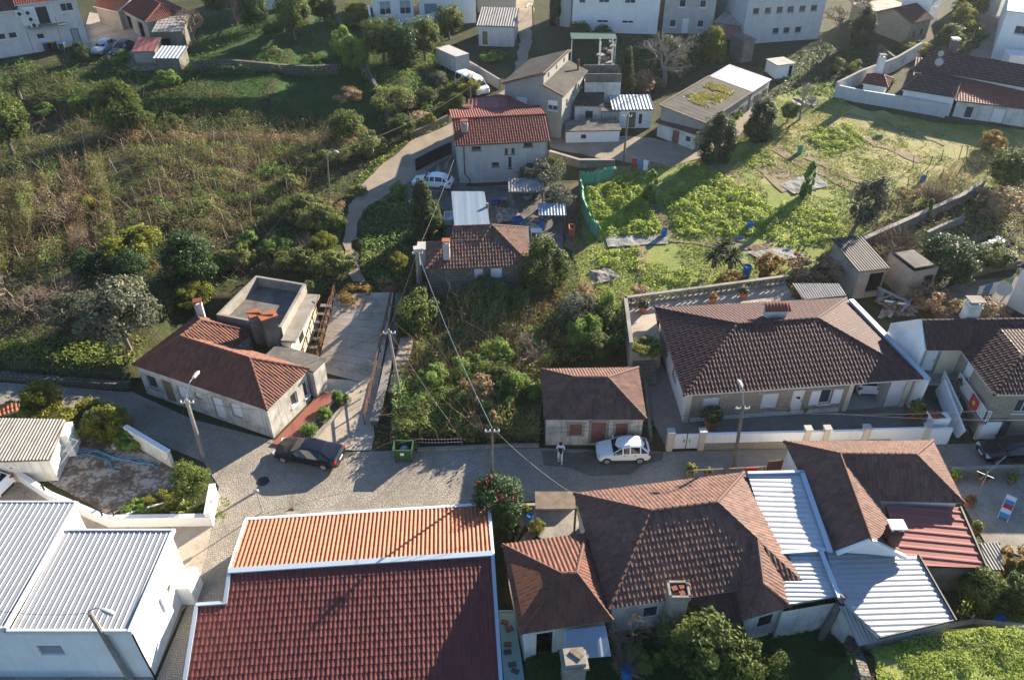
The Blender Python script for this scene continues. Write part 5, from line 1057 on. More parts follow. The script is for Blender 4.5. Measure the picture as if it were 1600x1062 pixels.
def barn_q():
    z = 6.2; zb = 6.9; a, b, c, d = W(1102, 193, z), W(1176, 144, z), W(1107, 117, zb), W(1033, 163, zb); u = (b-a).normalized(); n = V3((-u.y, u.x, 0)); w = (d-a).dot(n)
    d = a+n*w; d.z = zb; c = b+n*w; c.z = zb; lp = [a+u*.2+n*.2, b-u*.2+n*.2, b-u*.2+n*(w-.2), a+u*.2+n*(w-.2)]
    H = House('long_barn', 'long barn with grey sheet roof and a patch of yellow moss, beside the farm path', 'barn', lp, 2.9, z-.1, 'grey')
    for uu in (.15, .4, .62, .84): H.open(0, uu, 1.2, 1.3, .9, 'glass', 'wood')
    o = H.finish(); o.location.z += 0; make_roof(o, [[a, b, c, d]], 'slate', (), under='concrete', pitch=.9, amp=.015, row=0, sp=4, mode='sine'); m = MB(); A = H.loop[0]; D = H.loop[3]; B = H.loop[1]; C = H.loop[2]; za = z-.1
    m.face((D+V3((0, 0, za)), A+V3((0, 0, za)), D+V3((0, 0, zb-.12)))); m.face((B+V3((0, 0, za)), C+V3((0, 0, za)), C+V3((0, 0, zb-.12)))); m.build('gable', 'grey', o)
    f = MB(); f.beam(a+V3((0, 0, .06)), d+V3((0, 0, .06)), .18, .1); f.beam(a+V3((0, 0, .02)), b+V3((0, 0, .02)), .12, .14); f.beam(d+V3((0, 0, .05)), c+V3((0, 0, .05)), .16, .1); f.build('verge', 'wood', o)
    # moss on the far half of the roof
    s_, t_ = RNG.normal(.6, .16, 5200), RNG.normal(.55, .16, 5200); k = (np.abs(s_-.6) < .3) & (np.abs(t_-.55) < .33) & (fnoise(s_*9+3, t_*5+8) > .46); s_, t_ = s_[k], t_[k]; P_ = np.array(a)[None]+np.outer(s_, np.array(b-a))+np.outer(t_, np.array(d-a)); P_[:, 2] += .05; vs, q = leaves(P_, np.full(len(P_), .2), None, 1.3, 2.0); mesh_np('moss', vs-np.array(o.location)[None], q, 'l_moss', o, RNG.random(len(P_)))
    o2, lp2, z0 = None, None, None
    q2 = [b+u*.05, b+u*5.6, c+u*5.6, c+u*.05]; t = thing('tin_barn_end', 'pale metal roofed end bay of the long barn', 'barn', (b+u*2.8).xy[:]+(3.6,)); w_ = MB(); w_.prism([(p.x, p.y) for p in inset(q2, .15)], 2.5, 6.0, 0, False, False); w_.build('wall', 'greylight', t); make_roof(t, [q2], 'sheet', (), under='flash', pitch=.9, amp=.02, row=0, sp=4, mode='sine')
    k = MB()
    for uu in (.25, .7): p = (b+u*.05).lerp(b+u*5.6, uu)-n*.06; k.box((p.x, p.y+.1, 5.0), (1.2, .1, .9), math.atan2(u.y, u.x))
    k.build('window', 'dark', t)
    ghouse('stable', 'low white stable with patched rusty red roof at the near end of the long barn', 'shed', (1026, 213), (1083, 235), 3.2, 2.2, 'whitedirty', -.2, ((0, .5, .05, .9, 1.8, 'door', 'wood', 'woodred'), (0, .82, .9, .7, .7, 'glass'), (1, .5, .9, .9, .8, 'glass')), 'shed', 'sheetrust', .9, .25, rk=dict(pitch=.45, amp=.05, row=0, sp=6, mode='sine'), under='wood')
barn_q()
# upper left corner: lilac house, tiled garages, dark sheds
def house_r():
    a, b = G(-26, 96), G(54, 83); c = G(140, 68); u = (c-b); u.z = 0; L2 = u.length; u.normalize(); n = V3((-u.y, u.x, 0)); z0 = min(b.z, c.z); h = 6.1
    H = House('lilac_house', 'two storey pale lilac house with air conditioner boxes in the upper left corner', 'house', [b, c, c+n*7, b+n*7], z0, z0+h, 'pinkwhite')
    for uu, zs, w, h_, st, fm in ((.33, 3.5, 1.7, 2.0, 'glass', 'iron'), (.8, 4.6, 1.5, 1.0, 'glass', 'frame'), (.2, 1.6, .9, .7, 'glass', 'frame'), (.8, .3, .95, 2.1, 'door', 'iron')): H.open(0, uu, zs, w, h_, st, fm, 'shuttergrey')
    o = H.finish(); r = inset([V3((p.x, p.y, z0+h)) for p in H.loop], -.35); f, rid, *_ = hip_faces(r, z0+h+1.5, 0, 2.5); make_roof(o, f, 'tile_red', rid, pitch=.28, amp=.06, row=.42, sp=4)
    m = MB(); p = b.lerp(c, .36)-n*.55; m.box((p.x, p.y, z0+3.25), (4.4, 1.1, .18), math.atan2(u.y, u.x)); m.build('balcony', 'concrete', o)
    pn = MB(); p = b.lerp(c, .12)-n*.12; pn.box((p.x, p.y, z0+4.6), (1.9, .2, 2.2), math.atan2(u.y, u.x)); pn.build('bracket_panel', 'white', o)
    fan = thing('air_conditioner', 'white air conditioner box on the wall, topmost right of the stack', 'air conditioner', p-n*.35+V3((0, 0, z0-p.z+5.1)), 'air conditioners on the lilac house'); q = MB(); q.box(fan.location, (.85, .36, .62), math.atan2(u.y, u.x)); q.build('casing', 'frame', fan); q = MB(); rr = math.atan2(u.y, u.x); cc = fan.location-n*.2; q.tube([cc, cc-n*.03], .24, 12); q.build('fan_grille', 'iron', fan)
    for k, (du, dz, lb) in enumerate(((-.95, 0, 'white air conditioner box on the wall, topmost left of the stack'), (.1, -.8, 'white air conditioner box in the middle of the wall stack'), (.25, -1.55, 'white air conditioner box lowest in the wall stack'))): dup(fan, fan.location+u*du+V3((0, 0, dz)), None, lb)
    u2 = (b-a); u2.z = 0; u2.normalize(); n2 = V3((-u2.y, u2.x, 0)); H = House('lilac_wing', 'lower pale wing with small windows left of the lilac house', 'house', [a, b-u2*.05, b-u2*.05+n2*7, a+n2*7], z0-.1, z0+5.5, 'pinkwhite')
    for uu in (.5, .72): H.open(0, uu, 2.2, .95, .75, 'glass')
    o = H.finish(); r = inset([V3((p.x, p.y, z0+5.5)) for p in H.loop], -.3); f, rid, *_ = hip_faces(r, z0+7.1, 0, 0); make_roof(o, f, 'tile_rust', rid, pitch=.28, amp=.06, row=.42, sp=4)
    for k, (px, cl) in enumerate(((86, 'yellow'), (100, 'blue'), (76, 'blue'))):
        p = G(px, 80 if k else 78); t = thing('wheeled_bin', ('dark wheeled bin with yellow lid by the lilac house', 'dark wheeled bin with blue lid right of two bins by the lilac house', 'dark wheeled bin with blue lid left of two bins by the lilac house')[k], 'bin', p, 'wheeled bins by the lilac house'); m = MB(); m.prism([(p.x-.3, p.y-.35), (p.x+.3, p.y-.35), (p.x+.3, p.y+.35), (p.x-.3, p.y+.35)], p.z, p.z+1.0); m.build('body', 'iron', t); m = MB(); m.box((p.x, p.y, p.z+1.04), (.68, .78, .09)); m.build('lid', cl, t)
house_r()
ghouse('tiled_garage', 'stone garage with orange and rust tile roof in the upper left yard', 'garage', (158, 38), (193, 48), 5, 2.6, 'concretewarm', 0, ((1, .5, .05, 2.2, 2.2, 'dark', 'wood'),), 'gable', 'tile_orange', 1.2, .3)
ghouse('red_garage', 'long open fronted garage with dark red tile roof beside the upper left yard', 'garage', (196, 42), (238, 70), 6, 3.0, 'concretewarm', 0, ((0, .25, .05, 1.8, 2.3, 'dark', 'wood'), (0, .7, .05, 1.8, 2.3, 'dark', 'wood')), 'hip', 'tile_red', 1.4, .3, 2, 2)
ghouse('red_lean_to', 'small lean-to with plain dull red roof at the edge of the upper yard', 'shed', (214, 104), (246, 103), 3.2, 1.9, 'grey', 0, (), 'shed', 'sheetred', .7, .15, rk=dict(pitch=.8, amp=.02, row=0, sp=4, mode='sine'), under='wood')
ghouse('dark_shed', 'dark timber shed with sagging grey roof right of the red tiled garage', 'shed', (248, 82), (290, 80), 5.5, 2.6, 'concretedark', 0, ((0, .35, .1, 1.2, 1.6, 'dark', 'wood'),), 'shed', 'sheetgrey', .8, .2, rk=dict(pitch=.5, amp=.02, row=.9, sp=4), under='wood')
ghouse('striped_tin_shed', 'little shed with white and rust striped tin roof overgrown with ivy', 'shed', (248, 112), (284, 112), 3.0, 1.7, 'concretedark', 0, (), 'shed', 'sheetwhite', .5, .2, rk=dict(pitch=.5, amp=.06, row=0, sp=6, mode='sine'), under='rust')
# along the top edge
o_, lp_, z_ = ghouse('terrace_house', 'white house with two roller shutters and a walled terrace at the top of the picture', 'house', (585, 34), (647, 30), 6, 5.6, 'white', 0, ((0, .3, .8, 1.6, 1.9, 'half', 'frame', 'shuttergrey'), (0, .8, .8, 1.6, 1.9, 'half', 'frame', 'shuttergrey')), 'hip', 'tile_brown', 1.2, .4, 2, 2)
ghouse('blue_shutter_house', 'white house with a blue roller shutter right of the walled terrace', 'house', (656, 27), (744, 36), 6, 6.0, 'white', 0, ((0, .2, .8, 1.9, 2.0, 'blind', 'frame', 'sheetblue'),), 'hip', 'tile_brown', 1.2, .4, 2, 2)
ghouse('cream_house', 'cream house with one small window at the top of the upper lane', 'house', (746, 20), (806, 17), 7, 5.5, 'cream', 0, ((0, .35, 1.8, 1.0, .9, 'blind', 'frame', 'frame', 'window'),), 'hip', 'tile_brown', 1.2, .4, 2, 2)
ghouse('fluted_shed', 'white sheet walled shed with shiny fluted roof beside the upper lane', 'shed', (748, 72), (803, 74), 5.2, 2.8, 'sheetwhite', 0, ((0, .18, .05, .9, 2.0, 'door', 'frame', 'wood'),), 'shed', 'sheetgrey', 1.0, .2, rk=dict(pitch=.35, amp=.06, row=0, sp=6, mode='sine'), under='wood')
wall_run('terrace_wall', 'white wall round the terrace of the house with roller shutters', [G(577, 22), G(582, 53), G(650, 42), G(682, 33)], 1.2, .2, 'white', .06, capmat='frame')
ghouse('lane_side_house', 'pale house with dark roof edge just right of the upper lane', 'house', (868, 40), (891, 44), 7, 5.6, 'greylight', 0, ((1, .15, 3.4, .8, 1.0, 'glass'),), 'shed', 'slate', .8, .3, rk=dict(pitch=.6, amp=.02, row=.8, sp=4))
ghouse('white_apartment_house', 'broad white two storey house with narrow slit windows at the top centre', 'house', (893, 50), (1026, 54), 9, 6.2, 'white', -.2, ((0, .11, 4.2, .9, 1.0, 'glass'), (0, .36, 4.3, 1.5, 1.1, 'half', 'frame', 'shuttergrey'), (0, .5, 5.0, .9, .4, 'glass'), (0, .66, 4.3, 1.5, 1.1, 'half', 'frame', 'shuttergrey'), (0, .36, 1.6, 1.6, .4, 'glass'), (0, .65, 1.6, 1.6, .4, 'glass')), 'hip', 'tile_brown', 1.6, .5, 3, 3)
ghouse('grey_upper_house', 'grey house with white framed windows between white house and white warehouse', 'house', (1034, 52), (1112, 54), 8, 5.6, 'greylight', 0, ((0, .35, 3.6, .9, 1.0, 'glass'), (0, .75, 3.6, .9, 1.0, 'glass'), (0, .2, .9, .9, 1.0, 'glass'), (0, .45, .1, .9, 2.0, 'door', 'frame', 'frame'), (0, .75, .9, .9, 1.0, 'glass')), 'gable', 'tile_brown', 1.4, .3)
ghouse('tall_white_warehouse', 'tall white sheet clad warehouse with rows of small dark windows at the upper right', 'warehouse', (1158, 70), (1278, 61), 14, 6.6, 'sheetwhite', -.3, tuple((0, uu, 4.3, .9, .8, 'glass', 'steel') for uu in (.12, .27, .42, .56, .71, .86))+tuple((0, uu, 1.5, .9, .8, 'glass', 'steel') for uu in (.42, .56, .71))+tuple((3, uu, 4.2, .8, .8, 'glass', 'steel') for uu in (.25, .5)), 'gable', 'sheetblue', 1.8, .15, rk=dict(pitch=.5, amp=.05, row=0, sp=4, mode='sine'))
ghouse('tin_lean_to', 'sloping grey tin lean-to on the left side of the tall white warehouse', 'shed', (1115, 58), (1150, 66), 6, 2.2, 'grey', 0, (), 'shed', 'sheetgrey', 1.2, .2, rk=dict(pitch=.5, amp=.04, row=0, sp=4, mode='sine'), under='wood')
ghouse('red_roof_hut', 'small open hut with dull red roof below the tall white warehouse', 'hut', (1125, 84), (1155, 80), 3, 2.0, 'concrete', 0, ((0, .5, .05, 1.6, 1.7, 'dark', 'wood'),), 'shed', 'sheetred', .6, .3, rk=dict(pitch=.5, amp=.04, row=0, sp=4, mode='sine'), under='wood')
ghouse('concrete_hut', 'mossy grey concrete hut right of the red roofed hut', 'hut', (1157, 99), (1174, 96), 3, 2.8, 'concretedark', 0, (), 'flat', 'concretedark', 0, .15)
ghouse('stone_barn', 'little stone barn with brown gable roof below the white tower house', 'barn', (1414, 70), (1446, 60), 6, 2.9, 'stonepale', 0, ((0, .3, .9, .45, .8, 'glass', 'wood'), (0, .68, .9, .5, .8, 'glass', 'wood')), 'gable', 'tile_rust', 1.3, .25, under='wood')
ghouse('tower_house', 'white house with a pointed red roof and slim tower at the upper right', 'house', (1443, 50), (1462, 34), 4, 5.2, 'white', 0, ((0, .5, 3.0, .5, .9, 'glass'),), 'hip', 'tile_red', 1.8, .3, 1.5, 1.5)
ghouse('flat_annex', 'low stone annex with flat sunlit concrete roof beside the tower house', 'annex', (1358, 50), (1420, 42), 5, 2.6, 'stone', 0, ((0, .8, .1, .9, 1.9, 'door', 'wood', 'wood'),), 'flat', 'concretewarm', 0, .2)
ghouse('grey_gable_house', 'grey house with weathered roof at the far end of the upper road', 'house', (1556, 27), (1600, 12), 6, 3.4, 'whitedirty', 0, ((0, .4, .9, .9, 1.0, 'glass'),), 'gable', 'tile_old', 1.4, .3)
o_, lp_, z_ = ghouse('white_road_house', 'plain white building with glass roof lights at the right end of the upper road', 'building', (1548, 92), (1640, 108), 16, 6.4, 'white', 0, ((0, .33, 3.8, 1.6, 1.0, 'glass', 'shuttergrey'), (3, .2, 2.0, .9, 1.0, 'glass')), 'flat', 'sheetblue', 0, .1)
ghouse('white_kiosk', 'white boarded kiosk with lattice top below the plain white building', 'kiosk', (1568, 116), (1640, 122), 2.5, 2.4, 'frame', 0, ((0, .3, .1, 1.6, 1.9, 'gate', 'frame', 'frame'),), 'flat', 'frame', 0, .1)
ghouse('pale_blue_house', 'pale blue white house cut off by the top edge left of the small sunny garden', 'house', (378, 20), (462, 12), 8, 7.0, 'white', 0, ((0, .25, 1.6, 1.0, 1.0, 'glass'), (0, .65, 1.6, 1.0, 1.0, 'glass')), 'hip', 'tile_brown', 1.6, .3, 2, 2)
# walled group of brown roofs on the right
def compound():
    hw = dict(pitch=.3, amp=.05, row=.45, sp=4); f0, f1 = G(1315, 153), G(1480, 187)
    wall_run('fence_wall', 'long pale corrugated fence wall along the sunny field', [G(1303, 152), G(1340, 160), G(1400, 170), G(1476, 184)], 1.5, .15, 'sheetwhite', .06, capmat='flash')
    wall_run('curved_wall', 'tall white wall climbing behind the brown roofed compound', [G(1303, 152), G(1340, 133), G(1395, 112), G(1435, 88)], 1.8, .25, 'whitedirty', .06)
    ghouse('brown_wing', 'front wing with brown hipped roof and white walls inside the compound', 'house', (1405, 166), (1482, 182), 6, 2.2, 'white', .1, ((3, .5, .6, .9, 1.0, 'glass'),), 'hip', 'tile_brown', 1.2, .3, 1.5, 0, rk=hw)
    ghouse('brown_long_house', 'long brown roofed house at the back of the compound', 'house', (1430, 140), (1640, 190), 6.5, 3.0, 'white', .3, ((0, .1, 1.6, 1.6, .9, 'glass'), (0, .35, 1.6, 1.6, .9, 'glass'), (0, .7, .9, 1.0, 1.6, 'glass')), 'gable', 'tile_brown', 1.5, .3, rk=hw)
    ghouse('brown_middle_house', 'low brown roof with a dark chimney in the middle of the compound', 'house', (1420, 150), (1512, 165), 4.5, 2.4, 'white', .2, (), 'shed', 'tile_brown', 1.0, .2, rk=hw)
    ghouse('brick_red_wing', 'right hand wing with brick red roof above pale stained sheds', 'house', (1488, 182), (1640, 205), 6, 2.3, 'whitedirty', 0, ((0, .15, .3, .9, 1.4, 'glass'), (0, .45, .05, 1.4, 1.8, 'gate', 'wood', 'frame')), 'shed', 'tile_red', 1.3, .3, rk=hw)
    o, lp, z0 = ghouse('garden_kitchen', 'small tiled garden kitchen with tall white chimney inside the compound', 'kitchen', (1345, 150), (1378, 157), 3.2, 1.7, 'white', 0, ((0, .6, .3, 1.2, 1.2, 'half', 'frame', 'shutter'),), 'hip', 'tile_red', .8, .3, 1, 1, rk=hw); p = G(1365, 140); chimney(o, (p.x, p.y, p.z+1.5), .7, 2.6, 'white', 'concretedark')
    p = G(1485, 128); chimney(o, (p.x, p.y+2, p.z+2), .8, 2.6, 'concretedark', 'frame')
    for px, py, s, lb in ((1453, 138, .6, 'round pale satellite dish on the back of the long brown roof'), (1450, 152, .8, 'larger satellite dish tilted up on the middle brown roof')):
        q = G(px, py, 0); dish((q.x, q.y, q.z+3.7), s, lb)
    ghouse('white_hut', 'tiny white hut with a dark door among shrubs in the shaded grass', 'hut', (1211, 124), (1237, 120), 2.5, 1.7, 'white', 0, ((0, .85, .05, .6, 1.5, 'dark'),), 'flat', 'sheetgrey', 0, .15)
def dish(p, s, label):
    t = thing('satellite_dish', label, 'dish', p); m = MB(); k = 12; p = V3(p); ax = V3((-.45, -.75, .5)).normalized(); u = ax.cross(V3((0, 0, 1))).normalized(); w = u.cross(ax)
    rings = [(0, -.06), (.35, -.045), (.7, -.01), (1.0, .05)]; pts = [[p+V3((0, 0, .6))+(u*math.cos(2*math.pi*i/k)+w*math.sin(2*math.pi*i/k))*r*s*.6+ax*h*s for i in range(k)] for r, h in rings]
    for a, b in zip(pts[:-1], pts[1:]):
        for i in range(k): m.face((a[i], a[(i+1) % k], b[(i+1) % k], b[i]))
    m.build('bowl', 'greylight', t, True); m = MB(); m.tube([p, p+V3((0, 0, .6))-ax*.05], .035); m.tube([p+V3((0, 0, .3)), p+V3((0, 0, .45))+ax*s*.55], .015); m.build('arm', 'steel', t)
compound()
# right side gardens
ghouse('concrete_block_shed', 'rough concrete shed with black fluted roof and open front behind the bungalow', 'shed', (1330, 468), (1372, 462), 4.4, 2.5, 'concrete', .5, ((0, .72, .1, 1.5, 1.9, 'dark', 'concrete'),), 'shed', 'sheetblack', .5, .2, rk=dict(pitch=.25, amp=.05, row=0, sp=6, mode='sine'), under='concrete')
ghouse('ruined_shed', 'roofless concrete shed with pale tall walls right of the rough concrete shed', 'ruin', (1412, 470), (1450, 462), 3.2, 2.7, 'concrete', .3, ((0, .75, .1, 1.0, 1.9, 'dark', 'concrete'),), 'flat', 'concretedark', 0, -.3)
ghouse('white_end_house', 'white house corner with satellite dish and washing line at the right edge', 'house', (1572, 478), (1660, 520), 6, 4.2, 'white', 0, ((0, .25, 2.2, 1.1, 1.0, 'glass'),), 'hip', 'tile_rust', 1.3, .35, 2, 2)
p = W(1572, 445, 4.0); dish((p.x, p.y, 3.0), 1.0, 'white satellite dish on the corner of the white house at the right edge')
def porch_sheet():
    q = [W(1256, 468, 3.1), W(1322, 462, 3.1), W(1312, 443, 3.3), W(1238, 443, 3.3)]; t = thing('sheet_porch', 'grey fluted sheet roof between the bungalow and the rough concrete shed', 'canopy', ((q[0]+q[2])/2).xy[:]+(1,)); make_roof(t, [q], 'sheetgrey', (), under='wood', pitch=.22, amp=.05, row=0, mode='sine'); m = MB()
    for p in inset(q, .15): m = MB(); m.box((p.x, p.y, 2.0), (.12, .12, 2.3)); m.build('post', 'wood', t)
porch_sheet()
def patio():
    t = thing('garden_patio', 'raised paved patio behind the bungalow with a pierced parapet and flower pots', 'patio', W(1090, 470, 1.5)); z = 2.0; q = [W(988, 560, z), W(1025, 556, z), W(1023, 478, z), W(1322, 462, z), W(1226, 440, z), W(974, 468, z)]; q = [W(985, 548, z), W(1034, 545, z), V3((W(1034, 545, z).x+.2, W(1023, 478, z).y-.2, z)), V3((W(1240, 462, z).x, W(1240, 470, z).y, z)), W(1228, 444, z), W(976, 478, z)]
    m = MB(); m.prism([(p.x, p.y) for p in q], -.3, z); m.build('slab', 'concretewarm', t); w = MB(); h = .85
    def par(a, b, pierced):
        d = (b-a); L = d.length; d.normalize(); nn = V3((-d.y, d.x, 0)); rz = math.atan2(d.y, d.x); c = (a+b)/2
        w.box((c.x, c.y, z+h), (L+.2, .3, .12), rz)
        if pierced:
            w.box((c.x, c.y, z+.1), (L, .2, .2), rz); n = int(L/.5)
            for k in range(n):
                p = a+d*(L*(k+.5)/n); e = d*(L/n*.48); w.beam(V3((p.x, p.y, z+.2))-e, V3((p.x, p.y, z+h-.06))+e, .1, .07); w.beam(V3((p.x, p.y, z+.2))+e, V3((p.x, p.y, z+h-.06))-e, .1, .07)
            for k in range(0, n+1, 5): p = a+d*(L*k/n); w.box((p.x, p.y, z+h/2), (.26, .26, h), rz)
        else: w.box((c.x, c.y, z+h/2), (L, .2, h), rz)
    par(q[5], q[4], True); par(q[0], q[5], False); w.build('parapet', 'concrete', t)
    return z
PATIO_Z = patio()
# ------------------------------------------------------------------ vehicles
HATCH = [(0, .3, .5, .56, .7, .62), (.035, .2, .62, .68, .92, .8), (.17, .19, .76, .82, .98, .86), (.28, .19, .84, .9, 1, .86), (.47, .19, .9, 1.38, 1, .68), (.6, .19, .92, 1.46, 1, .69), (.8, .19, .94, 1.41, 1, .65), (.95, .22, .92, 1.0, .95, .78), (1, .3, .66, .8, .86, .74)]
SEDAN = [(0, .3, .5, .56, .66, .58), (.03, .2, .6, .66, .9, .8), (.16, .19, .74, .8, .98, .86), (.27, .19, .82, .88, 1, .86), (.43, .19, .86, 1.34, 1, .66), (.58, .19, .88, 1.42, 1, .67), (.74, .19, .91, 1.34, 1, .64), (.9, .2, .95, 1.06, .98, .78), (.97, .24, .9, 1.0, .92, .78), (1, .32, .7, .84, .85, .74)]
VAN = [(0, .3, .6, .7, .75, .68), (.03, .2, .8, .9, .94, .85), (.12, .19, .98, 1.06, 1, .88), (.25, .19, 1.05, 1.75, 1, .8), (.34, .19, 1.05, 1.92, 1, .84), (.7, .19, 1.05, 1.95, 1, .85), (.97, .2, 1.05, 1.92, .99, .84), (1, .3, .9, 1.7, .96, .8)]
def car(name, label, loc, rz, L, Wd, paint, prof, cat='car', wind=None, group=None, hs=1.0):
    """front of the car towards local -x"""
    t = thing(name, label, cat, (0, 0, 0), group); hw = Wd/2; body = MB(); rings = []
    for (u, zb, zl, zt, fw, ft) in prof:
        zt *= hs; w = hw*fw; wt = hw*ft; zl = min(zl*(1+(hs-1)*.5), zt-.02); zm = (zb+zl)/2
        half = [(0, zb), (w*.88, zb), (w*.97, zb+.1), (w, zm), (w*.985, zl), (wt, zt-.05*(zt-zl > .15)-.01), (wt*.75, zt-.004), (0, zt+.01)]
        rings.append([V3((-L/2+u*L, y, z)) for y, z in half]+[V3((-L/2+u*L, -y, z)) for y, z in half[-2:0:-1]])
    n = len(rings[0]); gl = MB(); k0, k1 = (wind or (3, len(prof)-2))
    def put(i, j):
        a, b, c, d = rings[i][j], rings[i][(j+1) % n], rings[i+1][(j+1) % n], rings[i+1][j]; body.face((a, b, c, d)); return a, b, c, d
    for i in range(len(rings)-1):
        for j in range(n):
            q = put(i, j); side = j in (4, n-5); top = j in (5, 6, n-7, n-6); c = sum(q, V3())/4; nn = (q[1]-q[0]).cross(q[3]-q[0])
            zt0, zt1 = prof[i][3], prof[i+1][3]
            if (side and k0 <= i < k1 and prof[i][3]+prof[i+1][3] > 2.1) and nn.length > 1e-6:
                nn.normalize(); nn = nn if nn.y*c.y > 0 else -nn; s_ = .86; gl.face([c+(p-c)*s_+nn*.008 for p in q])
    for i, fr in ((k0, .9), (k1-1, .85)):   # windscreen and rear window across the full width
        a, b = rings[i], rings[i+1]; q = [a[5], a[9] if n > 9 else a[-5], b[9], b[5]]; q = [rings[i][5], rings[i+1][5], rings[i+1][n-5], rings[i][n-5]]; c = sum(q, V3())/4; nn = (q[1]-q[0]).cross(q[3]-q[0])
        if nn.length > 1e-6:
            nn.normalize(); nn = nn if nn.z > 0 else -nn; f = [c+(p-c)*fr+nn*.03 for p in q]; gl.face(f if (f[1]-f[0]).cross(f[2]-f[0]).dot(nn) > 0 else f[::-1])
    body.face(rings[0][::1]); body.face(rings[-1][::-1]); bo = body.build('body', paint, t, False); gl.build('windows', 'carglass', t)
    sd = MB(); zs = .34; sd.box((0, hw*.995, zs), (L*.52, .03, .07)); sd.box((0, -hw*.995, zs), (L*.52, .03, .07)); sd.box((-L/2+.06, 0, .32), (.12, Wd*.62, .14)); sd.box((L/2-.05, 0, .36), (.12, Wd*.7, .14)); sd.build('trim', 'iron', bo)
    r = .3 if hs <= 1.1 else .33
    for fx in (-.325, .3):
        for sy in (-1, 1):
            w = MB(); c = V3((fx*L, sy*(hw-.08), r)); w.tube([c-V3((0, .105, 0)), c-V3((0, .09, 0)), c+V3((0, .09, 0)), c+V3((0, .105, 0))], [r*.9, r, r, r*.9], 18); wo = w.build('wheel', 'tyre', t); w = MB(); e = c+V3((0, sy*.108, 0)); w.tube([e-V3((0, sy*.02, 0)), e], r*.64, 12)
            for k in range(5): a_ = k*1.257; w.beam(e+V3((0, sy*.01, 0)), e+V3((math.cos(a_)*r*.62, sy*.01, math.sin(a_)*r*.62)), .06, .03)
            w.build('rim', 'rim', wo)
    zl = prof[1][2]
    for sy in (-1, 1):
        h = MB(); h.box((-L/2+.17, sy*hw*.68, zl-.02), (.26, .34, .15), sy*.35); h.build('headlight', 'lampclear', t); h = MB(); z2 = prof[-2][2]-.1; h.box((L/2-.1, sy*hw*.78, z2), (.16, .26, .2)); h.build('tail_light', 'lampred', t); h = MB(); h.box((-L*.17, sy*(hw+.09), prof[3][2]+.1), (.13, .2, .13)); h.build('mirror', paint, t)
    pl = MB(); pl.box((L/2+.012, 0, .62), (.02, .5, .11)); pl.build('number_plate', 'frame', t); pl = MB(); pl.box((-L/2-.012, 0, .42), (.02, .5, .11)); pl.build('number_plate', 'frame', t)
    hd = MB()
    for fx in (0, .2):
        for sy in (-1, 1): hd.box((fx*L, sy*hw*1.0, .78), (.15, .02, .03))
    hd.build('door_handle', 'iron', bo)
    t.location = loc; t.rotation_euler = (0, 0, rz); return t
def on_wheels(front, rear, Wd):
    a, b = G(*front), G(*rear); d = (b-a); d.z = 0; L = d.length; d.normalize(); n = V3((-d.y, d.x, 0)); c = (a+b)/2+n*(Wd/2); return V3((c.x, c.y, max(a.z, b.z)+.035)), math.atan2(d.y, d.x)
l_, r_ = on_wheels((446, 724), (506, 735), 1.8); car('parked_car', 'black fastback car parked across the mouth of the ramp', l_, r_, 4.75, 1.85, 'paintblack', SEDAN)
l_, r_ = on_wheels((948, 726), (1001, 725), 1.62); car('parked_car', 'small white hatchback parked in front of the stone cottage', l_, r_, 3.6, 1.66, 'paintwhite', HATCH)
p = W(1357, 616, .1); car('parked_car', 'white hatchback seen from behind inside the carport of the bungalow', (p.x-.1, p.y+1.55, .06), R(-94), 3.9, 1.68, 'paintwhite', HATCH)
p = G(1576, 712); car('parked_car', 'dark hatchback in the shade by the stone villa at the right edge', (p.x, p.y, .035), R(2), 4.3, 1.75, 'paintblack', HATCH)
p = G(159, 86); car('parked_car', 'silver car facing forward in the upper left yard', (p.x, p.y+1.2, p.z+.08), R(82), 4.2, 1.75, 'paintsilver', HATCH)
p = G(187, 88); car('parked_car', 'dark grey car facing forward beside the silver one in the upper left yard', (p.x, p.y+1.2, p.z+.08), R(84), 4.1, 1.72, 'paintgrey', HATCH)
p = G(676, 296); car('parked_car', 'white car in the shaded yard by the grey rendered house', (p.x, p.y+.6, p.z+.08), R(-12), 4.2, 1.75, 'paintwhite', HATCH)
p = G(738, 142); car('parked_van', 'white van parked nose down beside the upper lane behind a wall', (p.x, p.y, p.z+.06), R(127), 5.2, 2.0, 'paintwhite', VAN, 'van', (2, 7))
p = G(-24, 762); car('parked_car', 'white car with red tail light just entering at the left edge', (p.x, p.y, .06), R(-14), 4.0, 1.7, 'paintwhite', HATCH)
def truck_box():
    p = G(708, 112); t = thing('box_trailer', 'pale grey box trailer behind shrubs uphill of the white van', 'trailer', p); m = MB(); m.box((p.x, p.y, p.z+1.7), (2.1, 4.6, 2.0), R(38)); m.build('box', 'greylight', t)
    m = MB(); d = Matrix.Rotation(R(38), 3, 'Z')
    for sx in (-.8, .8):
        for sy in (-1.4, 1.4): c = p+d @ V3((sx, sy, .4)); m.tube([c-d @ V3((.12, 0, 0)), c+d @ V3((.12, 0, 0))], .4, 12)
    m.build('wheels', 'tyre', t)
truck_box()

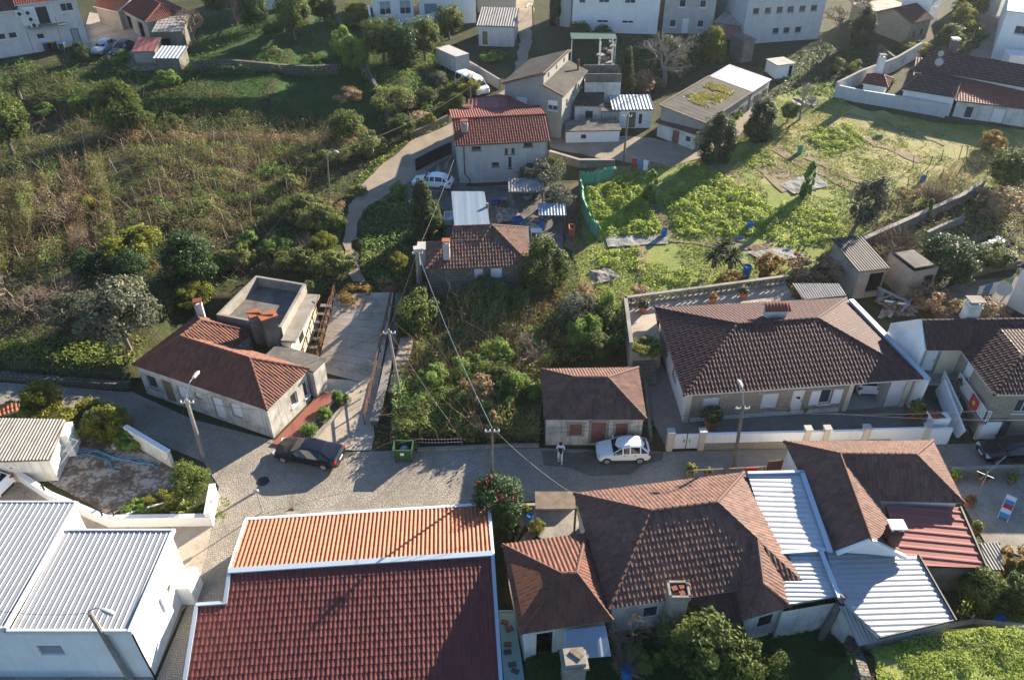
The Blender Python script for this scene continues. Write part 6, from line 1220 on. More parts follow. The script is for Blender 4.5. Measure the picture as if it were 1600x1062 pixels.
# ------------------------------------------------------------------ person, rubbish bin, tape
def skin_tube(name, pts, edges, radii, mat, parent, sub=1):
    me = bpy.data.meshes.new(name); me.from_pydata([tuple(p) for p in pts], edges, []); me.materials.append(M[mat]); o = bpy.data.objects.new(name, me); COL.objects.link(o); o.parent = parent
    md = o.modifiers.new('skin', 'SKIN'); sv = me.skin_vertices[0].data if me.skin_vertices else None
    if sv is None:
        bm = bmesh.new(); bm.from_mesh(me); bm.verts.layers.skin.verify(); bm.to_mesh(me); bm.free(); sv = me.skin_vertices[0].data
    for i, r in enumerate(radii): sv[i].radius = (r, r) if not isinstance(r, tuple) else r; sv[i].use_root = (i == 0)
    md.use_smooth_shade = True; s = o.modifiers.new('sub', 'SUBSURF'); s.levels = sub; s.render_levels = sub; return o
def person():
    p = G(875, 719); t = thing('person', 'person in pale trousers and dark vest walking on the street holding something dark', 'person', p); t.rotation_euler = (0, 0, R(-4))
    J = dict(pel=(0, 0, .95), wst=(0, .0, 1.08), chs=(0, -.02, 1.32), nk=(0, -.03, 1.5), hd=(0, -.06, 1.6), top=(0, -.05, 1.72), lh=(-.1, 0, .9), lk=(-.12, -.1, .5), la=(-.1, .02, .09), lt=(-.1, -.14, .05), rh=(.1, 0, .9), rk=(.1, -.16, .52), ra=(.12, -.26, .1), rt=(.12, -.42, .05),
             ls=(-.19, 0, 1.42), le=(-.27, -.04, 1.14), lw=(-.12, -.24, 1.08), rs=(.19, 0, 1.42), re=(.27, -.04, 1.14), rw=(.12, -.24, 1.08))
    ks = list(J); ix = {k: i for i, k in enumerate(ks)}; ed = [('pel', 'wst'), ('wst', 'chs'), ('chs', 'nk'), ('nk', 'hd'), ('hd', 'top'), ('pel', 'lh'), ('lh', 'lk'), ('lk', 'la'), ('la', 'lt'), ('pel', 'rh'), ('rh', 'rk'), ('rk', 'ra'), ('ra', 'rt'), ('chs', 'ls'), ('ls', 'le'), ('le', 'lw'), ('chs', 'rs'), ('rs', 're'), ('re', 'rw')]
    rad = dict(pel=(.13, .11), wst=(.12, .1), chs=(.14, .11), nk=.055, hd=.085, top=.07, lh=.085, lk=.058, la=.04, lt=.038, rh=.085, rk=.058, ra=.04, rt=.038, ls=.06, le=.042, lw=.028, rs=.06, re=.042, rw=.028)
    pts = [J[k] for k in ks]; es = [(ix[a], ix[b]) for a, b in ed]; rd = [rad[k] for k in ks]
    for sx in (-1, 1):   # five fingers and a palm on each wrist, curled round the thing held
        w = ix['lw' if sx < 0 else 'rw']; base = V3(J['lw' if sx < 0 else 'rw']); b = len(pts); pts.append(tuple(base+V3((-sx*.04, -.06, 0)))); rd.append(.026); es.append((w, b))
        for f in range(5):
            q = base+V3((-sx*.05, -.07, .03-f*.016)); k = len(pts); pts += [tuple(q+V3((-sx*.02, -.02, 0))), tuple(q+V3((-sx*.045, -.01-.004*f, 0)))]; rd += [.009, .008]; es += [(b, k), (k, k+1)]
    skin_tube('body', pts, es, rd, 'skin', t)
    def part(nm, keys, mat, grow):
        id2 = {k: i for i, k in enumerate(keys)}; e2 = [(id2[a], id2[b]) for a, b in ed if a in id2 and b in id2]; r2 = [tuple(v+grow for v in rad[k]) if isinstance(rad[k], tuple) else rad[k]+grow for k in keys]; skin_tube(nm, [J[k] for k in keys], e2, r2, mat, t)
    part('trousers', ['pel', 'lh', 'lk', 'la', 'rh', 'rk', 'ra'], 'clothwhite', .022); part('jacket', ['chs', 'ls', 'le', 'rs', 're'], 'clothwhite', .02); part('vest', ['wst', 'pel', 'chs'], 'clothdark', .032)
    h = MB(); h.lathe((0, -.045, 1.62), [(.1, -.06), (.112, 0), (.105, .07), (.07, .125), (.01, .145)], 14); h.build('hair', 'hair', t).location = (0, 0, 0); f = MB()
    for sx in (-1, 1): f.box((sx*.035, -.145, 1.61), (.02, .015, .012))
    f.box((0, -.15, 1.585), (.02, .03, .04)); f.box((0, -.143, 1.545), (.05, .012, .012)); f.build('face', 'skin', t)
    for sx in (-1, 1): e = MB(); q = J['lt' if sx < 0 else 'rt']; a = J['la' if sx < 0 else 'ra']; e.beam(V3(a)+V3((0, .06, -.03)), V3(q)+V3((0, -.03, -.01)), .1, .08); e.build('shoe', 'clothwhite', t)
    for o in t.children:   # built at the origin: already local
        if o.type == 'MESH' and not o.modifiers:
            for v in o.data.vertices: v.co += t.location
    b = MB(); b.box((0, 0, 0), (.16, .03, .22)); c = b.build('held_bag', 'clothdark'); c.location = p+V3((0, -.34, 1.06)); tag(c, 'dark folded bag in the hands of the walking person', 'bag')
    return t
person()
def dumpster():
    p = G(632, 716); t = thing('rubbish_bin', 'big green four wheeled rubbish bin without lid, standing open at the kerb', 'bin', p); w, d, h = 1.28, .95, 1.22; m = MB(); b0 = [V3((p.x+x*w*.42, p.y+y*d*.4, p.z+.2)) for x, y in ((-1, -1), (1, -1), (1, 1), (-1, 1))]; b1 = [V3((p.x+x*w*.5, p.y+y*d*.5, p.z+h)) for x, y in ((-1, -1), (1, -1), (1, 1), (-1, 1))]
    i1 = [V3((p.x+x*w*.46, p.y+y*d*.45, p.z+h)) for x, y in ((-1, -1), (1, -1), (1, 1), (-1, 1))]; i0 = [q+V3((0, 0, .08)) for q in b0]
    for k in range(4): j = (k+1) % 4; m.quad(b0[k], b0[j], b1[j], b1[k]); m.quad(b1[k], b1[j], i1[j], i1[k]); m.quad(i0[j], i0[k], i1[k], i1[j])
    m.face(b0[::-1]); m.face(i0)
    for k in range(4): m.beam(b1[k]+V3((0, 0, .02)), b1[(k+1) % 4]+V3((0, 0, .02)), .1, .07)
    for sx in (-.3, .3): m.box((p.x+sx*w, p.y-d*.46, p.z+.7), (.1, .06, .8))
    m.build('tub', 'green', t); m = MB(); m.box((p.x-.05, p.y-d*.475, p.z+.85), (.26, .02, .22)); m.build('sticker', 'frame', t)
    for sx in (-.4, .4):
        for sy in (-.34, .34): c = V3((p.x+sx*w, p.y+sy*d, p.z+.1)); m = MB(); m.tube([c-V3((.03, 0, 0)), c+V3((.03, 0, 0))], .1, 10); m.build('caster', 'tyre', t)
    for sx in (-1, 1): m = MB(); m.tube([(p.x+sx*(w*.5), p.y, p.z+h-.12), (p.x+sx*(w*.5+.1), p.y, p.z+h-.12)], .05, 8); m.build('trunnion', 'iron', t)
    b = MB(); b.lathe((p.x+.05, p.y+.1, p.z+.6), [(.05, 0), (.3, .08), (.34, .22), (.2, .4), (.06, .46)], 10); tag(b.build('rubbish_bag', m_plain('pale blue bag', (.2, .32, .45)), None, True), 'pale blue rubbish bag inside the open green bin', 'bag')
dumpster()
def tape():
    a, b = G(612, 694), G(722, 697); t = thing('barrier_tape', 'two strands of red and white barrier tape along the overgrown plot', 'tape', (a+b)/2); n = 44
    for z in (.75, .45):
        m = MB()
        for k in range(n): p, q = a.lerp(b, k/n), a.lerp(b, (k+1)/n); s = lambda u: V3((0, 0, z-.16*math.sin(math.pi*u))); m.beam(p+s(k/n), q+s((k+1)/n), .012, .07, k % 2)
        m.build('strand', ['red', 'frame'], t)
    for p in (a, b): m = MB(); m.box((p.x, p.y, .45), (.07, .07, .95)); m.build('stake', 'wood', t)
    wall_run('kerb_wall', 'low pale concrete kerb wall at the foot of the overgrown plot, right of the bin', [G(652, 704), G(720, 701), G(790, 698), G(842, 697)], .22, .25, 'concrete')
tape()
# ------------------------------------------------------------------ poles, lamps and cables
def pole(base, top, h, label, r=.14, mat='concrete', name='utility_pole', lamp=None, cross=True, cat='pole', z0=None):
    p = G(*base); t = thing(name, label, cat, p); q = W(*top, p.z+h); m = MB(); m.tube([p-V3((0, 0, .4)), q], [r, r*.62], 8); m.build('post', mat, t); d = (q-p).normalized()
    if cross:
        m = MB(); m.beam(q-d*.35+V3((-.45, 0, 0)), q-d*.35+V3((.45, 0, 0)), .07, .07); m.build('cross_arm', 'steel', t)
        for sx in (-.4, -.13, .13, .4): m = MB(); m.lathe(q-d*.35+V3((sx, 0, .03)), [(.03, 0), (.055, .05), (.04, .1), (.055, .13), (.01, .17)], 8); m.build('insulator', 'frame', t)
    if lamp:
        e = W(*lamp, q.z+.9); m = MB(); m.tube([q-d*.5, q+V3((0, 0, .15)), q.lerp(e, .6)+V3((0, 0, .3)), e], [.045, .04, .035, .03], 6); m.build('arm', 'steel', t); dr = (e-q); dr.z = 0; dr = dr.normalized() if dr.length > .01 else V3((1, 0, 0)); rz = math.atan2(dr.y, dr.x)
        m = MB(); c = e+dr*.2; k = 10
        pr = [(-.4, .04), (-.25, .11), (.05, .15), (.28, .13), (.4, .04)]
        rings = [[c+dr*u+V3((-dr.y, dr.x, 0))*(w*math.cos(2*math.pi*i/k))+V3((0, 0, w*.62*math.sin(2*math.pi*i/k))) for i in range(k)] for u, w in pr]
        for a, b in zip(rings[:-1], rings[1:]):
            for i in range(k): m.face((a[i], a[(i+1) % k], b[(i+1) % k], b[i]))
        hd = m.build('lamp_head', 'greylight', t, True); m = MB(); m.box(c+V3((0, 0, -.08)), (.5, .18, .05), rz); m.build('lens', 'lampclear', hd)
    return q
def cable(label, a, b, sag=.6, r=.011, mat='iron'):
    a, b = V3(a), V3(b); n = 18; m = MB(); c = (a+b)/2; m.tube([a.lerp(b, k/n)-V3((0, 0, 4*sag*(k/n)*(1-k/n))) for k in range(n+1)], r, 5); o = m.build('cable', mat); tag(o, label, 'cable', 'overhead cables'); return o
P1 = pole((318, 713), (291, 623), 5.6, 'concrete street pole with lamp head and boxes, in front of the old street house', .17, lamp=(303, 588), name='street_lamp', cat='street lamp')
P2 = pole((206, 1064), (140, 957), 6.0, 'concrete pole with glowing white lamp head, before the white warehouse', .17, lamp=(163, 953), name='street_lamp', cat='street lamp', cross=False)
P3 = pole((1147, 731), (1161, 632), 6.0, 'dark wooden pole with lamp head, in front of the bungalow', .15, 'bark', lamp=(1158, 602), name='street_lamp', cat='street lamp')
P4 = pole((629, 634), (607, 514), 6.6, 'slim grey pole rising beside the mossy steps of the ramp', .13, 'concrete')
P5 = pole((656, 446), (652, 392), 4.2, 'stout concrete pole carrying a transformer box at the corner of the granite house', .3, 'concrete')
P6 = pole((768, 775), (769, 668), 6.5, 'dark thin pole behind the flowering bush at the street edge', .1, 'bark', cross=True)
P7 = pole((514, 296), (511, 240), 4.6, 'pale lamp post with a short arm among the hedges of the vine field', .1, 'concrete', lamp=(524, 236), name='street_lamp', cat='street lamp', cross=False)
P8 = pole((974, 256), (981, 178), 6.0, 'wooden pole standing on the farm path in front of the whitewashed shed', .14, 'wood')
P9 = pole((834, 62), (832, 10), 6.5, 'dark lamp post beside the upper lane at the top of the picture', .12, 'wood', lamp=(823, 10), name='street_lamp', cat='street lamp', cross=False)
P10 = pole((735, 160), (735, 134), 2.6, 'short grey post by the gate of the upper lane', .09, 'concrete', cross=False)
P11 = pole((106, 97), (86, 26), 6.5, 'thin pale pole leaning in front of the lilac house', .07, 'wood', cross=False)
q = W(1318, 930, 3.2); p = W(1284, 992, .4); t = thing('leaning_post', 'thick grey timber post leaning against the shed wall by the metal roofs', 'post', p); m = MB(); m.tube([p-V3((0, 0, .6)), q], [.22, .17], 8); m.build('post', 'concretedark', t); m = MB(); m.tube([q-(q-p).normalized()*.5, q-(q-p).normalized()*.42], .24, 8); m.build('band', 'iron', t)
bx = MB(); bx.box(P5+V3((.1, -.1, .25)), (.8, .6, .3), .2); tag(bx.build('transformer_box', 'greylight'), 'grey equipment box on top of the stout concrete pole', 'box')
cable('long pale cable falling from the stout pole to the dark thin pole', P5, P6, .8, .013, 'sheetblue')
cable('cable from the stout pole to the slim grey ramp pole', P5, P4, .3)
cable('pale cable from the stout pole up to the grey rendered house', P5, W(715, 232, 6.4), .4, .012, 'iron')
cable('cable from the stout pole over the lane into the hedges', P5, G(562, 322, .8), .4, .012, 'iron')
cable('cable from the dark thin pole to the dark wooden lamp pole', P6, P3, .7)
cable('lower cable from the dark thin pole to the dark wooden lamp pole', P6-V3((0, 0, .5)), P3-V3((0, 0, .6)), .5)
cable('blue grey cable from the dark thin pole down toward the tiled house', P6, W(893, 770, 3.2), .3, .012, 'iron')
cable('cable from the dark lamp pole to the right edge of the picture', P3, W(1680, 655, 5.2), .5)
cable('lower cable from the dark lamp pole to the stone villa', P3-V3((0, 0, .5)), W(1556, 640, 3.6), .4)
cable('cable from the street lamp to the corner of the old street house', P1, W(418, 640, 3.1), .2)
cable('second cable from the street lamp to the slim grey ramp pole', P1, P4, .6)
cable('cable from the street lamp down over the yard wall', P1, W(226, 800, 2.6), .4, .012, 'iron')
cable('cable from the left edge along the shaded street to the old street house', W(-80, 545, 4), W(209, 585, 2.7), .5)
cable('pale cable from the hedge lamp post up the lane', P7, W(735, 136, 6.2), .8, .012, 'iron')
cable('pale cable from the hedge lamp post down toward the old street house', P7, W(330, 460, 4.4), .7, .012, 'iron')
cable('cable from the farm path pole to the long barn', P8, W(1100, 200, 7.0), .6)
cable('cable from the farm path pole to the stepped roof house', P8, W(905, 78, 9.5), .4)
cable('cable from the upper lamp post to the rear lane house', P9, W(855, 92, 9.6), .3)
cable('cable slanting from the upper lamp post down to the top edge houses', P9, W(745, 105, 5.5), .4, .012, 'iron')
cable('cable from the concrete lamp pole across the grey ribbed roofs', P2, W(-60, 945, 6.5), .4)
cable('thin cable from the slim ramp pole down to the plot edge', P4, W(700, 655, 2), .3)
# ------------------------------------------------------------------ walls, fences and garden things
def WL(*pix): return [G(*p) for p in pix]
wall_run('field_wall', 'dark dry stone wall holding the vine field above the shaded street', WL((-60, 588), (0, 590), (110, 600), (205, 606)), .5, .5, 'drystone')
wall_run('yard_wall', 'long low white wall with small iron stubs between driveway and stained yard', WL((-30, 728), (35, 752), (85, 785), (172, 822), (330, 820)), .85, .22, 'white', .07, capmat='frame')
wall_run('bed_wall', 'thin white wall edging the planted corner of the stained yard', WL((172, 818), (288, 783)), .45, .12, 'white')
wall_run('street_side_wall', 'tall white wall with sloping top between stained yard and shaded street', WL((205, 690), (272, 730)), 1.5, .25, 'whitedirty', .06, capmat='white')
wall_run('gate_post_wall', 'white wall end with a framed plaque opening at the street corner', WL((330, 822), (338, 775)), 1.15, .3, 'whiteclean', .06, capmat='frame')
for k, px in enumerate(((30, 752), (77, 780), (126, 802), (167, 820), (185, 820))):
    p = G(*px); m = MB(); m.tube([(p.x, p.y, .8), (p.x, p.y, 1.35)], .06, 6); m.box((p.x, p.y, 1.37), (.16, .16, .06)); tag(m.build('iron_stub', 'iron'), 'short dark iron stub standing on the long low white wall', 'post', 'iron stubs on the yard wall')
p = G(312, 815); m = MB(); m.box((p.x, p.y-.13, .5), (.95, .03, .55)); f = tag(m.build('wall_plaque', 'concrete'), 'framed dark plaque on the outside of the white yard wall', 'plaque'); m = MB(); m.box((p.x, p.y-.15, .5), (.75, .02, .4)); m.build('panel', 'stonedark', f)
wall_run('hall_kerb', 'low curved pale kerb wall between cobbled street and the orange rear roof', WL((404, 826), (416, 815), (450, 808), (560, 804), (722, 797)), .35, .2, 'concrete', .06)
# street wall of the bungalow
def front_wall():
    t = thing('bungalow_wall', 'white street wall with cream piers, gates and stone base before the bungalow', 'wall', G(1250, 700)); a, b = G(1040, 702), G(1478, 692); d = (b-a).normalized(); L = (b-a).length; n = V3((-d.y, d.x, 0)); rz = math.atan2(d.y, d.x); P = lambda s: a+d*s
    def seg(s0, s1, z0, z1, th, mat, nm): m = MB(); c = (P(s0)+P(s1))/2; m.box((c.x, c.y, (z0+z1)/2), (s1-s0, th, z1-z0), rz); return m.build(nm, mat, t)
    f = lambda px: (G(px, 700)-a).dot(d)
    s1, s2, s3 = f(1052), f(1090), f(1097); seg(s3, f(1390), -.2, .62, .3, 'stonepale', 'stone_base'); seg(s3, f(1253), .62, 1.45, .2, 'whiteclean', 'panel'); seg(f(1262), f(1345), .62, 1.45, .2, 'whiteclean', 'panel'); 
    seg(f(1355), f(1440), -.2, 1.55, .16, 'frame', 'sliding_gate'); seg(f(1448), L, -.2, 1.45, .22, 'whiteclean', 'panel')
    for k, (x0, x1) in enumerate(((1050, 1069), (1071, 1088))): g_ = seg(f(x0), f(x1), .1, 1.45, .08, 'frame', 'gate_leaf'); c = P(f(x1)-.15 if k == 0 else f(x0)+.15); m = MB(); m.box((c.x-n.x*.06, c.y-n.y*.06, .85), (.05, .05, .25), rz); m.build('handle', 'iron', g_)
    for px in (1044, 1093, 1256, 1286, 1348, 1444): s = f(px); q = seg(s-.2, s+.2, -.2, 1.7, .4, 'cream', 'pier'); c = P(s); m = MB(); m.box((c.x, c.y, 1.75), (.52, .52, .1), rz); m.build('cap', 'greylight', q)
    m = MB(); q = [W(1458, 655, 1.9), W(1478, 653, 1.9), W(1466, 640, 2.1), W(1449, 642, 2.1)]; roof_face(m, q, .2, .04, .35); m.build('gate_roof', ['tile_red', 'frame'], t); c = W(1464, 662, 1.0); m = MB(); m.box((c.x, c.y, .9), (1.2, .7, 1.8), rz); m.build('meter_pier', 'whiteclean', t)
front_wall()
def stair_h():
    s = thing('garden_steps', 'grey stone steps at the end of the passage beside the bungalow', 'steps', G(1010, 570)); m = MB(); c = G(1008, 600)
    for k in range(6): m.box((c.x, c.y+k*.34, .12+k*.14-.3), (1.7, .36, .9))
    m.build('step', 'concretedark', s)
stair_h()
wall_run('passage_wall', 'low dark wall between the stone cottage and the cobbled passage', WL((1016, 690), (1008, 600)), .45, .25, 'concretedark')
# hedged bank walls up the slope
wall_run('lane_wall', 'mossy dry stone wall along the left side of the lane', WL((700, 190), (655, 212), (640, 218)), .8, .35, 'drystone')
wall_run('ivy_terrace_wall', 'old stone terrace wall climbing diagonally between two gardens', WL((520, 30), (548, 68), (590, 150), (612, 205)), 1.2, .4, 'drystone')
wall_run('stone_terrace_wall', 'pale rough stone retaining wall across the upper left garden', WL((300, 112), (360, 108), (405, 112), (530, 116)), 1.2, .5, 'drystone')
wall_run('van_wall', 'grey garden wall between the white van and the lane', WL((700, 95), (735, 112), (781, 140)), 1.3, .25, 'grey')
wall_run('low_path_wall', 'low stone wall below the farm path with a wooden hatch', WL((858, 248), (905, 262), (960, 262)), .9, .3, 'stone', .06)
wall_run('right_garden_wall', 'long sunlit stone wall winding down the gardens on the right', WL((1336, 392), (1380, 372), (1440, 345), (1500, 318), (1532, 297)), 1.0, .35, 'stone', .08)
wall_run('second_garden_wall', 'shorter stone wall below the long sunlit wall on the right', WL((1446, 372), (1475, 358), (1503, 348)), .7, .3, 'concrete')
wall_run('terrace_step_wall', 'grey wall step of the compound rising to the right road', WL((1370, 85), (1395, 105)), 1.3, .3, 'concretedark')
wall_run('clothes_yard_wall', 'low mossy wall at the back of the yard with the washing', WL((1490, 440), (1545, 425), (1590, 418)), .8, .25, 'concretedark')
wall_run('garden_kerb', 'curved stone kerb round the sunny lawn in the lower right corner', WL((1376, 998), (1440, 990), (1520, 975), (1620, 985)), .35, .3, 'concrete')
wall_run('lawn_wall', 'rough stone retaining wall between dark garden and sunny lawn', WL((1312, 952), (1325, 1005), (1345, 1070), (1350, 1110)), .9, .5, 'drystone')
wall_run('terrace_parapet', 'thin parapet between the street and the potted terrace', WL((1482, 745), (1560, 742), (1700, 740)), .8, .18, 'concrete', .05)
wall_run('canopy_wall', 'low concrete bench wall in the shady front yard beside the flowering bush', WL((800, 800), (895, 796)), .7, .2, 'concrete')
wall_run('court_wall', 'black metal fence on a low wall in front of the grey rendered house', WL((650, 268), (680, 252), (706, 240)), 1.4, .06, 'iron')
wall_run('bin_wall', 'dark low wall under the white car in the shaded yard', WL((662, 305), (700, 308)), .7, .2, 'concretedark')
def front_yard_c():
    structure(sheet('front_yard', WL((790, 795), (898, 785), (908, 835), (860, 850), (800, 850)), 'concrete', .06, 1.0)); t = thing('timber_pergola', 'dark timber lean-to over the shaded front yard of the tiled house', 'pergola', G(860, 790)); m = MB(); a, b = W(836, 772, 2.3), W(898, 772, 2.3)
    m.box(((a.x+b.x)/2, a.y-.5, 2.3), (b.x-a.x, 1.4, .1)); m.build('roof', 'wood', t); m = MB()
    for p in (a, b): m = MB(); m.box((p.x, p.y-1.1, 1.1), (.12, .12, 2.3)); m.build('post', 'wood', t)
    s = thing('stacked_boards', 'little stack of pale boards lying in the front yard of the tiled house', 'boards', G(818, 842)); m = MB(); c = G(818, 842)
    for k in range(4): m.box((c.x+k*.18, c.y, c.z+.12), (.13, 1.6, .08), R(-35))
    m.build('board', 'wood', s)
front_yard_c()
# left yard: fluted shed, white hut, grille, tank, hoses
def left_yard():
    t = thing('fluted_roof_shed', 'shed under weathered fluted sheets with a small orange tiled corner at the left edge', 'shed', G(30, 720)); q = [W(-60, 722, 2.2), W(78, 718, 2.2), W(102, 655, 2.5), W(-60, 652, 2.5)]; make_roof(t, [q], 'sheetgrey', (), under='wood', pitch=.22, amp=.06, row=0, mode='sine'); w = MB(); w.prism([(p.x, p.y) for p in inset(q, .2)], -.1, 2.1, 0, False, False); w.build('wall', 'whitedirty', t)
    q = [W(0, 650, 2.6), W(28, 642, 2.6), W(30, 629, 2.8), W(0, 632, 2.8)]; m = MB(); roof_face(m, q, .24, .05, .4); m.build('orange_roof', ['tile_orange', 'wood'], t)
    p = W(100, 690, 1.2); h = MB(); h.box((p.x, p.y+.4, 1.0), (.9, 1.4, 2.0), .2); h.build('side_wall', 'whiteclean', t)
    g_ = thing('metal_grille', 'pale metal grille leaning like a lean-to against the white shed wall', 'grille', G(85, 730)); m = MB(); a, b, c, d = W(45, 735, .5), W(82, 742, .3), W(122, 688, 1.4), W(82, 676, 1.9)
    for k in range(6): m.beam(a.lerp(b, k/5), d.lerp(c, k/5), .05, .05)
    for k in range(4): m.beam(a.lerp(d, k/3), b.lerp(c, k/3), .05, .05)
    m.build('grille', 'frame', g_); p = G(155, 672); t = thing('water_tank', 'round grey water tank with domed lid half hidden in the hedge', 'tank', p); m = MB(); m.lathe(p, [(.62, -.1), (.62, 1.5)], 18); m.build('drum', 'concretedark', t); m = MB(); m.lathe(p+V3((0, 0, 1.5)), [(.7, 0), (.66, .08), (.35, .2), (.02, .24)], 18); m.build('lid', 'sheetblue', t)
    for k, (lb, pts) in enumerate((('long sky blue hose snaking across the stained yard', ((110, 705), (135, 703), (160, 710), (185, 718), (200, 716), (225, 722), (250, 733))), ('second blue hose curling toward the middle of the stained yard', ((112, 708), (140, 712), (170, 722), (176, 735), (190, 738))), ('looped blue hose end beside the board in the stained yard', ((112, 703), (128, 716), (150, 706), (178, 716), (210, 724), (245, 728))))):
        P_ = WL(*pts); S = []
        for i in range(len(P_)-1):
            a, b, c, d = P_[max(i-1, 0)], P_[i], P_[i+1], P_[min(i+2, len(P_)-1)]
            for j in range(6): u = j/6; S.append(.5*((2*b)+(-a+c)*u+(2*a-5*b+4*c-d)*u*u+(-a+3*b-3*c+d)*u**3))
        m = MB(); m.tube([p+V3((0, 0, .1+.03*k)) for p in S], .035, 6); tag(m.build('hose', 'bluehose'), lb, 'hose')
    p = G(135, 704); m = MB(); m.box((p.x, p.y+.2, .14), (1.9, .16, .08), R(-10)); tag(m.build('plank', 'wood'), 'pale plank lying behind the blue hoses', 'plank'); p = G(181, 700); m = MB(); m.lathe(p, [(.02, 0), (.2, .02), (.26, .3), (.24, .3)], 12); tag(m.build('tub', 'greylight'), 'small grey tub with a yellow green plant by the hedge', 'tub')
    p = G(105, 770); m = MB(); m.box((p.x, p.y-.3, .06), (.6, .03, .02)); 
left_yard()
# pots, terrace and garden bits
def pot(px, z, s, label, leaf='l_ever', mat='terracotta', kind=1):
    p = W(*px, z) if z is not None else G(*px); t = thing('potted_plant', label, 'potted plant', p); m = MB(); m.lathe(p, [(.02, 0), (.2*s, 0), (.3*s, .42*s), (.33*s, .42*s), (.33*s, .5*s), (.27*s, .5*s), (.25*s, .44*s)], 14); m.build('pot', mat, t); n = 160; d = RNG.normal(size=(n, 3)); d /= np.linalg.norm(d, axis=1)[:, None]; d[:, 2] = np.abs(d[:, 2])*1.2; c = d*(.42*s*RNG.uniform(.5, 1, n)[:, None]); c[:, 2] += .55*s; vs, q = leaves(c, np.full(n, .15*s), d, 1.8); mesh_np('foliage', vs, q, leaf, t, RNG.random(n))
for a in (((1004, 487), PATIO_Z, 1.2, 'grey green shrub in a terracotta pot near the patio corner', 'l_olive'), ((1160, 465), PATIO_Z, 1.1, 'olive shrub in a terracotta pot in the middle of the patio', 'l_olive'), ((1113, 473), PATIO_Z, .9, 'orange flowering plant in a pot against the pierced parapet', 'l_rust'), ((1240, 462), PATIO_Z, 1.0, 'yellow plant in a pot by the sheet roofed porch', 'l_lime'), ((1110, 668), None, 1.9, 'big white flowering oleander in a pot before the bungalow', 'l_ever'), ((1227, 645), None, .7, 'small green plant by the white door of the bungalow', 'l_ever', 'greylight'), ((1256, 645), None, .6, 'small pot with red leaves right of the white bungalow door', 'l_rust'), ((1428, 655), None, 1.7, 'leafy green potted plant beside the white pier of the stone villa stair', 'l_lime'), ((1488, 752), None, 1.0, 'flowering plant with pale leaves near the corner of the terrace', 'l_crop'), ((1534, 752), None, .9, 'round green plant in a red pot in the middle of the terrace', 'l_ever'), ((1578, 755), None, .9, 'yellow green shrub in a dark pot at the right of the terrace', 'l_lime', 'wood'), ((1512, 790), None, .9, 'pot of red and yellow flowers at the corner of the gabled house', 'l_rust'), ((1523, 832), None, .95, 'spiky green plant in an orange pot by the red metal roof', 'l_ever'), ((1078, 742), None, 1.0, 'bright green plant in a box on the street side of the tiled house', 'l_lime', 'wood'), ((1105, 742), None, .7, 'low pot plant right of the bright green one by the tiled house', 'l_ever'), ((1538, 640), 1.75, .7, 'pot of flowers on the balcony corner of the stone villa', 'l_crop'), ((1500, 605), 1.75, .9, 'bushy plant by the white balcony door of the stone villa', 'l_ever'), ((1340, 158), None, .9, 'small dark shrub in a pot inside the compound', 'l_conifer'), ((1386, 140), None, 1.6, 'round dark shrub beside the garden kitchen', 'l_conifer'), ((824, 803), None, .8, 'pale tub of flowers in the shaded front yard of the tiled house', 'l_lime', 'blue')): pot(*a)
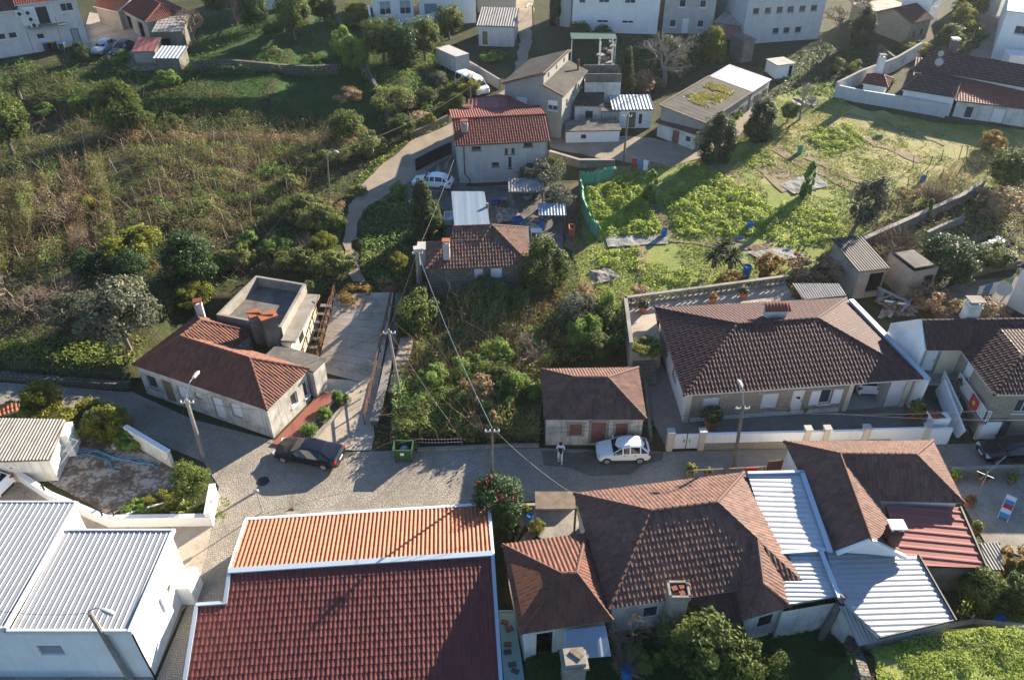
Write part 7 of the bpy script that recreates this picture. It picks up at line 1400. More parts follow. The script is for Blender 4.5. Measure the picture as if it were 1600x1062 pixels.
def misc():
    # folding garden lounger with bright cover, hanger pole, washing
    p = G(1570, 800); t = thing('garden_lounger', 'folding garden lounger with a bright patterned cover on the terrace', 'lounger', p); m = MB(); R1 = Matrix.Rotation(R(52), 3, 'Z')
    for a, b in (((-.9, -.28, .1), (.9, -.28, .75)), ((-.9, .28, .1), (.9, .28, .75)), ((.5, -.28, 0), (-.2, -.28, .7)), ((.5, .28, 0), (-.2, .28, .7))): m.tube([p+R1 @ V3(a), p+R1 @ V3(b)], .025, 6)
    m.build('frame', 'frame', t)
    for k, c in enumerate(('bluehose', 'frame', 'redcloth', 'clothblue', 'frame')): m = MB(); a0, a1 = -.75+k*.32, -.43+k*.32; f = lambda u, y: p+R1 @ V3((u, y, .1+(u+.9)*.361+.05)); m.quad(f(a0, -.27), f(a1, -.27), f(a1, .27), f(a0, .27)); m.build('cover', c, t)
    p = G(1520, 790); t = thing('drying_rack', 'tilted metal drying rack pole standing on the terrace', 'rack', p); m = MB(); q = p+V3((.3, .5, 2.6)); m.tube([p, q], .035, 6); d = V3((.9, .5, .6)); m.tube([q-d*.6, q+d*1.3], .025, 6); m.tube([q-d*.2+V3((-.4, .3, 0)), q-d*.2+V3((.4, -.3, 0))], .02, 6); m.build('pole', 'steel', t)
    def washing(a, b, items, lb, grp):
        t = thing('washing_line', lb, 'washing line', a); m = MB(); m.tube([a, (a+b)/2-V3((0, 0, .1)), b], .012, 4); m.build('line', 'frame', t)
        for p in (a, b): m = MB(); m.box((p.x, p.y, p.z-.9), (.07, .07, 1.8)); m.build('post', 'wood', t)
        n = len(items); d = (b-a)/n
        for k, (c, h, lb2) in enumerate(items):
            m = MB(); p = a+d*k+d*.08-V3((0, 0, .03)); q = a+d*(k+.9)-V3((0, 0, .03)); nn = V3((-d.y, d.x, 0)).normalized(); pr = None
            for j in range(5): u = j/4; o = nn*(.05*math.sin(u*9+k)); L0, L1 = p+o-V3((0, 0, h*u)), q-o-V3((0, 0, h*u*.97)); (m.quad(pr[0], pr[1], L1, L0) if pr else None); pr = (L0, L1)
            tag(m.build('washing', c), lb2, 'washing', grp)
    a, b = G(988, 246, 1.6), G(1023, 252, 1.6); washing(a, b, [('redcloth', .9, 'red garment at the left end of the farm path washing line'), ('clothblue', 1.0, 'blue garment on the farm path washing line'), ('clothwhite', 1.2, 'pale cloth on the farm path washing line'), ('wood', 1.3, 'brown cloth at the right end of the farm path washing line')], 'washing line hung with four clothes below the farm path', 'washing below the farm path')
    a, b = G(1530, 448, 1.9), G(1585, 432, 1.9); washing(a, b, [('clothwhite', .9, 'white shirt nearest the left post of the washing line'), ('clothblue', .8, 'dark blue trousers on the right edge washing line'), ('clothwhite', 1.2, 'long white sheet on the right edge washing line'), ('yellow', 1.1, 'yellow towel on the right edge washing line'), ('greennet', 1.3, 'green towel on the right edge washing line')], 'washing line with white, yellow and green laundry at the right edge', 'washing at the right edge')
    # barrels and tarps in the field
    for px, s, c, lb in (((1170, 360), 1.0, 'blue', 'blue barrel standing in the sunny cabbage field'), ((1037, 370), .9, 'blue', 'small blue barrel at the end of the soil bed'), ((1249, 240), .9, 'greennet', 'green barrel alone in the dry meadow'), ((1440, 285), .8, 'blue', 'blue can hanging among the vines at the right'), ((1165, 432), 1.2, 'blue', 'dark blue drum beside the palm clump'), ((978, 1060), 1.0, 'blue', 'blue bucket at the bottom edge of the dark garden'), ((1556, 978), .9, 'blue', 'blue tub by the curved kerb of the lawn'), ((846, 358), 1.0, 'blue', 'blue barrel among the clutter behind the granite house'), ((828, 815), .7, 'blue', 'small blue container in the shaded front yard')):
        p = G(*px); t = thing('barrel', lb, 'barrel', p); m = MB(); m.lathe(p, [(.3*s, 0), (.32*s, .1*s), (.3*s, .3*s), (.32*s, .45*s), (.3*s, .62*s), (.32*s, .8*s), (.29*s, .95*s), (.28*s, .95*s), (.26*s, .85*s), (.02, .84*s)], 14); m.build('drum', c, t)
    for poly, lb, mat in (([(945, 372), (1040, 368), (1044, 382), (950, 388)], 'row of pale plastic sheets laid on a bed at the field edge', 'plastic'), ([(1145, 372), (1163, 369), (1163, 378), (1143, 380)], 'small white plastic sheet in the field', 'plastic'), ([(920, 425), (950, 420), (968, 437), (925, 447)], 'grey rubble heap at the lower corner of the field', 'rubble'), ([(1218, 290), (1270, 270), (1295, 292), (1240, 305)], 'bed covered with pale plastic strips in the meadow', 'plastic'), ([(1165, 395), (1225, 388), (1262, 402), (1195, 412)], 'blue grey plastic covered seedbed by the orange bush', 'plastic'), ([(1235, 157), (1275, 155), (1276, 168), (1240, 168)], 'pale rubble heap round the foot of a bare tree', 'rubble'), ([(1505, 395), (1560, 370), (1572, 378), (1520, 405)], 'dark glass seed frame in the right garden', 'sheetblue'), ([(1500, 380), (1545, 362), (1552, 366), (1510, 388)], 'long dark bed board in the right garden', 'wood'), ([(770, 312), (800, 305), (815, 345), (780, 352)], 'heap of pale rubble and sacks behind the blue grey shed', 'rubble'), ([(1370, 500), (1380, 480), (1420, 480), (1430, 495)], 'pile of scrap wood and frames behind the party wall', 'rubble'), ([(1168, 388), (1195, 382), (1205, 388), (1178, 396)], 'narrow dug bed of dark soil near the orange bush', 'dirt')):
        W_ = WL(*poly); o = sheet('ground_sheet' if mat in ('plastic', 'sheetblue') else 'heap' if mat == 'rubble' else 'bed', W_, mat, 0, .35, 0, lambda X, Y: g(X, Y)+.12+(.55 if mat == 'rubble' else .15)*np.maximum(0, fnoise(X*1.7, Y*1.7)-.3)); tag(o, lb, 'heap' if mat == 'rubble' else 'bed' if mat in ('dirt', 'wood') else 'plastic sheet')
    # scrap timber behind the party wall
    for k in range(16):
        p = G(random.uniform(1372, 1425), random.uniform(462, 496)); m = MB(); m.box((p.x, p.y, p.z+.45+.05*k), (random.uniform(1.2, 2.6), random.uniform(.12, .5), .07), random.uniform(-1.2, 1.2), 0, Matrix.Rotation(random.uniform(-.25, .25), 3, 'Y')); tag(m.build('scrap_board', random.choice(['wood', 'frame', 'steel', 'sheetgrey'])), 'scrap board or frame lying on the pile behind the bungalow', 'board', 'scrap boards behind the bungalow')
    # green net fence
    def netfence(pts, lb, h=1.5):
        P_ = WL(*pts); t = thing('net_fence', lb, 'fence', P_[0]); m = MB(); Q = []
        for a, b in zip(P_[:-1], P_[1:]):
            for k in range(8): Q.append(a.lerp(b, k/8)+V3((random.uniform(-.06, .06), random.uniform(-.06, .06), 0)))
        Q.append(P_[-1])
        for a, b in zip(Q[:-1], Q[1:]):
            ha, hb = h*random.uniform(.85, 1.1), h*random.uniform(.85, 1.1); za, zb = gz(a.x, a.y), gz(b.x, b.y); m.quad((a.x, a.y, za), (b.x, b.y, zb), (b.x+.1, b.y, zb+hb), (a.x+.1, a.y, za+ha)); m.quad((a.x+.1, a.y, za+ha), (b.x+.1, b.y, zb+hb), (b.x+.3, b.y-.05, zb+hb*.8), (a.x+.3, a.y-.05, za+ha*.8))
        m.build('netting', 'greennet', t)
        for a in P_: m = MB(); m.box((a.x, a.y, a.z+h*.55), (.08, .08, h*1.1)); m.build('post', 'wood', t)
    netfence(((904, 298), (908, 330), (920, 360), (934, 375)), 'sagging green net fence along the left edge of the field'); netfence(((905, 290), (930, 288), (958, 278)), 'green net fence at the top corner of the cabbage field')
    # little things by the forecourt
    p = G(818, 348); 
    for lb, px, sz, mt in (('white plastic garden table behind the granite house', (838, 370), (1.1, .8, .7), 'frame'), ('white bath tub standing in the shaded yard', (701, 345), (.8, 1.7, .6), 'frame'), ('flower box with yellow plants behind the granite house', (893, 365), (.5, .9, .8), 'terracotta')):
        p = G(*px); t = thing('garden_furniture' if 'table' in lb else 'bath_tub' if 'bath' in lb else 'flower_box', lb, 'table' if 'table' in lb else 'bath' if 'bath' in lb else 'planter', p); m = MB(); w, d, h = sz
        if 'table' in lb:
            m.box((p.x, p.y, p.z+h), (w, d, .06)); m.build('top', mt, t)
            for sx in (-.45, .45):
                for sy in (-.4, .4): m = MB(); m.box((p.x+sx*w, p.y+sy*d, p.z+h/2), (.07, .07, h)); m.build('leg', mt, t)
        else:
            for dx, dy, sx, sy in ((0, -d/2, w, .1), (0, d/2, w, .1), (-w/2, 0, .1, d), (w/2, 0, .1, d)): m.box((p.x+dx, p.y+dy, p.z+h/2), (sx, sy, h))
            m.box((p.x, p.y, p.z+h*.25), (w, d, h*.3)); m.build('basin', mt, t)
    p = W(404, 783, 1.6); q = G(410, 800); t = thing('road_mirror', 'small white backed mirror on a thin post at the lane corner', 'mirror', (q.x, q.y, 0)); m = MB(); m.tube([(q.x, q.y, 0), (q.x, q.y, 1.9)], .035, 6); m.build('post', 'steel', t); m = MB(); m.tube([(q.x-.02, q.y+.05, 1.95), (q.x-.02, q.y-.02, 1.95)], .18, 14); m.build('mirror', 'steel', t)
    p = G(411, 752); m = MB(); m.lathe((p.x, p.y, .035), [(.42, 0), (.4, .02), (.34, .022), (.02, .02)], 20); tag(m.build('manhole_cover', 'iron'), 'round dark manhole cover in the cobbles by the black car', 'manhole cover')
    a, b = G(1072, 748), G(1192, 742); t = thing('low_fence', 'low wooden fence with a red sign on the street side of the tiled house', 'fence', a); m = MB(); m.beam(a+V3((0, 0, .8)), b+V3((0, 0, .8)), .08, .08)
    for k in range(5): c = a.lerp(b, k/4); m.box((c.x, c.y, .4), (.1, .1, .85))
    m.build('rail', 'wood', t); m = MB(); c = a.lerp(b, .83); m.box((c.x, c.y-.06, .68), (.8, .04, .35), .05); m.build('sign', 'red', t)
misc()
def clutter():
    for k in range(14):
        p = G(random.uniform(775, 885), random.uniform(305, 385)); w, d, h = random.uniform(.5, 1.3), random.uniform(.4, .9), random.uniform(.35, .8); rz = random.uniform(0, 3); m = MB(); q = Matrix.Rotation(rz, 3, 'Z')
        for dx, dy, sx, sy in ((0, -d/2, w, .06), (0, d/2, w, .06), (-w/2, 0, .06, d), (w/2, 0, .06, d)): c = p+q @ V3((dx, dy, h/2)); m.box(c, (sx, sy, h), rz)
        m.box(p+V3((0, 0, h*.3)), (w*.95, d*.95, h*.5), rz); tag(m.build('crate', ('sheetblue', 'wood', 'greylight', 'blue', 'tile_rust')[k % 5]), 'open crate or box among the clutter of the yard behind the granite house', 'crate', 'crates in the cluttered yard')
    for k, (px, w, d, h, lb) in enumerate((((822, 318), 3.2, 2.0, 1.9, 'low open shelter with a pale plastic sheet roof in the cluttered yard'), ((862, 352), 2.4, 1.6, 1.6, 'small blue sheet roofed coop at the right of the cluttered yard'))):
        p = G(*px); t = thing('shelter', lb, 'shelter', p)
        for sx in (-.5, .5):
            for sy in (-.5, .5): m = MB(); m.box((p.x+sx*w, p.y+sy*d, p.z+h/2), (.09, .09, h)); m.build('post', 'wood', t)
        q = [V3((p.x-w*.56, p.y-d*.6, p.z+h)), V3((p.x+w*.56, p.y-d*.6, p.z+h)), V3((p.x+w*.56, p.y+d*.6, p.z+h+.3)), V3((p.x-w*.56, p.y+d*.6, p.z+h+.3))]; mb = MB(); roof_face(mb, q, .3, .04, 0, 6, 'sine'); mb.build('roof', ['plastic' if k == 0 else 'sheetblue', 'wood'], t)
clutter()
# ------------------------------------------------------------------ trees and shrubs
def crown(n, rx, ry, rz, cz, clumps, leaf, shape=0, seed=0, gap=.35, v0=0.0, v1=1.0, hollow=.55):
    """leaf clumps spread through an uneven volume; returns verts, quads, values"""
    r = np.random.default_rng(seed); d = r.normal(size=(clumps, 3)); d /= np.linalg.norm(d, axis=1)[:, None]; rad = r.uniform(.45, 1.0, clumps)**.6
    cc = d*rad[:, None]
    if shape == 1: t = r.random(clumps)**.8; w = (1-t)*.95+.08; a = r.uniform(0, 6.28, clumps); q = np.sqrt(r.uniform(.3, 1, clumps)); cc = np.stack([np.cos(a)*w*q, np.sin(a)*w*q, t*2-1], 1)
    if shape == 2: t = r.random(clumps); w = np.sin(np.clip(t*.92+.1, 0, 1)*math.pi)**.5; a = r.uniform(0, 6.28, clumps); q = np.sqrt(r.uniform(.4, 1, clumps)); cc = np.stack([np.cos(a)*w*q, np.sin(a)*w*q, t*2-1], 1)
    if shape == 0: cc[:, 2] = np.where(cc[:, 2] < -.45, -.45+(cc[:, 2]+.45)*.3, cc[:, 2])
    cr = r.uniform(.35, 1.5, clumps)*gap; cv = r.random(clumps); k = r.integers(0, clumps, n); e = r.normal(size=(n, 3)); e /= np.linalg.norm(e, axis=1)[:, None]; q = r.uniform(hollow, 1, n)[:, None]
    p = cc[k]+e*q*cr[k][:, None]; out = e*.7+cc[k]*.6; P = p*np.array([rx, ry, rz])+np.array([0, 0, cz]); v = np.clip(v0+(v1-v0)*(.45*cv[k]+.3*r.random(n)+.18+.14*e[:, 2]), 0, 1)
    vs, qd = leaves(P, leaf*r.uniform(.65, 1.4, n), out, 1.7, .25); return vs, qd, v
def trunk_mb(h, r, lean=0, limbs=5, spread=1.0, seed=0, z0=-.3):
    rr = random.Random(seed); m = MB(); pts = [V3((0, 0, z0)), V3((rr.uniform(-.1, .1), rr.uniform(-.1, .1), h*.3)), V3((lean+rr.uniform(-.15, .15), rr.uniform(-.15, .15), h*.62)), V3((lean*1.4, 0, h))]; m.tube(pts, [r, r*.8, r*.6, r*.25], 7)
    for k in range(limbs):
        a = k*2.4+rr.random(); b = pts[1].lerp(pts[2], rr.random()); e = b+V3((math.cos(a)*spread, math.sin(a)*spread, h*.3*rr.uniform(.6, 1.3))); m.tube([b, b.lerp(e, .5)+V3((0, 0, .15)), e], [r*.45, r*.3, r*.12], 5)
    return m
def bare_mb(h, r, seed=0, depth=5, spread=.55, first=.35, nb=3):
    rr = random.Random(seed); m = MB()
    def grow(p, d, L, r, k):
        q = p+d*L; mid = p.lerp(q, .5)+V3((rr.uniform(-1, 1), rr.uniform(-1, 1), 0))*L*.06; m.tube([p, mid, q], [r, r*.85, r*.65], 5 if k > 2 else 3, 0, False)
        if k == 0: return
        for i in range(nb if k > 1 else nb+1):
            e = (d+V3((rr.gauss(0, 1), rr.gauss(0, 1), rr.gauss(.15, .6)))*spread).normalized(); s = rr.uniform(.55, .85); grow(p.lerp(q, rr.uniform(.5, 1)), e, L*s, max(r*.58, .009), k-1)
    grow(V3((0, 0, -.2)), V3((rr.uniform(-.08, .08), rr.uniform(-.08, .08), 1)).normalized(), h*first, r, depth); return m
MESH = {}
def proto(kind, i):
    """foliage and wood meshes shared between plants of one kind (unit: built to real size, then scaled)"""
    key = (kind, i)
    if key in MESH: return MESH[key]
    S = i*17+hash(kind) % 97 if False else i*17+sum(map(ord, kind)); fo = None
    P = dict(round=(9500, 1.5, 1.5, 1.45, 2.2, 57, 0.12, 0, 'l_ever'), gloss=(11000, 1.6, 1.6, 1.6, 1.75, 75, 0.11, 0, 'l_gloss'), olive=(9000, 1.9, 1.9, 1.6, 2.6, 60, .13, 0, 'l_olive'), lime=(7500, 1.3, 1.3, 1.1, 1.2, 47, 0.11, 0, 'l_lime'), shrub=(5200, 1.0, 1.0, .75, .75, 30, 0.1, 0, 'l_ivy'), scrub=(4200, 1.0, 1.0, .7, .7, 27, 0.09, 0, 'l_scrub'), rust=(4200, 1.0, 1.0, .85, .9, 30, 0.1, 0, 'l_rust'), brown=(2400, 1.1, 1.1, .85, .95, 24, .1, 0, 'l_brown'), cone=(9000, 1.15, 1.15, 2.6, 2.75, 87, 0.12, 1, 'l_conifer'), column=(8500, .85, .85, 2.2, 2.35, 75, 0.11, 2, 'l_conifer'), ivycol=(2600, .5, .5, 1.7, 1.75, 30, .15, 2, 'l_ivy'), tall=(11000, 1.35, 1.35, 2.2, 2.6, 75, 0.12, 2, 'l_ever'), olcol=(5200, 1.1, 1.0, 1.8, 2.7, 46, .13, 0, 'l_olive'), hedge=(7500, 1.6, 1.0, .8, .8, 50, 0.1, 0, 'l_scrub'))
    if kind in P:
        n, rx, ry, rz, cz, cl, lf, sh, mat = P[kind]; vs, q, v = crown(n, rx, ry, rz, cz, cl, lf, sh, S, .34 if sh == 0 else .3); f = mesh_np('crown', vs, q, mat, None, v); t = trunk_mb(cz+rz*.3, .16 if cz > 1.5 else .07, 0, 5, rx*.6, S).build('trunk', 'bark')
    elif kind == 'bare' or kind == 'baregrey': f = None; t = bare_mb(5.0, .17, S, 6, .58, .3).build('branches', 'twig' if kind == 'bare' else 'twiggrey')
    elif kind == 'bush': f = None; t = MB(); 
    elif kind == 'palm':
        m = MB(); vv = []; rr = random.Random(S)
        for k in range(110):
            a = rr.uniform(0, 6.28); el = rr.uniform(-.5, 1.35); L = rr.uniform(.75, 1.15); b = V3((0, 0, 0)); d = V3((math.cos(a)*math.cos(el), math.sin(a)*math.cos(el), math.sin(el))); s = V3((-math.sin(a), math.cos(a), 0)); e = d*L-V3((0, 0, .25*L*L)); c = d*L*.55+V3((0, 0, .02)); m.quad(b-s*.02, b+s*.02, c+s*.05, c-s*.05); m.face((c-s*.05, c+s*.05, e)); 
        me = m.build('fronds', 'l_conifer'); at = me.data.attributes.new('v', 'FLOAT', 'FACE'); at.data.foreach_set('value', RNG.random(len(me.data.polygons)).astype(np.float32)); f = me; t = MB(); t.tube([(0, 0, -1), (0, 0, 0)], [.16, .14], 8); t = t.build('trunk', 'bark')
    if kind == 'bush':
        rr = random.Random(S)
        for k in range(230):
            a = rr.uniform(0, 6.28); p = V3((rr.gauss(0, .15), rr.gauss(0, .15), 0)); d = V3((math.cos(a)*rr.uniform(.2, 1), math.sin(a)*rr.uniform(.2, 1), rr.uniform(.7, 1.3))); q = p+d*.6; e = q+d*.5+V3((rr.gauss(0, .18), rr.gauss(0, .18), -.1)); t.tube([p, q, e], [.016, .011, .006], 3, 0, False)
        t = t.build('branches', 'twig')
    out = []
    for o in (f, t):
        if o is not None: out.append((o.name.split('.')[0], o.data)); bpy.data.objects.remove(o)
    MESH[key] = out; return out
NV = dict(round=3, gloss=2, olive=2, lime=2, shrub=3, scrub=3, rust=2, brown=2, cone=2, column=2, bare=3, baregrey=2, bush=3, palm=2)
_cnt = {}
def plant(kind, px, label, w, h, name=None, cat='tree', var=None, group=None, lean=(0, 0), up=0.0):
    """px: foot of the plant in the photograph; w, h: width and height in metres"""
    base = dict(round=(3.9, 3.9), gloss=(4.2, 3.6), olive=(4.9, 4.5), lime=(3.4, 2.5), shrub=(2.6, 1.7), scrub=(2.6, 1.6), rust=(2.6, 1.9), brown=(2.8, 2), cone=(2.6, 5.6), column=(2.1, 4.9), ivycol=(1.3, 3.7), tall=(3.2, 5.1), olcol=(2.9, 4.6), hedge=(4, 1.8), bare=(4.5, 5.2), baregrey=(4.5, 5.2), bush=(2.2, 1.5), palm=(2.0, 1.9))[kind]
    p = G(*px, up) if isinstance(px, tuple) else px; _cnt[kind] = _cnt.get(kind, 0)+1; i = (_cnt[kind] if var is None else var) % NV.get(kind, 1)
    name = name or dict(round='evergreen_tree', gloss='glossy_tree', olive='olive_tree', lime='yellow_green_shrub', cone='conifer', column='cypress', bare='bare_tree', baregrey='bare_tree', bush='bare_bush', palm='palm', tall='evergreen_tree', olcol='ivy_covered_tree', ivycol='ivy_post', hedge='hedge').get(kind, 'shrub')
    t = thing(name, label, cat, p, group); t.rotation_euler = (lean[0], lean[1], random.uniform(0, 6.28) if kind not in ('olcol', 'hedge') else 0); w, h = w*1.18, h*1.12; t.scale = (w/base[0]*random.uniform(.85, 1.15), w/base[0]*random.uniform(.85, 1.15), h/base[1])
    for nm, me in proto(kind, i): o = bpy.data.objects.new(nm, me); COL.objects.link(o); o.parent = t
    return t
T = plant
# the left: vine field edge
T('olive', (205, 548), 'big silver olive tree behind the old street house', 6.4, 5.6); T('olive', (125, 520), 'smaller silver olive tree left of the big one', 3.8, 3.6); T('gloss', (302, 446), 'large round glossy dark tree at the edge of the vine field', 4.6, 4.6, cat='tree'); T('gloss', (205, 430), 'low dark glossy bush left of the yellow green hedge', 3.0, 2.2, 'glossy_bush', 'bush'); T('gloss', (140, 428), 'small dark glossy bush beside the silver olive', 2.6, 2.2, 'glossy_bush', 'bush')
T('lime', (212, 402), 'bright yellow green shrub in front of the glossy tree', 4.4, 2.6, cat='shrub'); T('lime', (305, 478), 'yellow green shrub behind the chimney of the old street house', 3.2, 2.0, cat='shrub'); T('hedge', (352, 420), 'dull green hedge clump right of the glossy tree', 3.6, 1.8, cat='hedge')
T('bare', (60, 500), 'tangled bare fruit tree left of the olives', 5.0, 3.6); T('bare', (20, 470), 'tangled bare tree close to the left edge', 4.6, 3.4); T('bush', (95, 470), 'bare brown bush among the vines near the left edge', 4.0, 2.0, cat='bush'); T('bare', (150, 395), 'thin bare tree with a few yellow leaves in the vine field', 2.6, 4.2); T('bush', (108, 350), 'bare brown bush high in the vine field', 3.6, 2.2, cat='bush')
T('lime', (130, 330), 'yellow tinged shrub among bare bushes of the vine field', 2.4, 1.6, cat='shrub')
for px, w, h, lb in (((505, 262), 3.4, 1.9, 'clipped hedge mound next to the hedge lamp post'), ((472, 340), 5.4, 2.4, 'broad clipped green hedge mound left of the lane'), ((503, 360), 4.2, 2.6, 'second clipped hedge mound closer to the lane'), ((452, 300), 3.0, 1.9, 'small hedge mound behind the broad one'), ((520, 425), 4.4, 2.0, 'brownish hedge mound beside the narrow lane'), ((470, 418), 4.2, 1.8, 'low dark hedge mound left of the brownish one'), ((560, 305), 1.8, 1.1, 'short grass topped hedge at the lane bend')): T('hedge', px, lb, w, h, cat='hedge')
T('round', (22, 240), 'large grey green round tree at the left edge', 5.6, 5.6); T('tall', (195, 208), 'sunlit yellow green tree standing in the dark terraces', 4.4, 5.4); T('round', (222, 205), 'small leafy tree right beside the sunlit one', 2.6, 2.8); T('palm', V3(G(38, 172))+V3((0, 0, 2.6)), 'small palm with leaning trunk left of the upper garden', 3.0, 2.2)
T('bare', (305, 72), 'bare tree with fine branches beside the dark timber shed', 5.6, 6.0); T('bare', (372, 40), 'bare tree behind the upper grass', 4.6, 5.0); T('round', (462, 62), 'dark round tree at the top of the upper grass', 5.2, 6.0); T('gloss', (400, 48), 'dark evergreen left of the round tree, against the pale blue house', 4.6, 4.8); T('round', (345, 30), 'dark evergreen right of the dark timber shed', 4.6, 5.2); T('round', (508, 40), 'ivy covered mass at the head of the diagonal terrace wall', 3.6, 4.2, 'ivy_mass', 'ivy'); T('round', (430, 60), 'small dark shrub left of the round tree at the top', 3.0, 2.2, 'dark_shrub', 'shrub'); T('gloss', (128, 98), 'dark bush in front of the silver car', 2.6, 2.4, 'dark_bush', 'bush'); T('shrub', (190, 100), 'thin shrub in front of the dark grey car', 2.4, 1.6, cat='shrub'); T('shrub', (265, 135), 'leafy climber below the striped tin shed', 2.6, 1.9, cat='shrub')
T('scrub', (430, 88), 'pale kale like clump on the upper terrace', 2.8, .9, cat='plant'); T('lime', (488, 92), 'small yellow green plant on the upper terrace', .9, .7, cat='plant')
T('brown', (545, 160), 'reddish brown shrub by the diagonal terrace wall', 3.6, 1.6, cat='shrub'); T('round', (545, 222), 'big leafy shrub at the lower end of the terrace wall', 4.2, 3.2, 'leafy_shrub', 'shrub'); T('scrub', (580, 245), 'dull shrub right of the big leafy one', 3.6, 2.8, cat='shrub'); T('round', (628, 218), 'dark shrub at the corner of lane and terrace wall', 3.2, 2.6, 'dark_shrub', 'shrub'); T('shrub', (560, 110), 'ivy mass hanging over the diagonal terrace wall', 3.6, 4.4, 'ivy_mass', 'ivy'); T('shrub', (535, 90), 'pale climber at the top of the diagonal terrace wall', 3.2, 3.6, 'ivy_mass', 'ivy')
for px, k, w, h, lb in (((600, 100), 'round', 4.8, 5.6, 'dark bush mass under the walled terrace, leftmost'), ((632, 105), 'gloss', 5.0, 5.4, 'dark bush mass with big leaves under the walled terrace'), ((665, 98), 'round', 4.6, 5.0, 'dark bush mass under the walled terrace, rightmost'), ((615, 175), 'scrub', 5.0, 2.8, 'yellow and brown shrub in the plot below the dark bushes'), ((640, 190), 'brown', 3.6, 2.0, 'brown shrub near the lane wall'), ((665, 165), 'round', 2.6, 2.0, 'small round shrub in the plot beside the lane'), ((685, 140), 'olive', 2.6, 2.0, 'grey leaved shrub left of the white van'), ((703, 62), 'round', 4.4, 4.4, 'orange tree in front of the blue shuttered house'), ((733, 150), 'lime', 3.0, 2.4, 'sunlit yellow green shrub below the white van'), ((672, 200), 'lime', 1.4, 1.6, 'little sunlit shrub on the lane wall'), ((692, 178), 'lime', 1.2, 1.5, 'narrow sunlit shrub on the lane wall'), ((715, 172), 'round', 2.0, 1.8, 'shrub near the chimney of the rear lane house'), ((765, 68), 'gloss', 1.2, 1.2, 'potted round bush by the fluted shed'), ((770, 95), 'shrub', 3.6, 1.2, 'leafy vegetable patch beside the upper lane'), ((560, 40), 'lime', 4.2, 1.6, 'sunlit shrubs in the small garden left of the terrace'), ((555, 20), 'lime', 3.2, 1.4, 'bright shrubs at the top of the small garden')): T(k, px, lb, w, h, cat='shrub' if h < 4.2 else 'tree')
# upper right
T('column', (867, 40), 'slim dark cypress beside the upper lane', 1.8, 4.6); T('baregrey', (1037, 132), 'large bare tree with pale trunk below the white house', 8.0, 8.6); T('round', (1040, 118), 'leafy dark growth round the large bare tree', 5.0, 4.4, 'evergreen_shrub', 'shrub'); T('lime', (1110, 98), 'golden green conifer bush beside the bare tree', 4.0, 4.2, 'golden_conifer'); T('round', (1092, 98), 'dull green bush between bare tree and golden conifer', 3.4, 3.4, 'green_bush', 'bush'); T('cone', (976, 158), 'slim pointed conifer behind the white tin shed', 2.4, 5.4); T('brown', (1005, 142), 'reddish bare bush behind the white tin shed', 4.0, 2.4, cat='bush'); T('round', (905, 60), 'dark shrub below the white house front, left', 3.0, 2.0, 'dark_shrub', 'shrub'); T('round', (940, 62), 'dark shrub below the white house front, right', 2.6, 1.8, 'dark_shrub', 'shrub')
T('column', (1116, 252), 'egg shaped dark cypress standing by the farm path', 3.2, 4.6); T('column', (1186, 218), 'dark conifer beside the long barn', 3.2, 4.4); T('round', (1172, 222), 'dark bush between barn and conifer', 2.2, 2.4, 'dark_bush', 'bush'); T('round', (1230, 192), 'small dark bush at the foot of a bare tree', 2.4, 2.2, 'dark_bush', 'bush'); T('baregrey', (1249, 188), 'slender bare tree on the sunny meadow', 4.0, 5.6); T('shrub', (1150, 186), 'climber on the sunny barn wall', 2.2, 1.6, cat='shrub'); T('shrub', (1135, 200), 'second climber on the sunny barn wall', 1.8, 1.6, cat='shrub')
T('column', (1342, 72), 'ivy clad dark tree beside the flat annex', 3.4, 4.6); T('bare', (1310, 45), 'brown bare tree behind the tall white warehouse', 6.0, 5.0); T('bare', (1330, 30), 'brown bare tree at the top right of the warehouse', 6.0, 5.4); T('scrub', (1310, 112), 'yucca like shrubs in the shaded grass, left clump', 2.2, 1.6, cat='shrub'); T('scrub', (1335, 116), 'yucca like shrubs in the shaded grass, right clump', 2.2, 1.6, cat='shrub'); T('lime', (1430, 82), 'bright hedge in front of the little stone barn', 4.6, 1.4, cat='shrub'); T('lime', (1500, 50), 'olive coloured shrubs along the upper road', 4.0, 3.4, cat='shrub'); T('round', (1480, 80), 'dark shrub on the bank of the upper road', 4.0, 3.2, 'dark_shrub', 'shrub'); T('lime', (1515, 25), 'tall sunlit shrub at the far end of the upper road', 4.0, 3.4, cat='shrub')
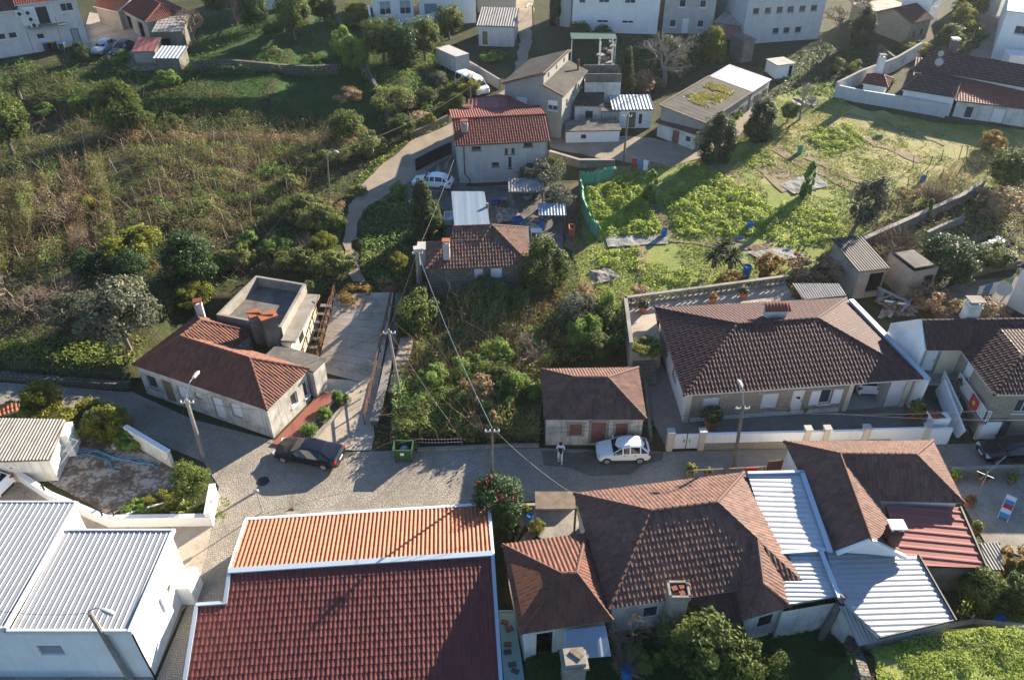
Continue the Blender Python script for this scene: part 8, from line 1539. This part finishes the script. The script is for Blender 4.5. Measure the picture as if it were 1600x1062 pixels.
# middle
T('ivycol', (1015, 312), 'ivy wrapped post at the top of the soil bed', 1.7, 3.0); T('ivycol', (1258, 308), 'tall dark ivy wrapped post in the meadow', 1.3, 3.6); T('olcol', (1327, 372), 'leaning tree wrapped in grey ivy at the field edge', 3.0, 5.8, lean=(0, R(12))); T('ivycol', (1446, 342), 'small ivy wrapped post on the long garden wall', .8, 2.0)
for k, (px, s, h) in enumerate((((1112, 428), 2.0, 1.9), ((1140, 425), 2.0, 1.6), ((1125, 415), 1.9, 2.1))): T('palm', V3(G(*px))+V3((0, 0, h)), ('palm clump in the field, left crown', 'palm clump in the field, right crown', 'palm clump in the field, top crown')[k], s*1.2, s, group='palm clump')
T('rust', (1200, 438), 'glowing orange shrub behind the patio', 3.0, 2.4, cat='shrub'); T('rust', (1140, 445), 'small straw coloured shrub under the palm clump', 2.2, 1.2, cat='shrub'); T('brown', (1270, 432), 'reddish bare bush left of the rough concrete shed', 4.4, 2.2, cat='bush'); T('brown', (1000, 470), 'brown shrub outside the pierced parapet', 2.6, 1.3, cat='shrub'); T('bare', (1385, 425), 'bare tree between long wall and rough concrete shed', 4.8, 3.8); T('bush', (1400, 395), 'bare bush below the long garden wall', 4.0, 2.6, cat='bush'); T('gloss', (1470, 432), 'dense round evergreen behind the roofless shed', 4.8, 3.6); T('round', (1545, 418), 'loose green shrub near the washing line', 3.6, 2.2, 'green_shrub', 'shrub'); T('brown', (1455, 488), 'brown leaved shrub before the roofless shed', 3.6, 2.6, cat='shrub'); T('bush', (1440, 478), 'thin bare bush at the scrap pile', 3.0, 2.2, cat='bush'); T('brown', (1550, 340), 'pinkish bare bush in the right gardens', 5.2, 3.0, cat='bush'); T('round', (1565, 298), 'dark evergreen mass at the right edge', 4.8, 4.0); T('bush', (1460, 320), 'bare bush beside the long sunlit wall', 3.6, 2.0, cat='bush'); T('brown', (1418, 310), 'low brown bush on the meadow edge', 2.4, 1.2, cat='bush'); T('brown', (1545, 498), 'brown shrub behind the stone villa chimney', 3.4, 1.6, cat='shrub'); T('lime', (1510, 488), 'bright low plants behind the stone villa roof', 2.6, .8, cat='plant'); T('lime', (1310, 400), 'bright yellow green plant near the rough shed', 2.2, .9, cat='plant'); T('rust', (1545, 235), 'yellow brown shrub on the far meadow edge', 2.6, 2.0, cat='shrub')
T('cone', (664, 380), 'tall loose conifer beside the shaded forecourt', 3.2, 5.6); T('tall', (678, 372), 'bushy evergreen right against the tall conifer', 2.2, 3.6); T('tall', (850, 460), 'dark evergreen at the right corner of the granite house', 4.0, 5.0); T('olive', (845, 300), 'grey leaved bush behind the forecourt', 4.2, 3.0, cat='bush'); T('olive', (870, 330), 'second grey leaved bush beside the net fence', 3.4, 2.6, cat='bush'); T('round', (862, 285), 'dark green bush by the corner of the grey house', 2.8, 2.6, 'green_bush', 'bush'); T('shrub', (625, 310), 'small dark shrub in a round bed at the lane bend', 1.8, 1.8, cat='shrub'); T('gloss', (560, 395), 'yellow leaved shrub beside the narrow lane', 1.0, 1.4, 'small_shrub', 'shrub'); T('lime', (622, 425), 'sunlit shrub left of the stout pole', 2.0, 1.7, cat='shrub'); T('bare', (815, 440), 'thin bare tree in front of the granite house wall', 3.0, 4.0); T('bush', (690, 445), 'climbing bare stems on the granite house wall', 2.6, 2.2, cat='bush'); T('olive', (757, 468), 'pale young shrub under the granite house windows', 2.0, 2.4, cat='shrub')
T('round', (655, 520), 'leafy tree right of the slim grey ramp pole', 3.8, 3.6); T('round', (818, 486), 'bright green round bush below the granite house', 2.4, 1.9, 'green_bush', 'bush'); T('rust', (868, 492), 'straw yellow bush in the overgrown plot', 3.0, 1.7, cat='bush'); T('olive', (900, 515), 'grey green tree in the overgrown plot', 3.0, 3.2); T('palm', V3(G(942, 535))+V3((0, 0, 1.1)), 'spiky yucca with yellow leaves near the patio wall', 2.6, 2.4, 'yucca', 'plant'); T('bare', (822, 582), 'bare tree above the roof of the stone cottage', 4.0, 4.4); T('round', (925, 560), 'dark shrub between yucca and patio', 2.4, 2.2, 'dark_shrub', 'shrub'); T('scrub', (750, 640), 'dusty shrub leaning over the kerb of the plot', 3.2, 2.4, cat='shrub'); T('rust', (800, 610), 'reddish creeper by the left wall of the stone cottage', 2.4, 1.6, 'creeper', 'creeper'); T('scrub', (640, 690), 'dry creeper hanging behind the green bin', 2.6, 1.6, 'creeper', 'creeper'); T('rust', (560, 470), 'reddish vine tangle at the head of the ramp', 3.0, 1.3, 'vine_tangle', 'creeper'); T('round', (483, 475), 'green bush between ramp head and concrete block', 2.6, 1.9, 'green_bush', 'bush'); T('brown', (605, 455), 'dead brown bush at the head of the ramp', 1.8, 1.1, cat='bush'); T('lime', (1010, 548), 'plants on the patio edge above the passage', 2.2, .9, cat='plant', up=1.6)
# foreground
t = T('gloss', (776, 806), 'flowering camellia bush at the street edge with pink blooms', 3.4, 2.9, 'camellia', 'bush'); k = 30; d = RNG.normal(size=(k, 3)); d /= np.linalg.norm(d, axis=1)[:, None]; d[:, 2] = np.abs(d[:, 2]); c = d*np.array([1.6, 1.6, 1.6])+np.array([0, 0, 1.7]); vs, q = leaves(np.repeat(c, 5, 0)+RNG.normal(size=(k*5, 3))*.05, np.full(k*5, .12), None); mesh_np('blossom', vs, q, 'l_flower', t, RNG.random(k*5))
T('lime', (75, 652), 'sunlit tree at the street side of the stained yard', 3.2, 2.8, 'evergreen_tree'); T('shrub', (35, 655), 'low dark shrub left of the sunlit yard tree', 2.6, 1.5, cat='shrub'); T('lime', (140, 672), 'big sunlit bush over the water tank', 3.2, 2.2, 'sunlit_bush', 'bush'); T('lime', (178, 680), 'big sunlit bush right of the water tank', 3.0, 2.4, 'sunlit_bush', 'bush'); T('shrub', (205, 698), 'low ivy at the foot of the tall white wall', 2.0, 1.2, cat='ivy'); T('round', (304, 785), 'small citrus tree in the planted corner by the street lamp', 2.6, 2.9); T('lime', (255, 790), 'low bright plants in the planted corner', 2.2, .7, cat='plant'); T('shrub', (215, 800), 'bright leafy plants in the pointed bed', 2.0, .6, cat='plant'); T('lime', (182, 690), 'small yellow green shrub beside the grey tub', .9, .8, cat='plant')
T('palm', V3(G(797, 838))+V3((0, 0, .9)), 'spiky plant with drooping leaves right of the maroon hall', 1.8, 1.6, 'yucca', 'plant'); T('round', (1090, 1035), 'bushy green shrub in the dark back garden', 4.4, 3.2, 'green_shrub', 'shrub'); T('round', (1150, 1062), 'sunlit shrub at the bottom edge of the back garden', 3.0, 2.6, 'green_shrub', 'shrub'); T('round', (1203, 1055), 'small bright shrub right of the bottom shrubs', 1.7, 1.7, 'green_shrub', 'shrub'); T('bare', (987, 1015), 'bare tree with fine pale branches before the brick topped chimney', 3.8, 4.0); T('bare', (1055, 1010), 'spreading bare shrub in front of the dark lean-to', 3.0, 2.4); T('shrub', (1005, 1035), 'low green plant under the bare tree', 1.8, 1.0, cat='plant'); T('bush', (975, 1050), 'bare stems at the bottom of the back garden', 2.0, 1.8, cat='bush')
T('round', (1525, 945), 'round bright shrub beside the big metal roof', 2.8, 2.4, 'green_shrub', 'shrub'); T('rust', (1578, 905), 'shrub with red blossoms by the fluted canopy', 2.6, 2.4, cat='shrub'); T('round', (1585, 945), 'dark shrub at the right edge above the kerb', 3.0, 2.6, 'dark_shrub', 'shrub'); T('shrub', (1560, 960), 'low sunlit plants along the kerb of the lawn', 2.2, 1.0, cat='plant'); T('shrub', (1248, 955), 'green plant creeping over the wall by the leaning post', 1.6, 1.2, cat='plant'); T('shrub', (1276, 952), 'second green plant beside the leaning post', 1.4, 1.2, cat='plant'); T('lime', (838, 830), 'plant beside the stacked boards', 1.0, .9, cat='plant')
for u, lb in ((.15, 'planter shrub nearest the street'), (.5, 'middle shrub of the long planter'), (.9, 'planter shrub nearest the ramp head')): p = PLANTER['p0'].lerp(PLANTER['p1'], u); T('shrub', V3((p.x, p.y, .3)), lb, 1.2, .9, cat='plant')
for k in range(18):   # mounds of bramble in the overgrown plot and on the slope
    px = (random.uniform(655, 835), random.uniform(560, 675)) if k < 11 else (random.uniform(880, 962), random.uniform(480, 560))
    T(('shrub', 'scrub', 'shrub', 'round', 'brown', 'shrub')[k % 6], px, 'leafy bramble mound in the overgrown plot between ramp and stone cottage', random.uniform(1.8, 3.4), random.uniform(1.6, 3.0), 'bramble', 'bramble', group='bramble mounds of the overgrown plot')
for k in range(12):
    px = (random.uniform(300, 540), random.uniform(330, 440)); h = random.uniform(1.1, 2.2)
    if 215 < px[0] < 330 and px[1] > 350: continue
    T(('scrub', 'shrub', 'brown', 'shrub', 'bush', 'scrub', 'lime')[k % 7], px, 'bushy bramble clump scattered over the vine field', random.uniform(1.6, 3.2), h, 'bramble', 'bramble', group='bramble clumps of the vine field')
for k in range(7):
    px = (random.uniform(20, 300), random.uniform(150, 215))
    T(('shrub', 'scrub', 'round', 'shrub')[k % 4], px, 'dark shrub scattered over the shaded upper terraces', random.uniform(1.4, 2.6), random.uniform(.8, 1.8), 'bramble', 'shrub', group='shrubs of the upper terraces')
# ------------------------------------------------------------------ vine posts
pm = MB(); pm.tube([(0, 0, -.2), (0, 0, 2.0)], [.05, .04], 6); _p0 = pm.build('vine_post', 'palewood'); tag(_p0, 'weathered wooden vine post standing in the brambly field', 'post', 'posts of the vine field'); first = True
for row, (a, b, n) in enumerate((((205, 355), (480, 330), 9), ((190, 318), (470, 305), 9), ((265, 290), (500, 288), 8), ((230, 262), (480, 262), 8), ((120, 300), (200, 262), 4), ((60, 325), (130, 285), 4), ((200, 232), (470, 235), 9), ((300, 380), (430, 372), 4), ((30, 250), (160, 235), 5), ((40, 410), (110, 380), 3))):
    A, B = G(*a), G(*b)
    for k in range(n):
        p = A.lerp(B, (k+random.uniform(-.45, .45)+.3)/n)+V3((0, random.uniform(-.7, .7), 0)); o = _p0 if first else _p0.copy()
        if not first: COL.objects.link(o)
        first = False; o.location = (p.x, p.y, gz(p.x, p.y)); o.rotation_euler = (random.uniform(-.22, .22), random.uniform(-.22, .22), 0); o.scale = (1, 1, random.uniform(.55, 1.1))
sm = MB(); sm.tube([(0, 0, -.2), (0, 0, 1.7)], [.05, .04], 5); _s0 = sm.build('garden_stake', 'bark'); tag(_s0, 'dark stake of the sunny vine rows at the right', 'stake', 'stakes of the right vine rows'); first = True
for a, b, n in (((1300, 352), (1420, 300), 6), ((1350, 355), (1500, 290), 7), ((1430, 262), (1560, 240), 7), ((1440, 285), (1580, 262), 6), ((1392, 330), (1445, 312), 3)):
    A, B = G(*a), G(*b)
    for k in range(n):
        p = A.lerp(B, k/(n-1))+V3((random.uniform(-.4, .4), random.uniform(-.4, .4), 0)); o = _s0 if first else _s0.copy()
        if not first: COL.objects.link(o)
        first = False; o.location = (p.x, p.y, gz(p.x, p.y)); o.rotation_euler = (random.uniform(-.2, .2), random.uniform(-.2, .2), 0); o.scale = (1, 1, random.uniform(.6, 1.1))
# ------------------------------------------------------------------ undergrowth nobody could count
VF = WL((-80, 228), (120, 212), (300, 222), (560, 235), (590, 235), (560, 290), (535, 330), (528, 440), (470, 440), (400, 425), (330, 470), (285, 500), (215, 560), (120, 585), (-80, 585))
thicket('bramble_field', VF, 'l_scrub', 26, .7, .1, .33, .48, v0=.0, v1=.8); thicket('dark_bramble', VF, 'l_ivy', 26, .8, .12, .3, .5, v0=0, v1=.5); thicket('dead_scrub', VF, 'l_brown', 30, .9, .08, .4, .5); twigs('bare_stems', VF, 'l_brown', 2, 1.4, .014, .4, .48)
def vine_row(a, b, mat, label, w=1.3, h=1.6, d=55, brown=26, grp='vine rows of the left field'):
    A, B = G(*a), G(*b); t_ = (B-A).normalized(); n_ = V3((-t_.y, t_.x, 0))*w*.5; r = thing('vine_row', label, 'vines', A, grp); poly = [A-n_, B-n_, B+n_, A+n_]
    for nm, mt, dd, hh, lf, cv in (('foliage', mat, d, h, .12, .33), ('dry_leaves', 'l_brown', brown, h*1.1, .085, .4)):
        o = thicket(nm, poly, mt, dd, hh, lf, .5, cv, v0=0, v1=.85)
        for v in o.data.vertices: v.co -= A
        o.parent = r; del o['kind']
    o = twigs('canes', poly, 'l_brown', 9, h*1.25, .016, .5, .3, 1.2)
    for v in o.data.vertices: v.co -= A
    o.parent = r; del o['kind']
_lr = 'long tangled vine row with bare canes running across the slope of the left field'; _ld = 'vine row running down the slope at the left end of the vine field'
for a, b, mt, hh, dd, br in (((120, 224), (560, 226), 'l_brown', 1.6, 30, 45), ((205, 246), (545, 243), 'l_ivy', 1.6, 40, 50), ((215, 262), (530, 258), 'l_scrub', 1.5, 60, 20), ((230, 280), (500, 275), 'l_ivy', 1.7, 60, 18), ((215, 299), (480, 292), 'l_scrub', 1.4, 50, 30), ((215, 318), (475, 310), 'l_ivy', 1.5, 55, 30), ((200, 340), (455, 330), 'l_ivy', 1.5, 50, 30), ((235, 362), (430, 352), 'l_scrub', 1.3, 45, 40)): vine_row(a, b, mt, _lr, 1.35, hh*1.3, dd*2.2, br*1.6)
for a, b, mt, br in (((-20, 300), (-45, 440), 'l_scrub', 20), ((12, 285), (0, 440), 'l_scrub', 20), ((45, 275), (42, 430), 'l_scrub', 20), ((78, 265), (85, 425), 'l_ivy', 40), ((112, 258), (128, 400), 'l_brown', 70), ((150, 250), (172, 385), 'l_scrub', 30)): vine_row(a, b, mt, _ld, 1.7, 2.1, 170 if mt == 'l_scrub' else 50, br*1.6)
thicket('sunny_weeds', WL((430, 330), (560, 300), (530, 380), (440, 400)), 'l_lime', 22, .7, .12, .5, .45)
thicket('field_edge_grass', WL((-80, 540), (130, 525), (235, 530), (215, 590), (100, 590), (-80, 585)), 'l_grass', 50, .5, .16, .7)
TR = WL((-80, 130), (110, 120), (300, 135), (560, 190), (600, 215), (560, 240), (300, 225), (120, 215), (-80, 235)); thicket('terrace_scrub', TR, 'l_scrub', 40, 1.1, .14, .3, .44, v0=0, v1=.6); twigs('terrace_stems', TR, 'l_brown', 3, 1.4, .022, .4, .45)
thicket('terrace_grass', UPGRASS, 'l_grassdark', 40, .3, .12, .6); thicket('wall_growth', WL((290, 120), (540, 124), (540, 112), (290, 104)), 'l_ivy', 40, 1.5, .14, .7, .42, v0=0, v1=.5); thicket('top_bank', WL((-60, 95), (110, 100), (300, 90), (500, 85), (540, 112), (300, 128), (110, 118), (-60, 122)), 'l_ivy', 30, .9, .15, .4, .4, v0=0, v1=.5); thicket('top_garden_growth', WL((300, 20), (500, 0), (560, 60), (550, 88), (300, 88)), 'l_ivy', 24, .9, .15, .3, .5, v0=0, v1=.45)
thicket('plot_ivy', WL((590, 50), (690, 45), (700, 95), (735, 130), (700, 185), (640, 212), (610, 190), (575, 100)), 'l_ivy', 60, 1.1, .14, .4, .36, v0=0, v1=.8); thicket('wall_ivy', WL((498, 5), (520, 10), (560, 70), (600, 150), (620, 200), (600, 205), (560, 110), (525, 60)), 'l_ivy', 26, 1.5, .22, .5)
LOT = WL((612, 690), (622, 560), (618, 470), (655, 462), (700, 472), (830, 468), (900, 440), (968, 480), (978, 560), (850, 572), (842, 692)); thicket('plot_bramble', LOT, 'l_ivy', 130, 2.3, .115, .4, .2, v0=0, v1=1); thicket('plot_scrub', LOT, 'l_scrub', 70, 2.4, .12, .5, .42); thicket('plot_dead_scrub', LOT, 'l_brown', 44, 2.2, .09, .6, .5); twigs('plot_stems', LOT, 'l_brown', 22, 2.6, .012, .5, .42)
thicket('plot_front_scrub', WL((612, 694), (614, 660), (700, 660), (842, 665), (842, 694)), 'l_scrub', 90, 1.2, .13, .7, .3); thicket('red_creeper', WL((640, 694), (650, 660), (690, 660), (690, 694)), 'l_rust', 20, .9, .12, 1, .5)
MG = WL((566, 330), (612, 310), (650, 325), (662, 380), (650, 440), (600, 452), (565, 430)); thicket('garden_growth', MG, 'l_ivy', 40, .7, .18, .5, .3, v0=0, v1=.7); thicket('shade_scrub', WL((566, 400), (655, 395), (690, 440), (640, 470), (600, 470), (570, 440)), 'l_scrub', 36, 1.0, .16, .5, .35)
thicket('lane_verge', WL((556, 300), (592, 262), (640, 222), (700, 194), (690, 190), (630, 214), (580, 256), (545, 296)), 'l_grass', 40, .35, .18, .6); thicket('ramp_side_scrub', WL((490, 440), (615, 445), (615, 462), (520, 462), (490, 480)), 'l_scrub', 60, .9, .15, .6, .3)
thicket('field_grass', FIELD, 'l_grass', 70, .2, .1, .5, .42); 
for k, (poly, d, h, lf, rows) in enumerate((([(915, 300), (1000, 268), (1010, 320), (1040, 366), (945, 372), (925, 340)], 46, .65, .24, None), ([(1030, 310), (1100, 262), (1180, 300), (1215, 335), (1195, 372), (1060, 368)], 44, .6, .24, None), ([(1220, 318), (1300, 330), (1325, 375), (1240, 385), (1200, 372)], 40, .6, .22, None), ([(1250, 205), (1320, 193), (1360, 225), (1290, 245)], 40, .5, .22, None), ([(1160, 238), (1205, 232), (1215, 262), (1165, 262)], 36, .5, .22, None), ([(930, 395), (1000, 385), (1010, 425), (940, 420)], 34, .5, .22, None), ([(1000, 425), (1080, 420), (1080, 448), (1000, 452)], 36, .5, .2, None), ([(1330, 240), (1395, 255), (1375, 275), (1320, 255)], 30, .3, .16, (1.0, 1.1, .3)))): thicket('vegetable_patch', WL(*poly), 'l_crop', d*2.2, h, lf*.66, 1.1, .3, rows=rows, v0=.05, v1=.95)
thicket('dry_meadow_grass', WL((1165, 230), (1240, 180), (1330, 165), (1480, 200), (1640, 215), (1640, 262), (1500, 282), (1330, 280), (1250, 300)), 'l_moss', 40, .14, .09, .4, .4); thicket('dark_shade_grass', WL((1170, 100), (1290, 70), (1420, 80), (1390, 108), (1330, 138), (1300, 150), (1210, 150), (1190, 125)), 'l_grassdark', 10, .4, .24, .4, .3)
RG = WL((1330, 392), (1440, 345), (1530, 300), (1640, 280), (1640, 420), (1540, 415), (1420, 440), (1300, 452), (1230, 450), (1215, 440), (1300, 400)); thicket('garden_weeds', RG, 'l_grass', 24, .5, .17, .4, .35); thicket('garden_scrub', RG, 'l_brown', 14, .8, .14, .4, .5); twigs('garden_stems', RG, 'l_brown', 4, 1.3, .016, .4, .45)
VR = WL((1300, 375), (1330, 330), (1420, 290), (1560, 235), (1640, 230), (1640, 280), (1530, 295), (1440, 340)); thicket('right_vines', VR, 'l_scrub', 16, .9, .16, .4, .45, v0=.1); twigs('right_vine_stems', VR, 'l_brown', 10, 1.6, .018, .4, .35, 1.3)
thicket('lawn_plants', LAWN, 'l_crop', 260, .3, .08, .9, .3, v0=.0); thicket('back_garden_growth', SHADEYARD, 'l_grassdark', 60, .35, .12, .8, .25); thicket('lower_garden', WL((1500, 905), (1620, 890), (1640, 985), (1500, 972), (1490, 940)), 'l_ivy', 70, .5, .14, .7, .3); thicket('street_weeds', WL((842, 702), (920, 702), (935, 740), (915, 765), (890, 760), (850, 730)), 'l_grass', 12, .1, .09, 1.2, .5); thicket('corner_weeds', WL((335, 815), (345, 775), (360, 780), (350, 820)), 'l_grass', 50, .25, .1, 1)
thicket('far_gardens', WL((880, 60), (1110, 62), (1170, 100), (1100, 112), (1020, 150), (985, 150), (960, 120), (930, 70)), 'l_ivy', 30, 1.0, .15, .35, .42, v0=0, v1=.6); thicket('road_bank', WL((1440, 95), (1490, 60), (1500, -10), (1520, -10), (1515, 20), (1545, 60), (1500, 100)), 'l_scrub', 26, 1.0, .24, .4, .2)
thicket('pointed_bed', WL((180, 812), (290, 785), (322, 790), (325, 812)), 'l_crop', 60, .35, .12, 1, .2); thicket('bed_hedge', WL((160, 668), (205, 690), (225, 712), (190, 705), (150, 690)), 'l_ivy', 90, 1.0, .14, .8)
thicket('tree_foot_growth', WL((1370, 395), (1500, 330), (1500, 420), (1410, 430)), 'l_scrub', 14, .6, .15, .4, .4)
# ------------------------------------------------------------------ the thin winter haze of the valley
def haze():
    m = bpy.data.materials.new('thin haze'); m.use_nodes = True; t = m.node_tree; t.nodes.clear(); o = t.nodes.new('ShaderNodeOutputMaterial'); v = t.nodes.new('ShaderNodeVolumePrincipled')
    v.inputs['Color'].default_value = (.8, .88, 1, 1); v.inputs['Density'].default_value = HAZE; v.inputs['Anisotropy'].default_value = .35; t.links.new(v.outputs[0], o.inputs['Volume'])
    b = MB(); zl, zh = -5.0, 44.0; b.box((0, 870, (zl+zh)/2), (3200, 2000, zh-zl)); M['haze'] = m; h = b.build('haze', 'haze'); h['kind'] = 'stuff'
HAZE = .00011
haze()
